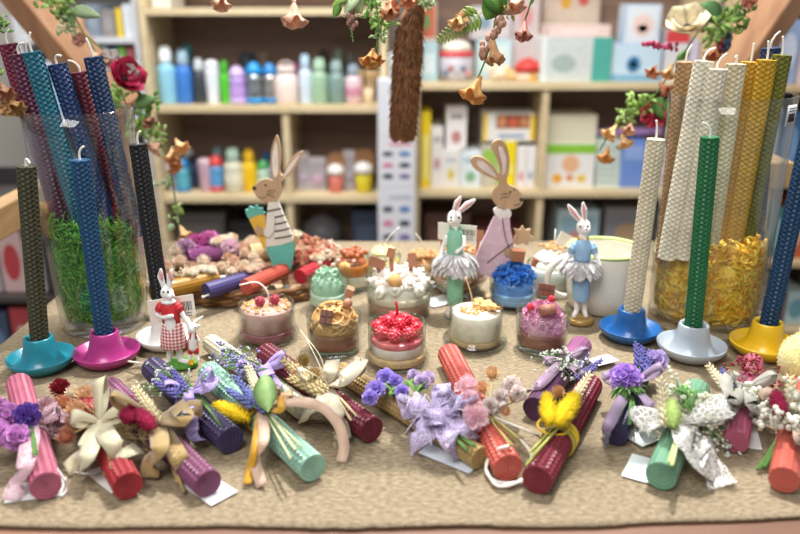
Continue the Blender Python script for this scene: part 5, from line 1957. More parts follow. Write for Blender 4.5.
# D raspberries
J = Jar('layered white and pink candle heaped with glossy red raspberries, front middle', (397, 361), 57, 322, 1.12, .28)
J.layer(.10, .28, '#d0ad80', .7, r0=J.r * 1.0, r1=J.r * 1.0, var=.2, bump=.5, name='biscuit_layer')
J.layer(.285, .52, '#ebd8d2', .4)
J.layer(.522, .66, '#e6727e', .3, coat=.3, name='pink_jelly_layer')
RB_ = mat('#d4283c', .35, var=.1, coat=.15)
for (q, n, z, rr) in [(.66, 8, .86, .0095), (.30, 4, 1.04, .0090)]:
    for i in range(n):
        a = 2 * PI * i / n + q
        m = MB(); m.raspberry(J.pt(q * math.cos(a), q * math.sin(a), z), rr, axis=(q * math.cos(a) * .5, q * math.sin(a) * .5, 1), hole=True); J.add('raspberry', m, RB_)
m = MB(); m.tube([J.pt(.0, -.05, 1.2), J.pt(.0, -.02, 1.40), J.pt(-.04, 0, 1.52)], .0016, 8); J.add('wick', m, mat('#c01f30', .4))
# E cream white
J = Jar('cream white candle with small biscuits and crumbs, right of the raspberry one', (475, 343), 53, 306, 1.22, .20)
J.layer(.10, .24, '#c9a577', .6, r0=J.r * .95, r1=J.r * .95, name='biscuit_layer', var=.2)
J.layer(.245, .88, '#eee3d0', .45, top_round=.001)
m = MB(); crumbs(m, J.pt(-.15, -.1, .9), J.r * .45, 40, .003); J.add('crumb_topping', m, BISC)
for (x, y, z, r_, rx) in [(.42, .1, .98, .0105, 12), (.62, -.2, .99, .0085, -15), (.15, .35, .97, .008, 25)]:
    m = MB()
    n = 30
    A = rot(rx, 8, 0)
    m.prism([(r_ * (1 + .2 * math.cos(5 * 2 * PI * i / n)) * math.cos(2 * PI * i / n), r_ * (1 + .2 * math.cos(5 * 2 * PI * i / n)) * math.sin(2 * PI * i / n)) for i in range(n)], J.pt(x, y, z + .02), A @ V((1, 0, 0)), A @ V((0, 1, 0)), .0045)
    J.add('small_biscuit', m, BISC)
m = MB(); m.tube(bez(J.pt(-.1, 0, .9), J.pt(-.2, 0, 1.3), J.pt(-.42, .05, 1.75), n=5), .0011, 6); J.add('wick', m, mat('#d6b98c', .8))
# F pink curls on chocolate
J = Jar('chocolate candle with pink ruffled cream and a chocolate bar, rightmost front glass', (541, 347), 53, 311)
J.layer(.17, .50, '#8a5747', .35, coat=.2)
PK = [mat('#dba0ba', .55, var=.12), mat('#cb86a8', .55, var=.12)]
m = MB()
m.ball(J.pt(0, 0, .62), J.r * .82, (1, 1, .9), 16, 10)
for i in range(70):
    t = (i + .5) / 70
    el = math.asin(1 - t * 1.0)
    a = i * 2.39996
    rr = J.r * .84
    z = .60 * J.H + rr * .95 * math.sin(el)
    c = J.p + V((math.cos(a) * math.cos(el) * rr, math.sin(a) * math.cos(el) * rr, z))
    nn = V((math.cos(a) * math.cos(el), math.sin(a) * math.cos(el), math.sin(el)))
    if z < J.H:
        c -= V((math.cos(a), math.sin(a), 0)) * (J.r * .07)
        m.ruffles(c - V((math.cos(a), math.sin(a), 0)) * .001, .003, 4, i % 2, .0046, up=nn)
        m.ball(c, .0045, (1, 1, .5), 8, 6, axis=nn, mi=i % 2)
    else:
        m.swirl(c - nn * .002, .0058, .006, i % 2, 1.6, 6, axis=nn + V((R.uniform(-.6, .6), R.uniform(-.6, .6), 0)))
        m.ruffles(c + nn * .001, .003, 4, i % 2, .0062, up=nn)
J.add('ruffled_cream', m, PK)
m = MB(); choc_bar(m, J.pt(.15, .42, 1.46), .022, .016, .006, 3, 2, rot(-15, 6, -8)); J.add('chocolate_bar', m, mat('#7f4f3c', .35, coat=.2))
m = MB(); m.tube([J.pt(-.25, -.75, 1.22), J.pt(.28, -.72, 1.25)], .0072, 14); J.add('wafer_roll', m, mat('#9c6a54', .6, var=.25, scale=300))
for x, y, z in ((-.55, -.4, 1.22), (.2, -.35, 1.42)):
    m = MB(); m.raspberry(J.pt(x, y, z), .0048); J.add('red_berry', m, RB_)
# C large mug of cream
J = Jar('large glass mug candle of white cream with wafers and a biscuit ball', (399, 312), 66, 277)
J.layer(.14, .42, '#9a705c', .4, coat=.1)
J.layer(.425, .60, '#dfcdb9', .5)
m = MB(); m.ball(J.pt(0, 0, .68), J.r * .84, (1, 1, .72), 16, 10)
for i in range(22):
    t = (i + .5) / 22
    el = math.asin(1 - t * .95)
    a = i * 2.39996
    rr = J.r * .82
    c = J.p + V((math.cos(a) * math.cos(el) * rr, math.sin(a) * math.cos(el) * rr, .70 * J.H + rr * .68 * math.sin(el)))
    nn = V((math.cos(a) * math.cos(el), math.sin(a) * math.cos(el), math.sin(el) + .3))
    if c.z < J.H + .002:
        m.ball(c - V((math.cos(a), math.sin(a), 0)) * .003, .006, nu=8, nv=6)
    else:
        m.swirl(c - nn.normalized() * .003, .0135, .015, 0, 2.2, 9, axis=nn)
J.add('whipped_cream', m, mat('#efe6da', .5, var=.05))
m = MB()
for i in range(40):
    el = math.asin(R.uniform(.35, 1)); a = R.uniform(0, 2 * PI); rr = J.r * .93
    m.box(J.p + V((math.cos(a) * math.cos(el) * rr, math.sin(a) * math.cos(el) * rr, .74 * J.H + rr * .72 * math.sin(el) + .003)), (.003, .001, .001), rot(R.uniform(0, 90), 0, R.uniform(0, 180)))
J.add('chocolate_sprinkles', m, CHOC)
m = MB(); m.ball(J.pt(-.12, -.72, 1.12), .0105, nu=14, nv=10, amp=.12, freq=180); J.add('biscuit_ball', m, BISC)
for (px, py, w_, h_, a_) in [(377, 263, .024, .014, 20), (412, 260, .012, .020, -4), (391, 253, .012, .014, 14)]:
    c = Q(px, py, J.p.y - .3 * J.r)
    m = MB(); m.box(c, (w_, .004, h_), rot(-20, -a_ * -1, 0)); m.bar(c + V((0, .002, 0)), (c.x * .85 + J.p.x * .15, J.p.y, J.p.z + J.H * 1.0), .006, .003); J.add('chocolate_wafer', m, MILK)
m = MB()
hc = J.pt(1.0, -.15, .58)
m.tube([hc + V((.019 * math.sin(a) - .001, -.002, .017 * math.cos(a))) for a in [.12 + (PI - .24) * i / 16 for i in range(17)]], .0034, 10); J.add('handle', m, GLASS)
# G green behind
J = Jar('mint green cream candle with small beads, behind the caramel one', (329, 307), 42, 276)
J.layer(.17, .5, '#c8d9c4', .5)
m = MB(); m.ball(J.pt(0, 0, .66), J.r * .82, (1, 1, .95), 14, 10)
for i in range(36):
    t = (i + .5) / 36; el = math.asin(1 - t); a = i * 2.39996; rr = J.r * .82
    nn = V((math.cos(a) * math.cos(el), math.sin(a) * math.cos(el), math.sin(el)))
    c = J.pt(0, 0, .68) + V((nn.x, nn.y, nn.z * .95)) * rr * .96
    if c.z < J.p.z + J.H + .003:
        m.ruffles(c - V((nn.x, nn.y, 0)) * .003, .003, 4, 0, .0045, up=nn)
    else:
        m.swirl(c - nn * .002, .0085, .010, 0, 1.8, 6, axis=nn + V((R.uniform(-.5, .5), R.uniform(-.5, .5), R.uniform(-.3, .5))))
        m.ruffles(c, .004, 4, 0, .007, up=nn)
J.add('piped_cream', m, mat('#a9cdb0', .5, var=.1))
m = MB()
for x, y, z in ((-.3, -.5, 1.5), (.3, -.55, 1.45), (.0, -.2, 1.8), (.5, -.1, 1.5)):
    m.ball(J.pt(x, y, z), .0042, nu=10, nv=7)
J.add('sugar_bead', m, mat('#c9a896', .4))
m = MB(); crumbs(m, J.pt(.75, .0, 1.25), .008, 8, .006, .8); J.add('biscuit_piece', m, BISC)
# H orange
J = Jar('orange jelly candle with caramel pieces, at the back beside the green one', (353, 288), 36, 258)
J.layer(.17, .5, '#e9ddca', .4)
J.layer(.505, .85, '#d8771f', .25, coat=.4, name='orange_jelly_layer')
m = MB(); m.ball(J.pt(0, 0, .9), J.r * .8, (1, 1, .4), 12, 8, amp=.15, freq=150); crumbs(m, J.pt(0, 0, 1.15), J.r * .75, 34, .006, .8); J.add('caramel_topping', m, mat('#a9582c', .35, var=.3, scale=160, coat=.3))
m = MB(); m.tube(bez(J.pt(-.1, 0, 1), J.pt(-.6, 0, 1.3), J.pt(-1.3, -.1, 1.6), n=5), .001, 6); J.add('wick', m, WICK)
# yellow cream, far back
J = Jar('pale yellow cream candle at the very back between orange and white ones', (384, 278), 34, 254)
J.layer(.17, .8, '#e3c65c', .4)
m = MB(); m.ball(J.pt(0, 0, .84), J.r * .78, (1, 1, .55), 12, 8)
for i in range(9):
    m.swirl(J.pt(.5 * math.cos(i * .7), .5 * math.sin(i * .7), 1.02), .009, .012)
J.add('piped_cream', m, mat('#e2d9a8', .5, var=.1))
m = MB(); m.tube(bez(J.pt(0, 0, 1), J.pt(.1, 0, 1.5), J.pt(.9, 0, 2.1), n=5), .001, 6); J.add('wick', m, WICK)
# I bowl with chocolate and caramel, behind mint ballerina
J = Jar('round bowl candle of milk chocolate and caramel, behind the mint dressed rabbit', (459, 293), 60, 262, bowl=True)
J.layer(.22, .62, '#8f5b45', .4, r0=J.r * .66, r1=J.r * .90, coat=.1)
m = MB(); m.ball(J.pt(0, 0, .70), J.r * .84, (1, 1, .85), 14, 10)
for i in range(26):
    t = (i + .5) / 26; el = math.asin(1 - t * .8); a = i * 2.39996; rr = J.r * .78
    nn = V((math.cos(a) * math.cos(el), math.sin(a) * math.cos(el), math.sin(el)))
    m.swirl(J.pt(0, 0, .84) + V((nn.x, nn.y, nn.z * .9)) * rr - nn * .002, .009, .011, 0, 2, 6, axis=nn + V((0, 0, .3)))
J.add('caramel_cream', m, mat('#c99c6b', .5, var=.15))
for px, py, w_ in ((479, 235, .014), (441, 232, .010)):
    c = Q(px, py, J.p.y - .1 * J.r); m = MB(); m.box(c, (w_, .004, .016), rot(-15, 6, 0)); m.tube([c, (J.p.x + (c.x - J.p.x) * .9, J.p.y, J.p.z + J.H * 1.1)], .0022, 6); J.add('chocolate_wafer', m, MILK)
m = MB(); m.tube(bez(J.pt(-.3, -.2, 1), J.pt(-.5, -.2, 1.8), J.pt(-.62, -.2, 2.3), n=5), .001, 6); J.add('wick', m, WICK)
# J blue
J = Jar('bright blue cream candle with a chocolate cube, right of the pink dressed rabbit', (513, 304), 48, 279)
J.layer(.17, .55, '#7fa6cf', .45)
m = MB(); m.ball(J.pt(0, 0, .66), J.r * .82, (1, 1, .95), 14, 10)
for i in range(34):
    t = (i + .5) / 34; el = math.asin(1 - t); a = i * 2.39996; rr = J.r * .82
    nn = V((math.cos(a) * math.cos(el), math.sin(a) * math.cos(el), math.sin(el)))
    c = J.pt(0, 0, .74) + V((nn.x, nn.y, nn.z * 1.05)) * rr * .96
    if c.z > J.p.z + J.H * .80:
        if c.z < J.p.z + J.H + .004:
            c -= V((nn.x, nn.y, 0)) * .004
        m.ruffles(c, .005, 7, 0, .0085 if c.z > J.p.z + J.H + .004 else .0045, up=nn)
J.add('piped_cream', m, mat('#4a88d2', .45, var=.15))
m = MB(); m.box(J.pt(.05, -.2, 2.0), (.020, .012, .017), rot(8, 6, 5)); m.box(J.pt(.75, -.3, 1.75), (.007, .007, .012), rot(8, 20, 5)); J.add('chocolate_cube', m, MILK)
# K white with flakes
J = Jar('white cream candle with flakes and a pale wafer card, beside the white mug', (549, 291), 46, 262)
J.layer(.17, .86, '#e6dfd6', .45)
m = MB(); m.ball(J.pt(0, 0, .9), J.r * .82, (1, 1, .45), 14, 10)
for i in range(9):
    m.swirl(J.pt(.5 * math.cos(i * .7), .5 * math.sin(i * .7), 1.08), .010, .012)
J.add('whipped_cream', m, mat('#efe8de', .5, var=.05))
m = MB(); crumbs(m, J.pt(.05, -.1, 1.55), J.r * .6, 40, .0045, .3); J.add('biscuit_flakes', m, mat('#c59a63', .7, var=.25, scale=200))
c = Q(567, 243, J.p.y); m = MB(); m.box(c, (.034, .003, .026), rot(-10, 28, 0)); m.tube([c, J.pt(.4, 0, 1.2)], .0025, 6); J.add('wafer_card', m, mat('#e0d6c6', .6))
m = MB(); m.tube([J.pt(.1, 0, 1.2), J.pt(.1, 0, 2.1)], .001, 6); J.add('wick', m, WICK)

# caramel flakes at the back
J = Jar('small caramel flake candle at the back left of the mint dressed rabbit', (424, 284), 34, 259)
J.layer(.17, .6, '#a9795a', .4)
m = MB(); m.ball(J.pt(0, 0, .7), J.r * .8, (1, 1, .8), 12, 8); crumbs(m, J.pt(0, 0, 1.15), J.r * .7, 50, .006, .7); J.add('caramel_flakes', m, mat('#c08c58', .6, var=.3, scale=160))
m = MB(); m.tube(bez(J.pt(0, 0, 1.1), J.pt(-.1, 0, 1.6), J.pt(-.5, 0, 2.0), n=5), .001, 6); J.add('wick', m, WICK)
q = T(440, 301, .0006)
o = thing('paper_card', 'white paper card lying on the burlap left of the cream candle', 'card', q)
m = MB(); m.box(q + V((0, 0, .0006)), (.05, .035, .0009), rot(0, 0, 35)); m.build('card', mat('#e6e6e4', .6, var=.03), o)

# white mug with pale green rim
p = T(601, 306)
s = scale_at(p)
r = 37 * s
H = Q(601, 247, p.y).z - TZ
o = thing('ceramic_mug', 'large white ceramic mug with a pale green rim behind the blue dressed rabbit', 'mug', p)
m = MB(); m.lathe([(r * .80, .0006), (r * .88, .004), (r * .95, H * .3), (r, H * .95), (r * .99, H), (r * .93, H), (r * .93, H * .9), (r * .86, H * .2), (.001, H * .15)], p, 48); m.build('body', mat('#ded9cc', .3, var=.03, coat=.2), o)
m = MB(); m.lathe([(r * 1.004, H * .955), (r * 1.004, H + .0004), (r * .93, H + .0008), (r * .922, H * .96), (r * .96, H * .985)], p, 48, closed=True); m.build('rim', mat('#c9df8f', .35), o)
m = MB(); hc = p + V((-r * .98, -.012, H * .55)); m.tube([hc + V((-.034 * math.sin(a), -.008 * math.sin(a), .032 * math.cos(a))) for a in [.05 + (PI - .1) * i / 18 for i in range(19)]], .0055, 10); m.build('handle', mat('#ded9cc', .3, var=.03, coat=.2), o)

# ================================================================= figurines
class Fig:
    def __init__(self, name, label, cat, base_px, y=None):
        self.p = T(*base_px)
        self.Y = self.p.y
        self.s = scale_at(self.p)
        self.o = thing(name, label, cat, self.p)

    def q(self, px, py, dy=0.0):
        return Q(px, py, self.Y + dy)

    def limb(self, m, pts, rs, n=10):
        m.tube([self.q(*a) for a in pts], [r * self.s for r in rs], n)
        for a, r in zip(pts, rs):
            m.ball(self.q(*a), r * self.s, nu=n, nv=8)

    def part(self, name, m, mats, **k):
        return m.build(name, mats, self.o, **k)

WHT_ = mat('#e9e7e3', .35, var=.03, coat=.2)
PINKE = mat('#dba0a0', .5)
EYE = mat('#16130f', .2)

def ear(F, m, pts, rs):
    """a hare's ear: flattened tapering blade"""
    pp = [F.q(*a) for a in pts]
    for i in range(len(pp) - 1):
        for k in range(5):
            t = k / 5
            c = pp[i].lerp(pp[i + 1], t)
            r = (rs[i] * (1 - t) + rs[i + 1] * t) * F.s
            m.ball(c, r, (1, .55, 1), 10, 8)

# --- white rabbit mother with kid
F = Fig('rabbit_figurine', 'white rabbit figurine in a red top and checked skirt leading a small rabbit', 'figurine', (178, 366))
m = MB()
m.ball(F.q(167, 293), 6.6 * F.s, (1, .95, .95), 14, 10)
m.ball(F.q(170.5, 296, -.004), 4.2 * F.s, (1.05, .9, .8), 12, 8)
ear(F, m, [(164, 288, .001), (160.5, 277, .001), (161, 268, .001)], [2.6, 3.4, 1.4])
ear(F, m, [(169, 288, .0), (170, 277, .0), (172, 268.5, 0)], [2.6, 3.4, 1.4])
F.limb(m, [(168, 297), (169, 304), (171, 318), (174, 335)], [3.6, 4.5, 7.5, 9])
F.limb(m, [(160, 306, -.001), (157, 315, -.003), (163, 317.5, -.010), (172, 316, -.012)], [2.6, 2.3, 2.2, 2.2])
F.limb(m, [(178, 306, 0), (183, 315, -.001), (188, 324, -.003), (190, 330, -.004)], [2.8, 2.4, 2.2, 2.3])
F.limb(m, [(169, 342), (170, 352), (169, 361)], [4, 3.4, 2.8])
F.limb(m, [(178, 342), (179, 351), (180, 360)], [4, 3.4, 2.8])
F.limb(m, [(169, 361.5, 0), (163, 364, -.006)], [2.8, 2.4])
F.limb(m, [(180, 360.5, 0), (187, 362, -.006)], [2.8, 2.4])
F.part('body', m, WHT_, remesh=.0009)
m = MB()
pr = [(2.9, 300), (5.4, 303), (8.6, 306), (8.6, 310), (8.2, 318), (8.6, 322)]
def skirt(F, m, prof, dxf=lambda y: 0, sy=.75, n=28, ruff=0):
    """a lathe drawn in the picture rows of the figure"""
    vs, fs = [], []
    for (r_, cx, py) in prof:
        c = F.q(cx, py)
        for j in range(n):
            a = 2 * PI * j / n
            q = r_ * F.s * (1 + ruff * math.cos(7 * a))
            vs.append(c + V((math.cos(a) * q, math.sin(a) * q * sy, 0)))
    k = len(prof)
    for i in range(k - 1):
        for j in range(n):
            j2 = (j + 1) % n
            fs.append((i * n + j, (i + 1) * n + j, (i + 1) * n + j2, i * n + j2))
    fs.append(tuple(range(n)))
    fs.append(tuple(reversed(range((k - 1) * n, k * n))))
    m.add(vs, fs)
skirt(F, m, [(4.2, 168.5, 301), (6.5, 168.5, 303.5), (8.6, 169, 307), (8.8, 170, 312), (8.6, 171, 319), (8.9, 172, 323)])
F.limb(m, [(160.5, 306, -.001), (159, 309, -.002)], [4, 4]); F.limb(m, [(177.5, 306, 0), (179.5, 310, 0)], [4, 4])
F.part('red_top', m, mat('#c0262e', .5, var=.1))
m = MB(); skirt(F, m, [(9.2, 172, 322), (10.8, 172.6, 328), (12.6, 173.4, 338), (13.4, 174, 346.5), (12.6, 174, 347)])
F.part('checked_skirt', m, check_mat('#e9dcd6', '#b82a30', 2 * PI / (3.4 * F.s)))
m = MB(); m.ball(F.q(161, 275, -.003), 2.0 * F.s, (1, .4, 2.6), 8, 8, axis=(0, 0, 1)); m.ball(F.q(170.3, 276, -.004), 2.0 * F.s, (1, .4, 2.6), 8, 8, axis=(0, 0, 1)); F.part('inner_ear', m, PINKE)
m = MB(); m.ball(F.q(168, 292, -.0078), 1.1 * F.s, nu=8, nv=6); F.part('eye', m, EYE)
m = MB(); m.ball(F.q(163.4, 292, -.0075), .9 * F.s, nu=8, nv=6); F.part('eye', m, EYE)
m = MB(); m.ball(F.q(172.3, 295.4, -.0085), .9 * F.s, nu=8, nv=6); F.part('nose', m, PINKE)
m = MB(); skirt(F, m, [(6.2, 168.6, 300.2), (7.2, 168.6, 301.2), (6.8, 168.7, 303)], ruff=.06); F.part('collar', m, WHT_)
# kid
m = MB()
m.ball(F.q(193, 329, -.002), 4.6 * F.s, (1, .95, .95), 12, 9); F.limb(m, [(195, 328, -.003), (199, 325.5, -.005)], [3.2, 1.5])
F.limb(m, [(192, 326, -.002), (196, 321, .001), (203, 316.5, .002)], [1.8, 1.8, 1.0]); F.limb(m, [(190, 325, -.002), (189, 321, 0), (187.5, 317, 0)], [1.6, 1.7, .9])
F.limb(m, [(193, 333, -.002), (193, 341, -.002), (193, 347, -.002)], [3, 4.4, 4.6])
F.limb(m, [(190.5, 348, -.002), (190.5, 355, -.002), (189, 361, -.003)], [2.3, 1.9, 2.0]); F.limb(m, [(196, 348, -.002), (196.5, 355, -.002), (198, 360, -.003)], [2.3, 1.9, 2.0])
F.limb(m, [(190, 336, -.003), (188.5, 332, -.004)], [1.6, 1.5]); F.limb(m, [(196.5, 336, -.002), (199, 341, -.003)], [1.6, 1.4])
F.part('small_rabbit', m, WHT_, remesh=.0008)
m = MB(); skirt(F, m, [(4.6, 193, 338), (5.1, 193, 342), (5.4, 193, 347), (4.2, 193, 349.5)]); F.limb(m, [(190.5, 349, -.002), (190.5, 352, -.002)], [3, 2.8]); F.limb(m, [(196, 349, -.002), (196.3, 352, -.002)], [3, 2.8])
m.tube([F.q(190.3, 339, -.0055), F.q(190.6, 333, -.0058)], .9 * F.s, 6); m.tube([F.q(196, 339, -.0055), F.q(195.6, 333, -.0058)], .9 * F.s, 6)
F.part('red_dungarees', m, mat('#bd2a30', .5, var=.1))
m = MB(); m.ball(F.q(195, 327.5, -.0065), .8 * F.s, nu=8, nv=6); F.part('eye', m, EYE)
m = MB(); n = 24
m.lathe([(15.5, 0), (18, .001), (18, .004), (14, .0065), (2, .0075)], (0, 0, 0), n); m.v = [V((v.x * F.s, v.y * F.s * .72, v.z)) + F.p + V((.003, 0, .0006)) for v in m.v]
F.part('grass_base', m, mat('#4f8a2e', .7, var=.25, scale=200))
m = MB(); m.bloom(F.q(191.5, 363, -.011), (0, -.6, 1), 3.4 * F.s, 6, 0, 0); F.part('yellow_flower', m, mat('#f0c62a', .5))
# price card behind it
def price_card(label, corners, Y, cat='price tag'):
    pts = [Q(x, y, Y) for x, y in corners]
    c = sum(pts, V((0, 0, 0))) / 4
    o = thing('price_tag', label, cat, c)
    m = MB(); m.prism([(q.x - c.x, q.z - c.z) for q in pts], c, (1, 0, 0), (0, 0, 1), .0008); m.build('card', mat('#e2ddd0', .6, var=.03), o)
    u = (pts[1] - pts[0]); v = (pts[3] - pts[0])
    for k in range(12):
        f = .55 + .38 * k / 11
        a, b = pts[0] + u * f + v * .25, pts[0] + u * f + v * .62
        m = MB(); m.bar(a + V((0, -.0007, 0)), b + V((0, -.0007, 0)), .0007 if k % 3 else .0013, .0004, up=(0, 1, 0)); m.build('barcode_bar', mat('#2a2a2a', .6), o)
    for g in (.72, .84):
        a, b = pts[0] + u * .56 + v * g, pts[0] + u * .92 + v * g
        m = MB(); m.bar(a + V((0, -.0007, 0)), b + V((0, -.0007, 0)), .0008, .0004, up=(0, 1, 0)); m.build('text_line', mat('#555555', .6), o)
    return o
price_card('white price tag with a barcode behind the red skirted rabbit', [(147, 301), (193, 294), (196, 315), (151, 325)], F.Y + .014)

# --- ballerina rabbits
def ballerina(label, base_px, P, top, legs, base_col, headdir=1, coll='#d9b45a'):
    F = Fig('rabbit_figurine', label, 'figurine', base_px)
    m = MB()
    (hx, hy), hr = P['head'], P['hr']
    m.ball(F.q(hx, hy), hr * F.s, (.95, .95, 1.08), 14, 10)
    m.ball(F.q(hx + headdir * hr * .35, hy + hr * .35, -.006), hr * .62 * F.s, (1, 1, .85), 12, 8)
    for pts, rs in P['ears']:
        ear(F, m, pts, rs)
    for pts, rs in P['limbs']:
        F.limb(m, pts, rs)
    F.part('body', m, WHT_, remesh=.0011)
    m = MB()
    for pts in P['inner']:
        ear(F, m, pts, [1.0, 1.5, .6])
    F.part('inner_ear', m, PINKE)
    for dx in (-.45, .55):
        m = MB(); m.ball(F.q(hx + hr * dx, hy - hr * .05, -hr * F.s * .86), hr * .14 * F.s, nu=8, nv=6); F.part('eye', m, EYE)
    m = MB(); m.ball(F.q(hx + headdir * hr * .4, hy + hr * .3, -.006 - hr * .58 * F.s), hr * .12 * F.s, nu=8, nv=6); F.part('nose', m, mat('#8a5a4e', .4))
    m = MB(); skirt(F, m, P['top'], sy=1.04); 
    for pts, rs in P.get('sleeves', []):
        F.limb(m, pts, rs)
    F.part('bodice', m, mat(top, .55, var=.08))
    m = MB(); skirt(F, m, P['legs'], sy=1.0); F.part('stockings', m, mat(legs, .5, var=.1))
    m = MB()
    cx, cy, tw, th = P['tutu']
    for i in range(260):
        a = R.uniform(0, 2 * PI); rr = tw * F.s * R.uniform(.75, 1.05)
        c0 = F.q(cx, cy - th * .45) + V((math.cos(a) * tw * .3 * F.s, math.sin(a) * tw * .3 * F.s, 0))
        c1 = F.q(cx, cy + th * R.uniform(-.05, .5)) + V((math.cos(a) * rr, math.sin(a) * rr * .85, 0))
        m.leaf(c0, c1, 9 * F.s, up=(0, 0, 1), fold=.2, curl=.12, n=4, shape=1.5)
    F.part('tutu', m, mat('#f4f2f2', .8, var=.03, sheen=.3))
    m = MB(); nx, ny = P['neck']; skirt(F, m, [(4.6, nx, ny - 2), (5.6, nx, ny - .5), (5.6, nx, ny + 1), (4.8, nx, ny + 2.4)], ruff=.08); F.part('collar', m, mat(coll, .35, .5, var=.1))
    m = MB(); m.lathe([(P['br'] * F.s, .0006), (P['br'] * F.s * 1.03, .002), (P['br'] * F.s, .006), (P['br'] * F.s * .93, .008), (.001, .008)], F.p, 32); F.part('base', m, mat(base_col, .35, .4, var=.1))
    return F

ballerina('white rabbit dancer figurine in pale blue with a tulle skirt, beside the white mug', (580, 322), dict(
    head=(583.5, 227), hr=7.4, ears=[([(580, 221), (573, 212), (567.5, 204)], [2.4, 3.6, 1.4]), ([(585, 220), (584, 210), (583, 201.5)], [2.4, 3.4, 1.3])],
    inner=[[(579, 219, -.005), (573, 211.5, -.005), (569, 206, -.005)], [(584.5, 218, -.005), (583.8, 210, -.005), (583.2, 204, -.005)]],
    limbs=[([(583, 234), (583, 241), (582.5, 250), (581, 262), (580, 272)], [4.2, 5, 7.5, 7, 8]), ([(592, 247), (596, 256, -.004), (600, 265, -.008)], [3, 2.4, 2.2]), ([(574, 247), (569, 256), (563, 264, -.004), (560, 268, -.006)], [3, 2.4, 2.2, 2]),
           ([(577, 272), (577, 290), (576.5, 310)], [4.4, 3.6, 2.6]), ([(584, 272), (584.5, 290), (584.5, 310)], [4.4, 3.6, 2.6]), ([(576.5, 311), (574, 316, -.008)], [2.7, 2.2]), ([(584.5, 311), (586, 316, -.008)], [2.7, 2.2])],
    top=[(4.8, 583, 239), (8.2, 583, 243), (8.8, 583, 250), (8.2, 582, 257), (8.0, 582, 260)], sleeves=[([(592, 246), (594, 251, -.002)], [4.2, 3.8]), ([(574, 246), (571.5, 251)], [4.2, 3.8])],
    legs=[(8.6, 581, 274), (8.8, 581, 284), (8.2, 580.7, 299), (8.0, 580.7, 299.5)], tutu=(581, 268, 21, 18), neck=(583, 238), br=13), '#8fb4d2', '#8fb4d2', '#b9965a')
F = ballerina('white rabbit dancer figurine in mint green with a tulle skirt, behind the cream candle', (456, 316), dict(
    head=(454.5, 218), hr=7.6, ears=[([(454, 211), (457, 203), (461, 196)], [2.4, 3.4, 1.3]), ([(459, 212), (467, 205), (476, 199)], [2.4, 3.8, 1.5])],
    inner=[[(455, 209, -.005), (457.5, 203, -.005), (460, 198.5, -.005)], [(461, 210.5, -.005), (467, 205, -.005), (473, 201, -.005)]],
    limbs=[([(455, 225), (455, 233), (455, 243), (455, 255), (455, 268)], [4.2, 5, 7.6, 7, 8]), ([(463, 238), (464, 246, -.006), (457, 252, -.013)], [3, 2.4, 2.2]), ([(447, 238), (443, 247), (441, 256, -.005), (446, 262, -.012)], [3, 2.4, 2.2, 2]),
           ([(451.5, 270), (452, 288), (452, 306)], [4.2, 3.6, 2.6]), ([(458, 270), (458.5, 288), (458.5, 306)], [4.2, 3.6, 2.6]), ([(452, 307), (450, 311, -.008)], [2.6, 2.2]), ([(458.5, 307), (460, 311, -.008)], [2.6, 2.2])],
    top=[(4.6, 455, 229), (7.4, 455, 233), (8.4, 455, 242), (7.8, 455, 252), (7.6, 455, 255)], sleeves=[],
    legs=[(8.0, 455, 268), (8.2, 455, 280), (7.6, 455, 303), (7.2, 455, 304)], tutu=(455, 263, 23, 24), neck=(455, 228), br=12), '#86c2a2', '#86bf9c', '#c9c2b4', -1, '#86c2a2')
price_card('cream price tag with a barcode hanging behind the mint dressed rabbit dancer', [(438, 222), (477, 226), (476, 243), (438, 239)], F.Y + .0125)

# ================================================================= flat wooden rabbits (cut from board)
PLY = wood_mat('#c2a27e', '#d8ba96', 'Z', 9)
def flat(F, name, pts, mp, th, mats, dy=0.0, smooth=True):
    P2 = []
    if smooth:
        q = [V((x, y, 0)) for x, y in pts]
        n = len(q)
        for i in range(n):
            a, b, c, d = q[i - 1], q[i], q[(i + 1) % n], q[(i + 2) % n]
            for k in range(4):
                t = k / 4
                P2.append(0.5 * ((2 * b) + (c - a) * t + (2 * a - 5 * b + 4 * c - d) * t * t + (3 * b - a - 3 * c + d) * t ** 3))
    else:
        P2 = [V((x, y, 0)) for x, y in pts]
    w = [F.q(*mp(v.x, v.y)) for v in P2]
    c = sum(w, V((0, 0, 0))) / len(w)
    m = MB()
    m.prism([(q.x - c.x, q.z - c.z) for q in w], c + V((0, dy, 0)), (1, 0, 0), (0, 0, 1), th)
    return m.build(name, mats, F.o, bevel=.0006 if th > .002 else 0)

def stroke(F, name, lines, mp, r, col, dy):
    m = MB()
    for L in lines:
        m.tube(bez(*[F.q(*mp(x, y)) + V((0, dy, 0)) for x, y in L], n=5), r, 6)
    return m.build(name, mat(col, .6), F.o)

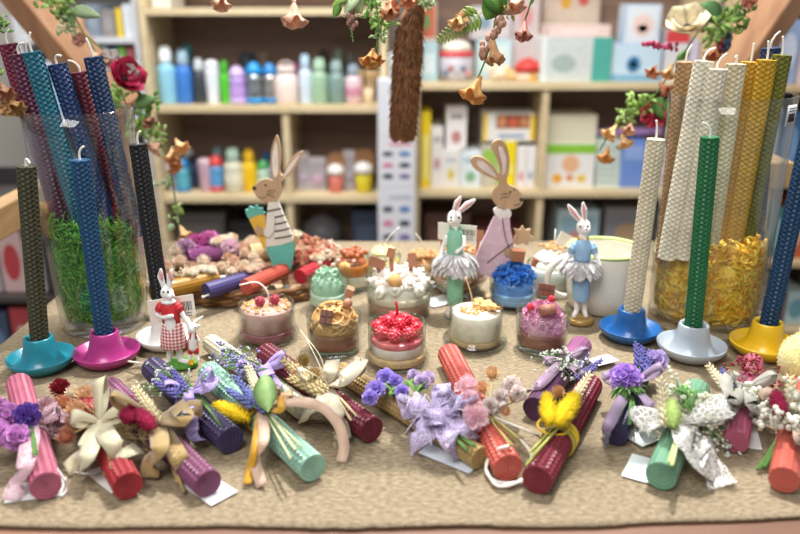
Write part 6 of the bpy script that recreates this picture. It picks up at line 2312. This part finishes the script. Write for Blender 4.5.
W1 = lambda x, y: (230 + x / 3.145, 120 + y / 3.145)
F = Fig('wooden_rabbit', 'flat wooden rabbit in a striped shirt and teal trousers carrying a yellow carrot', 'ornament', (287, 292))
TH_ = .008
f0 = -TH_ / 2 - .0003
flat(F, 'head', [(137, 188), (129, 140), (131, 90), (147, 47), (158, 80), (160, 120), (158, 160), (168, 172), (180, 140), (203, 112), (230, 98), (216, 132), (190, 170), (163, 192), (164, 220), (150, 250), (122, 258), (92, 246), (73, 216), (86, 197), (112, 184)], W1, TH_, PLY)
flat(F, 'inner_ear', [(139, 176), (134, 140), (136, 100), (147, 64), (152, 100), (153, 140), (150, 172)], W1, .0008, mat('#e3d6c8', .7), f0)
flat(F, 'inner_ear', [(168, 180), (182, 148), (202, 122), (222, 106), (208, 132), (186, 164)], W1, .0008, mat('#e3d6c8', .7), f0)
flat(F, 'shirt', [(121, 257), (152, 255), (166, 290), (186, 338), (201, 379), (160, 392), (113, 398), (112, 350), (116, 300)], W1, TH_, mat('#dcd6cc', .7, var=.05), smooth=False)
for a in ([(117, 285), (140, 281), (162, 276)], [(142, 304), (158, 301), (172, 297)], [(142, 326), (164, 322), (180, 317)], [(142, 348), (168, 344), (189, 338)], [(142, 370), (174, 366), (197, 360)]):
    p3 = a
    flat(F, 'shirt_stripe', [(x, y - 2.5) for x, y in p3] + [(x, y + 2.5) for x, y in reversed(p3)], W1, .0008, mat('#4f4a4a', .7), f0, False)
flat(F, 'trousers', [(112, 397), (160, 391), (201, 378), (204, 402), (198, 445), (188, 484), (150, 488), (132, 445)], W1, TH_, mat('#5fb3a5', .65, var=.08), smooth=False)
flat(F, 'foot', [(157, 488), (182, 484), (190, 515), (192, 541), (176, 541), (166, 515)], W1, TH_, PLY, smooth=False)
flat(F, 'carrot', [(62, 305), (84, 294), (106, 296), (113, 330), (114, 370), (111, 406), (92, 372), (74, 335)], W1, TH_, mat('#dcae3e', .65, var=.08), -.0005)
flat(F, 'carrot_top', [(54, 296), (50, 282), (58, 280), (62, 270), (74, 274), (84, 266), (92, 276), (104, 276), (104, 286), (111, 292), (86, 297), (62, 307)], W1, TH_, mat('#5fa99c', .65, var=.08), -.0012)
flat(F, 'arm', [(130, 288), (142, 300), (140, 340), (128, 362), (110, 358), (106, 346), (118, 330), (122, 300)], W1, .004, mat('#dcd6cc', .7, var=.05), -TH_ / 2 - .002)
flat(F, 'paw', [(80, 340), (92, 330), (108, 342), (108, 356), (92, 356)], W1, .004, PLY, -TH_ / 2 - .0025)
flat(F, 'tail', [(200, 366), (210, 362), (217, 374), (214, 390), (203, 390)], W1, TH_, PLY, .001)
stroke(F, 'muzzle_line', [[(118, 222), (138, 219), (145, 224)], [(117, 229), (138, 229)], [(116, 234), (136, 238), (142, 244)], [(90, 240), (104, 244), (114, 240)]], W1, .0005, '#3a2d26', f0)
m = MB(); m.ball(F.q(*W1(113, 203)) + V((0, f0, 0)), .0017, (1, .4, 1), 8, 6); F.part('eye', m, EYE)
m = MB(); m.ball(F.q(*W1(78, 213)) + V((0, f0 + .001, 0)), .0035, (1, .6, 1), 10, 8); F.part('nose', m, mat('#2b211c', .5))
for zx, zy in ((133, 528), (178, 528)):
    m = MB(); m.bloom(F.q(*W1(zx, zy)) + V((0, -TH_ / 2 - .002, 0)), (0, -1, .1), .0085, 6, 0, 1, cup=.1); F.part('daisy', m, [mat('#e8e6de', .6), mat('#8fae5a', .6)])
m = MB(); m.box(F.p + V((-.008, 0, .004)), (.060, .034, .0068)); F.part('base', m, PLY, bevel=.001)

W2 = lambda x, y: (430 + x / 2.668, 130 + y / 2.668)
F = Fig('wooden_rabbit', 'flat wooden rabbit in a pale pink flowered dress holding a wooden flower', 'ornament', (503, 301))
flat(F, 'head', [(186, 140), (166, 128), (138, 116), (116, 100), (108, 82), (118, 70), (140, 72), (164, 90), (184, 116), (186, 100), (178, 76), (164, 48), (170, 30), (188, 26), (204, 42), (212, 76), (210, 110), (205, 140), (232, 156), (248, 180), (240, 202), (215, 210), (186, 206), (168, 188), (166, 164)], W2, TH_, PLY)
flat(F, 'inner_ear', [(176, 124), (150, 112), (128, 94), (126, 82), (142, 84), (162, 102)], W2, .0008, mat('#dccbc4', .7), f0)
flat(F, 'inner_ear', [(192, 118), (192, 90), (184, 60), (182, 44), (192, 46), (202, 74), (200, 108)], W2, .0008, mat('#dccbc4', .7), f0)
flat(F, 'dress', [(176, 226), (208, 226), (214, 262), (221, 300), (224, 345), (222, 378), (206, 396), (176, 396), (144, 384), (116, 366), (124, 332), (148, 280)], W2, TH_, mat('#d3b4c1', .65, var=.05))
flat(F, 'ruff', [(172, 222), (170, 212), (182, 206), (196, 212), (208, 208), (216, 218), (212, 232), (200, 230), (190, 238), (180, 230)], W2, TH_ + .002, mat('#e4ded8', .65), 0)
for zx, zy, rr in ((182, 262, 9), (200, 300, 10), (160, 298, 8), (146, 340, 11), (178, 352, 12), (206, 368, 11), (160, 376, 8), (208, 334, 8), (204, 262, 7)):
    m = MB(); n = 30
    cc = F.q(*W2(zx, zy)) + V((0, f0, 0)); q = rr / 2.668 * F.s
    m.prism([(q * (.62 + .38 * math.cos(5 * 2 * PI * i / n)) * math.cos(2 * PI * i / n), q * (.62 + .38 * math.cos(5 * 2 * PI * i / n)) * math.sin(2 * PI * i / n)) for i in range(n)], cc, (1, 0, 0), (0, 0, 1), .0008)
    F.part('painted_flower', m, mat('#e9dfe4', .65))
stroke(F, 'painted_arm', [[(192, 232), (196, 262), (204, 298), (214, 322), (204, 328)], [(152, 352), (190, 322), (232, 292)]], W2, .0008, '#5a4038', f0 - .0003)
flat(F, 'paw', [(196, 322), (206, 312), (216, 318), (214, 332), (200, 332)], W2, .003, PLY, -TH_ / 2 - .0016)
flat(F, 'wooden_flower', [(222, 290), (228, 276), (224, 262), (238, 264), (246, 254), (254, 264), (268, 262), (266, 276), (276, 286), (264, 294), (260, 306), (246, 300), (230, 304)], W2, .005, PLY, -.003)
stroke(F, 'muzzle_line', [[(214, 172), (200, 168), (188, 172)], [(212, 178), (194, 178), (186, 184)], [(222, 198), (234, 198), (242, 192)]], W2, .0005, '#3a2d26', f0)
for zx, zy, r_ in ((213, 164, .0017), (224, 158, .0012)):
    m = MB(); m.ball(F.q(*W2(zx, zy)) + V((0, f0, 0)), r_, (1, .4, 1), 8, 6); F.part('eye', m, EYE)
m = MB(); m.ball(F.q(*W2(243, 184)) + V((0, f0, 0)), .0032, (1, .6, 1), 10, 8); F.part('nose', m, mat('#2b211c', .5))
flat(F, 'leg', [(180, 394), (200, 394), (200, 452), (180, 452)], W2, TH_, PLY, smooth=False)
for zx, zy in ((174, 416), (212, 436)):
    m = MB(); m.bloom(F.q(*W2(zx, zy)) + V((0, -.008, 0)), (0, -1, .1), .0105, 6, 0, 1, cup=.1); m.tube([F.q(*W2(zx, zy)) + V((0, -.007, 0)), F.q(*W2(zx * .5 + 95, 452)) + V((0, -.006, 0))], .0012, 5, mi=2); F.part('daisy', m, [mat('#e8e6de', .6), mat('#e4c64a', .6), GREEN])
m = MB(); m.box(F.p + V((0, 0, .004)), (.055, .034, .0068)); F.part('base', m, PLY, bevel=.001)

# ================================================================= woven tray of flower candles at the back left
p = T(246, 284)
o = thing('woven_tray', 'brown woven tray under the flower candles at the back left of the table', 'tray', p)
TR, TRY = .150, .105
m = MB(); m.lathe([(.001, .0008), (1.0, .0008), (1.0, .006), (.001, .006)], (0, 0, 0), 48); m.v = [V((v.x * TR * .98, v.y * TRY * .98, v.z)) + p for v in m.v]
m.build('base', mat('#6a4a30', .8, var=.3, scale=150), o)
for k in range(4):
    m = MB(); N = 120
    pts = []
    for i in range(N + 1):
        a = 2 * PI * i / N
        w_ = .003 * math.sin(30 * a + k * PI / 2)
        pts.append(p + V((math.cos(a) * (TR + w_), math.sin(a) * (TRY + w_), .004 + k * .0055)))
    m.tube(pts, .0035, 6); m.build('woven_strand', mat(['#6f4b2c', '#8a6238', '#5d3e26', '#7c5530'][k], .8, var=.25, scale=200), o)
R.seed(77)
LIFT = .0245
GBK = 'flower candles heaped on the woven tray'
def tray_bundle(label, a, b, d, col, style, flowers, wickpx=None, lift=LIFT, auto=11):
    B = Bundle(label, a, b, d, col, style, 27, wickpx, lift)
    B.o['group'] = GBK
    for k in range(auto):
        q = B.at(R.uniform(.0, .5), R.uniform(50, 130), 1.25) + V((0, .004, .002)); m = MB(); rr = R.uniform(3.4, 5.4)
        m.globe(q, rr * scale_at(q), 46)
        B.part('everlasting_flower', m, mat(R.choice(['#f3ead8', '#ead2bc', '#f6eede', '#dcc0a4', '#eedccb']), .75, var=.2, scale=150))
    for (px, py, rr, c, kind) in flowers:
        q = B.f(px, py, lift + B.r * 1.7); m = MB()
        if kind == 'g':
            m.globe(q, rr * .78 * scale_at(q), 60, lift=.4); nm = 'everlasting_flower'
        elif kind == 'r':
            m.ruffles(q, rr * scale_at(q), 34, sz=.008, up=(0, -.4, 1)); nm = 'papery_flower'
        else:
            m.spray(q - V((0, .01, .012)), [q + V((R.uniform(-1, 1) * .02, R.uniform(-1, 1) * .012, R.uniform(-.2, .6) * .012)) for _ in range(4)], rr * .0004, 0, 1, 8, .014); nm = 'berry_spray'
        mm = mat('#' + ''.join('%02x' % int(int(c[i:i + 2], 16) * .7 + 240 * .3) for i in (1, 3, 5)) if kind == 'g' else c, .75, var=.2, scale=150)
        B.part(nm, m, [STEM, mm] if kind == 's' else mm)
    return B
tray_bundle('ochre ribbed candle with peach dried flowers on the woven tray, nearest the black taper', (217, 278), (152, 293), 18, '#b5822a', 'rib',
            [(168, 268, 9, '#c9a184', 'g'), (180, 262, 9, '#d8b795', 'g'), (192, 268, 8, '#b98a5e', 'g'), (204, 262, 9, '#dcc3a6', 'g'), (160, 260, 8, '#b58c6a', 'g'), (214, 268, 7, '#cfa588', 'g'), (186, 273, 6, '#e3cfae', 's'), (172, 276, 6, '#d8c3a0', 's')], (140, 283))
tray_bundle('deep violet ribbed candle on the woven tray with cream dried flowers', (262, 274), (206, 291), 16.5, '#4a4278', 'rib',
            [(222, 268, 8, '#d9bf9d', 'g'), (234, 262, 8, '#cf9f7c', 'g'), (246, 266, 8, '#dcc6a8', 'g'), (228, 258, 7, '#c08f68', 'g'), (240, 272, 5, '#e6d7bb', 's')], (203, 297))
tray_bundle('coral ribbed candle at the front of the woven tray beside the wooden rabbit', (284, 270), (246, 287), 17, '#c95a4a', 'rib',
            [(258, 264, 7, '#d9b795', 'g'), (246, 254, 8, '#c9a07c', 'g'), (254, 257, 7, '#e0caab', 'g'), (240, 266, 6, '#cba98a', 'g')], (234, 284), auto=0)
tray_bundle('red ribbed candle with red and cream berries, right end of the tray', (330, 262), (300, 277), 16, '#b32a35', 'rib',
            [(306, 254, 7, '#d9a98c', 's'), (316, 250, 7, '#c8504a', 's'), (326, 252, 7, '#e2c3a4', 's'), (318, 258, 6, '#c96a5a', 's'), (334, 258, 6, '#e6d3b4', 's'), (308, 262, 6, '#b8564c', 's'), (300, 250, 8, '#dcb894', 'g'), (326, 246, 7, '#d08a72', 'g')], None)
tray_bundle('magenta flowered candle at the back of the woven tray', (236, 250), (188, 258), 18, '#8f4a80', 'honey',
            [(196, 244, 10, '#c86aa8', 'r'), (208, 241, 10, '#d07fb4', 'r'), (220, 245, 9, '#b962a4', 'r'), (230, 248, 8, '#e0c1cf', 'r'), (186, 248, 8, '#c9a8c2', 'r'), (176, 252, 8, '#d6bca0', 'g')], None)
tray_bundle('pale wax candle under cream dried flowers at the back of the tray', (300, 246), (250, 253), 18, '#d6b98c', 'honey',
            [(252, 243, 9, '#d9bc98', 'g'), (264, 241, 9, '#e0cbaa', 'g'), (276, 243, 9, '#cfa37f', 'g'), (288, 242, 8, '#dcbf9d', 'g'), (244, 248, 8, '#c08d69', 'g'), (298, 244, 8, '#d88a72', 's'), (308, 242, 8, '#d9a587', 's'), (270, 249, 7, '#e6d6b8', 's')], None)
q = T(197, 295, 0)
o = thing('wooden_bead', 'small round wooden bead beside the woven tray', 'bead', q)
m = MB(); m.lathe([(.0018, .0006), (.005, .002), (.0068, .007), (.005, .012), (.0018, .0136)], q, 16); m.build('bead', PLY, o)

# ================================================================= fuzzy chick at the right
q = T(806, 388)
s = scale_at(q)
o = thing('plush_chick', 'pale yellow fuzzy chick at the right edge beside the yellow holder', 'toy', q)
m = MB(); m.ball(q + V((0, 0, 30 * s)), 30 * s, (1, .95, .98), 24, 16); m.ball(q + V((.004, 0, 62 * s)), 18 * s, nu=16, nv=12)
R.seed(5)
for i in range(1500):
    z = R.uniform(-.9, 1); a = R.uniform(0, 2 * PI); st = math.sqrt(1 - z * z)
    nn = V((st * math.cos(a), st * math.sin(a), z)); c0 = q + V((0, 0, 30 * s)) + nn * 29.4 * s
    t = (nn + V((R.uniform(-.6, .6), R.uniform(-.6, .6), R.uniform(-.8, .2)))).normalized(); w_ = nn.cross(t).normalized() * .0006
    m.add([c0 + w_, c0 - w_, c0 + t * .0028], [(0, 1, 2)])
m.build('body', mat('#e3da92', .9, var=.1, sheen=.5), o)
m = MB(); m.lathe([(.0035, 0), (.002, .004), (.0002, .008)], q + V((.002, -17 * s, 61 * s)), 8, axis=(-.3, -1, 0)); m.build('beak', mat('#d9822b', .6), o)
for x in (-.8, .2):
    m = MB()
    for k in (-.5, 0, .5):
        m.tube([q + V((x * 26 * s, -18 * s, .003)), q + V((x * 26 * s + (-.5 + k) * 14 * s, -32 * s, .0022))], [.003, .002], 8)
    m.build('foot', mat('#d9772b', .6), o)
# ================================================================= hanging flowers and garlands
R.seed(90)
LEAFG = mat('#a3c766', .5, var=.2, scale=60)
LEAFD = mat('#74a548', .5, var=.2, scale=60)
LEAFP = mat('#bdd2a4', .5, var=.15, scale=60)
ORG = mat('#f2c48c', .6, var=.2, scale=120)
ORG2 = mat('#e8bb9c', .6, var=.2, scale=120)
RUST = mat('#dc9c74', .6, var=.2, scale=120)

def sprig(label, Y, path, items, group='flower sprigs hanging into view from the bar', sr=.0011, col=None, cat='flower sprig', name='hanging_sprig', top_to_bar=True):
    pts = [Q(x, y, Y) for x, y in path]
    if top_to_bar:
        t = pts[0]
        pts = [V((t.x + .01, .93, 1.357)), t.lerp(V((t.x + .01, .93, 1.357)), .5)] + pts
    o = thing(name, label, cat, pts[0], group)
    m = MB(); m.tube(bez(*pts, n=6), sr, 6); m.build('stem', col or GREEN, o)
    for it in items:
        k = it[0]
        m = MB()
        if k == 'leaf':          # kind, base px, tip px, width px, material
            a, b = Q(*it[1], Y), Q(*it[2], Y + R.uniform(-.01, .01))
            m.leaf(a, b, it[3] * scale_at(a), up=(R.uniform(-.3, .3), -1, .35), fold=.2, curl=.1)
            m.build('leaf', it[4], o)
        elif k == 'bell':        # kind, base px, mouth px, radius px, material
            a, b = Q(*it[1], Y), Q(*it[2], Y - .012)
            m.trumpet(a, b - a, it[3] * scale_at(a), (b - a).length, 0, 5)
            m.ball(a, it[3] * .2 * scale_at(a), nu=8, nv=6)
            m.build('bell_flower', it[4], o)
        elif k == 'bloom':       # kind, px, radius px, material, n
            a = Q(*it[1], Y - .005)
            m.bloom(a, (R.uniform(-.4, .4), -1, R.uniform(-.2, .4)), it[2] * scale_at(a), it[4], 0, 0, cup=.35, wide=.95)
            m.build('blossom', it[3], o)
        elif k == 'fern':        # kind, base px, tip px, leaflet px, material
            a, b = Q(*it[1], Y), Q(*it[2], Y)
            m.tube([a, b], .0007, 5)
            n = 11
            for i in range(n):
                t = .08 + .92 * i / n
                q = a.lerp(b, t); d = (b - a).normalized(); sd = V((-d.z, 0, d.x))
                L = it[3] * scale_at(a) * (1.05 - .75 * t)
                for sg in (-1, 1):
                    m.leaf(q, q + (sd * sg + d * .5).normalized() * L, L * .32, up=(0, -1, .2), n=4)
            m.build('fern_frond', it[4], o)
        elif k == 'cluster':     # kind, px, spread px, n, leaflet px, material
            c = Q(*it[1], Y); s = scale_at(c)
            for i in range(it[3]):
                q = c + V((R.gauss(0, .5), R.gauss(0, .35), R.gauss(0, .5))) * it[2] * s
                d = V((R.uniform(-1, 1), R.uniform(-.7, .7), R.uniform(-1, 1))).normalized()
                m.leaf(q, q + d * it[4] * s, it[4] * .5 * s, up=(0, -1, .3), n=4)
                m.tube([c, q], .0005, 3)
            m.build('leaflets', it[5], o)
        elif k == 'spike':
            a, b = Q(*it[1], Y), Q(*it[2], Y)
            n = it[5] if len(it) > 5 else 24
            m.tube([a, b], .0006, 4)
            for i in range(n):
                t = i / n; q = a.lerp(b, t) + V((R.gauss(0, 1), R.gauss(0, 1), R.gauss(0, 1))) * it[3] * .3 * scale_at(a)
                m.ball(q, it[3] * .38 * scale_at(a), (1, 1, 1.3), 6, 5)
            m.build('flower_spike', it[4], o)
        elif k == 'tulip':       # large flower: layered petals
            a = Q(*it[1], Y - .01); s = scale_at(a); nn = V(it[4]) if len(it) > 4 else V((0, -1, .2))
            m.bloom(a, nn, it[2] * s, 5, 0, 1, cup=.75, wide=1.2)
            m.bloom(a + nn.normalized() * it[2] * s * .05, nn, it[2] * s * .7, 5, 0, 1, cup=1.1, wide=1.2)
            m.build('large_blossom', [it[3], mat('#3a1c22', .6)], o)
    return o

YF = .95
sprig('single dry orange bell flower hanging at the top edge, left of the middle', YF, [(293, -14), (294, 2)], [('bell', (294, 2), (294, 24), 12, ORG2)])
sprig('cut off dusty orange blossom at the top edge above the bottle shelf', YF, [(222, -16), (222, -6)], [('bell', (222, -8), (221, 7), 9, ORG2)])
sprig('leafy sprig with rusty and orange flowers hanging beside the brown fur strip', YF, [(366, -14), (376, 4), (378, 26), (377, 44), (374, 56)],
      [('leaf', (362, -4), (344, 14), 12, LEAFP), ('leaf', (360, -8), (332, 6), 10, LEAFG), ('leaf', (352, -4), (362, 14), 14, mat('#c9d2a8', .5)), ('leaf', (340, 2), (334, 18), 9, LEAFD),
       ('bell', (390, -4), (389, 16), 9, RUST), ('bloom', (392, 8), 8, mat('#d08050', .6, var=.2), 5), ('spike', (350, 10), (351, 27), 6, mat('#b08a78', .7)), ('spike', (351, 27), (353, 42), 1.8, LEAFD, 12),
       ('bell', (373, 50), (368, 64), 9, mat('#dfa65c', .6, var=.2)), ('bell', (374, 52), (377, 62), 7, mat('#dfa65c', .6, var=.2)),
       ('cluster', (382, 24), 12, 26, 7, LEAFG), ('cluster', (379, 36), 8, 14, 6, mat('#a9c58a', .5)), ('cluster', (372, 8), 12, 16, 8, LEAFD)])
sprig('short pale green tip hanging above the boxed goods right of the fur strip', YF, [(427, -16), (428, 4)], [('cluster', (428, 2), 9, 26, 6, mat('#b9cf98', .5)), ('bell', (409, -10), (408, 4), 8, RUST)])
sprig('sprig with a fern frond, round green leaf and orange bells hanging in the middle', YF, [(488, -14), (496, 10), (492, 36), (486, 58), (478, 78)],
      [('fern', (482, 12), (437, 42), 16, mat('#9dbb5a', .5, var=.2)), ('leaf', (480, -8), (508, 14), 26, mat('#5b8f3e', .5, var=.15)), ('leaf', (498, -6), (486, 20), 22, LEAFD),
       ('bell', (462, 12), (456, 26), 8, ORG), ('bloom', (461, 20), 8, ORG, 5), ('spike', (500, 22), (480, 58), 8, mat('#c99c86', .7, var=.2), 34), ('bell', (492, 36), (496, 62), 9, mat('#d3a070', .6, var=.2)),
       ('bell', (480, 78), (472, 98), 13, mat('#e0a860', .6, var=.2)), ('leaf', (486, 60), (494, 66), 4, LEAFP), ('cluster', (508, 12), 8, 12, 7, mat('#b9a45c', .6)), ('bell', (512, -6), (516, 9), 10, ORG2)])
sprig('small dusty rose bell flower hanging right of the fern sprig', YF, [(534, -14), (529, 8), (525, 20)], [('bell', (525, 20), (523, 38), 8, mat('#c98a78', .6, var=.15)), ('leaf', (534, -8), (530, 6), 4, LEAFG)])

# brown fur strip
Yb = 1.15
o = thing('fur_strip', 'shaggy brown fur strip hanging in front of the tall box column', 'ornament', Q(409, -20, Yb))
m = MB()
pts = [Q(x, y, Yb) for x, y in [(418, -16), (415, 4), (410, 22), (408, 50), (406, 80), (404, 108), (403, 130), (403, 136)]]
rs = [5, 6, 11, 13, 13, 12.5, 11, 5]
m.tube(bez(*pts, n=5), [r_ * scale_at(pts[0]) for r_ in [rs[min(7, i // 5)] * (1 - (i % 5) / 5) + rs[min(7, i // 5 + 1)] * (i % 5) / 5 for i in range(36)]], 16)
R.seed(8)
bp = bez(*pts, n=8)
for i in range(3600):
    t = R.random() * (len(bp) - 2); k = int(t); f = t - k
    c = bp[k].lerp(bp[k + 1], f)
    j = min(6, int(t / 8)); r_ = (rs[j] + (rs[j + 1] - rs[j]) * ((t / 8) - j)) * scale_at(c)
    a = R.uniform(0, 2 * PI); nn = V((math.cos(a), math.sin(a), 0))
    q = c + nn * r_ * .95; d = (nn * R.uniform(.2, .7) + V((R.uniform(-.3, .3), R.uniform(-.3, .3), -1))).normalized(); w_ = nn.cross(d).normalized() * .0011
    m.add([q + w_, q - w_, q + nn * .0015, q + d * .012 * R.uniform(.6, 1.3)], [(0, 1, 3), (1, 2, 3), (2, 0, 3)], R.randrange(2))
m.build('fur', [mat('#8c6040', .85, var=.35, scale=70), mat('#a87a50', .85, var=.3, scale=70)], o)
m = MB(); m.tube([pts[0], V((pts[0].x, 1.0, 1.33)), V((pts[0].x, .945, 1.385))], .002, 6); m.build('cord', mat('#5a3d28', .8), o)
m = MB(); m.ball(Q(404, 137, Yb), 6 * scale_at(pts[0]), (1, 1, .8), 10, 8); m.build('leather_tip', mat('#c9a08a', .6), o)

# garland along the left post
YG = 1.32
G = 'flower garlands along the stall posts'
sprig('pale round leaves of the garland hanging over the left post', YG, [(52, -12), (72, 12), (84, 34), (96, 52)],
      [('leaf', (70, 10), (101, 17), 14, mat('#a7c192', .45, var=.1)), ('leaf', (66, 4), (74, 28), 16, mat('#8fb377', .45, var=.1)), ('cluster', (56, 2), 14, 30, 9, LEAFG), ('cluster', (70, 26), 10, 18, 7, LEAFP), ('leaf', (60, -4), (78, -2), 10, LEAFG),
       ('bloom', (80, 40), 8, mat('#c9907a', .6), 5), ('bell', (92, 50), (98, 60), 7, ORG2)], G, .0013, top_to_bar=False)
sprig('dark red tulip shaped flower with white blossom on the left garland', YG, [(84, 34), (108, 56), (118, 84), (128, 108)],
      [('tulip', (123, 80), 20, mat('#c02a52', .5, var=.15), (.7, -.6, .5)), ('bloom', (112, 60), 12, mat('#e6e0da', .6, var=.05), 6), ('bloom', (130, 72), 10, mat('#e3dcd8', .6, var=.05), 6), ('leaf', (134, 106), (156, 98), 15, mat('#7fa768', .45, var=.1)), ('cluster', (116, 96), 12, 26, 9, LEAFG), ('bell', (102, 58), (108, 66), 7, ORG2)], G, .0013, top_to_bar=False)
sprig('trailing green garland end with small orange bells beside the black taper', YG, [(128, 108), (146, 122), (160, 142), (170, 168), (176, 205), (180, 228)],
      [('cluster', (140, 124), 14, 30, 9, LEAFG), ('cluster', (156, 136), 12, 24, 8, mat('#a3bf6c', .5, var=.15)), ('cluster', (150, 112), 10, 16, 9, LEAFD), ('bell', (146, 116), (150, 124), 7, mat('#c98e7e', .6)), ('bell', (176, 140), (182, 150), 9, ORG), ('bell', (172, 148), (172, 160), 8, ORG),
       ('bell', (160, 142), (152, 150), 8, ORG2), ('bell', (168, 160), (176, 168), 8, mat('#d9a070', .6)), ('leaf', (172, 206), (184, 214), 9, LEAFG), ('leaf', (174, 224), (168, 232), 8, LEAFP), ('bell', (180, 226), (186, 238), 8, ORG), ('cluster', (166, 182), 8, 14, 7, LEAFP), ('cluster', (176, 212), 7, 8, 7, mat('#b5c98a', .5))], G, .0013, top_to_bar=False)
sprig('orange blossoms at the left edge in front of the wine red taper', 1.02, [(-22, 62), (-6, 80), (8, 96), (20, 106)],
      [('bell', (2, 84), (8, 96), 9, mat('#c99270', .6)), ('bell', (10, 98), (18, 110), 9, mat('#d0a268', .6)), ('bloom', (6, 108), 9, mat('#d3a66e', .6, var=.15), 5), ('cluster', (2, 26), 8, 20, 7, LEAFD), ('cluster', (-2, 70), 7, 10, 6, LEAFG)], G, .0013, top_to_bar=False)
# garland along the right post
sprig('garland of green leaves with a round leaf and dark berries on the right post', YG, [(748, -14), (735, 8), (722, 32), (712, 56)],
      [('leaf', (700, 4), (720, 22), 22, mat('#6d9a62', .45, var=.1)), ('cluster', (722, 30), 16, 44, 10, LEAFG), ('cluster', (738, 14), 14, 28, 9, LEAFD), ('bloom', (748, 0), 9, mat('#d0806a', .6), 5), ('spike', (728, 34), (724, 52), 8, mat('#43566e', .4), 10), ('spike', (722, 40), (714, 56), 7, mat('#9a2f3a', .4), 8), ('bell', (716, 42), (712, 58), 8, mat('#d58a5a', .6))], G, .0013, top_to_bar=False)
sprig('large cream and peach blossom on the right garland above the ivory tapers', YG, [(712, 4), (702, 24), (690, 44), (676, 62)],
      [('tulip', (687, 30), 22, mat('#f2e6c4', .6, var=.08), (-.3, -.6, .8)), ('bloom', (698, 26), 7, mat('#d98d6c', .6), 5), ('spike', (676, 47), (642, 45), 5, mat('#c2476e', .6, var=.2), 26), ('leaf', (676, 60), (690, 52), 9, LEAFD), ('bell', (672, 64), (668, 76), 7, ORG)], G, .0013, top_to_bar=False)
sprig('low garland sprig with a red blossom and orange bells left of the paper vase', YG, [(676, 62), (664, 82), (648, 104), (628, 122), (610, 134), (600, 150)],
      [('leaf', (652, 98), (672, 122), 20, mat('#6f9f52', .45, var=.12)), ('bloom', (652, 116), 14, mat('#bf2f45', .55, var=.15), 7), ('cluster', (640, 106), 14, 34, 9, LEAFG), ('cluster', (626, 116), 10, 20, 8, mat('#a9c273', .5, var=.15)), ('bell', (656, 66), (652, 74), 7, RUST), ('bell', (632, 122), (628, 132), 7, ORG2),
       ('bell', (616, 126), (608, 136), 8, ORG), ('bell', (622, 134), (626, 146), 8, ORG), ('bell', (608, 148), (605, 160), 8, mat('#dda45c', .6)), ('bell', (660, 84), (668, 92), 7, mat('#c77b5c', .6))], G, .0013, top_to_bar=False)
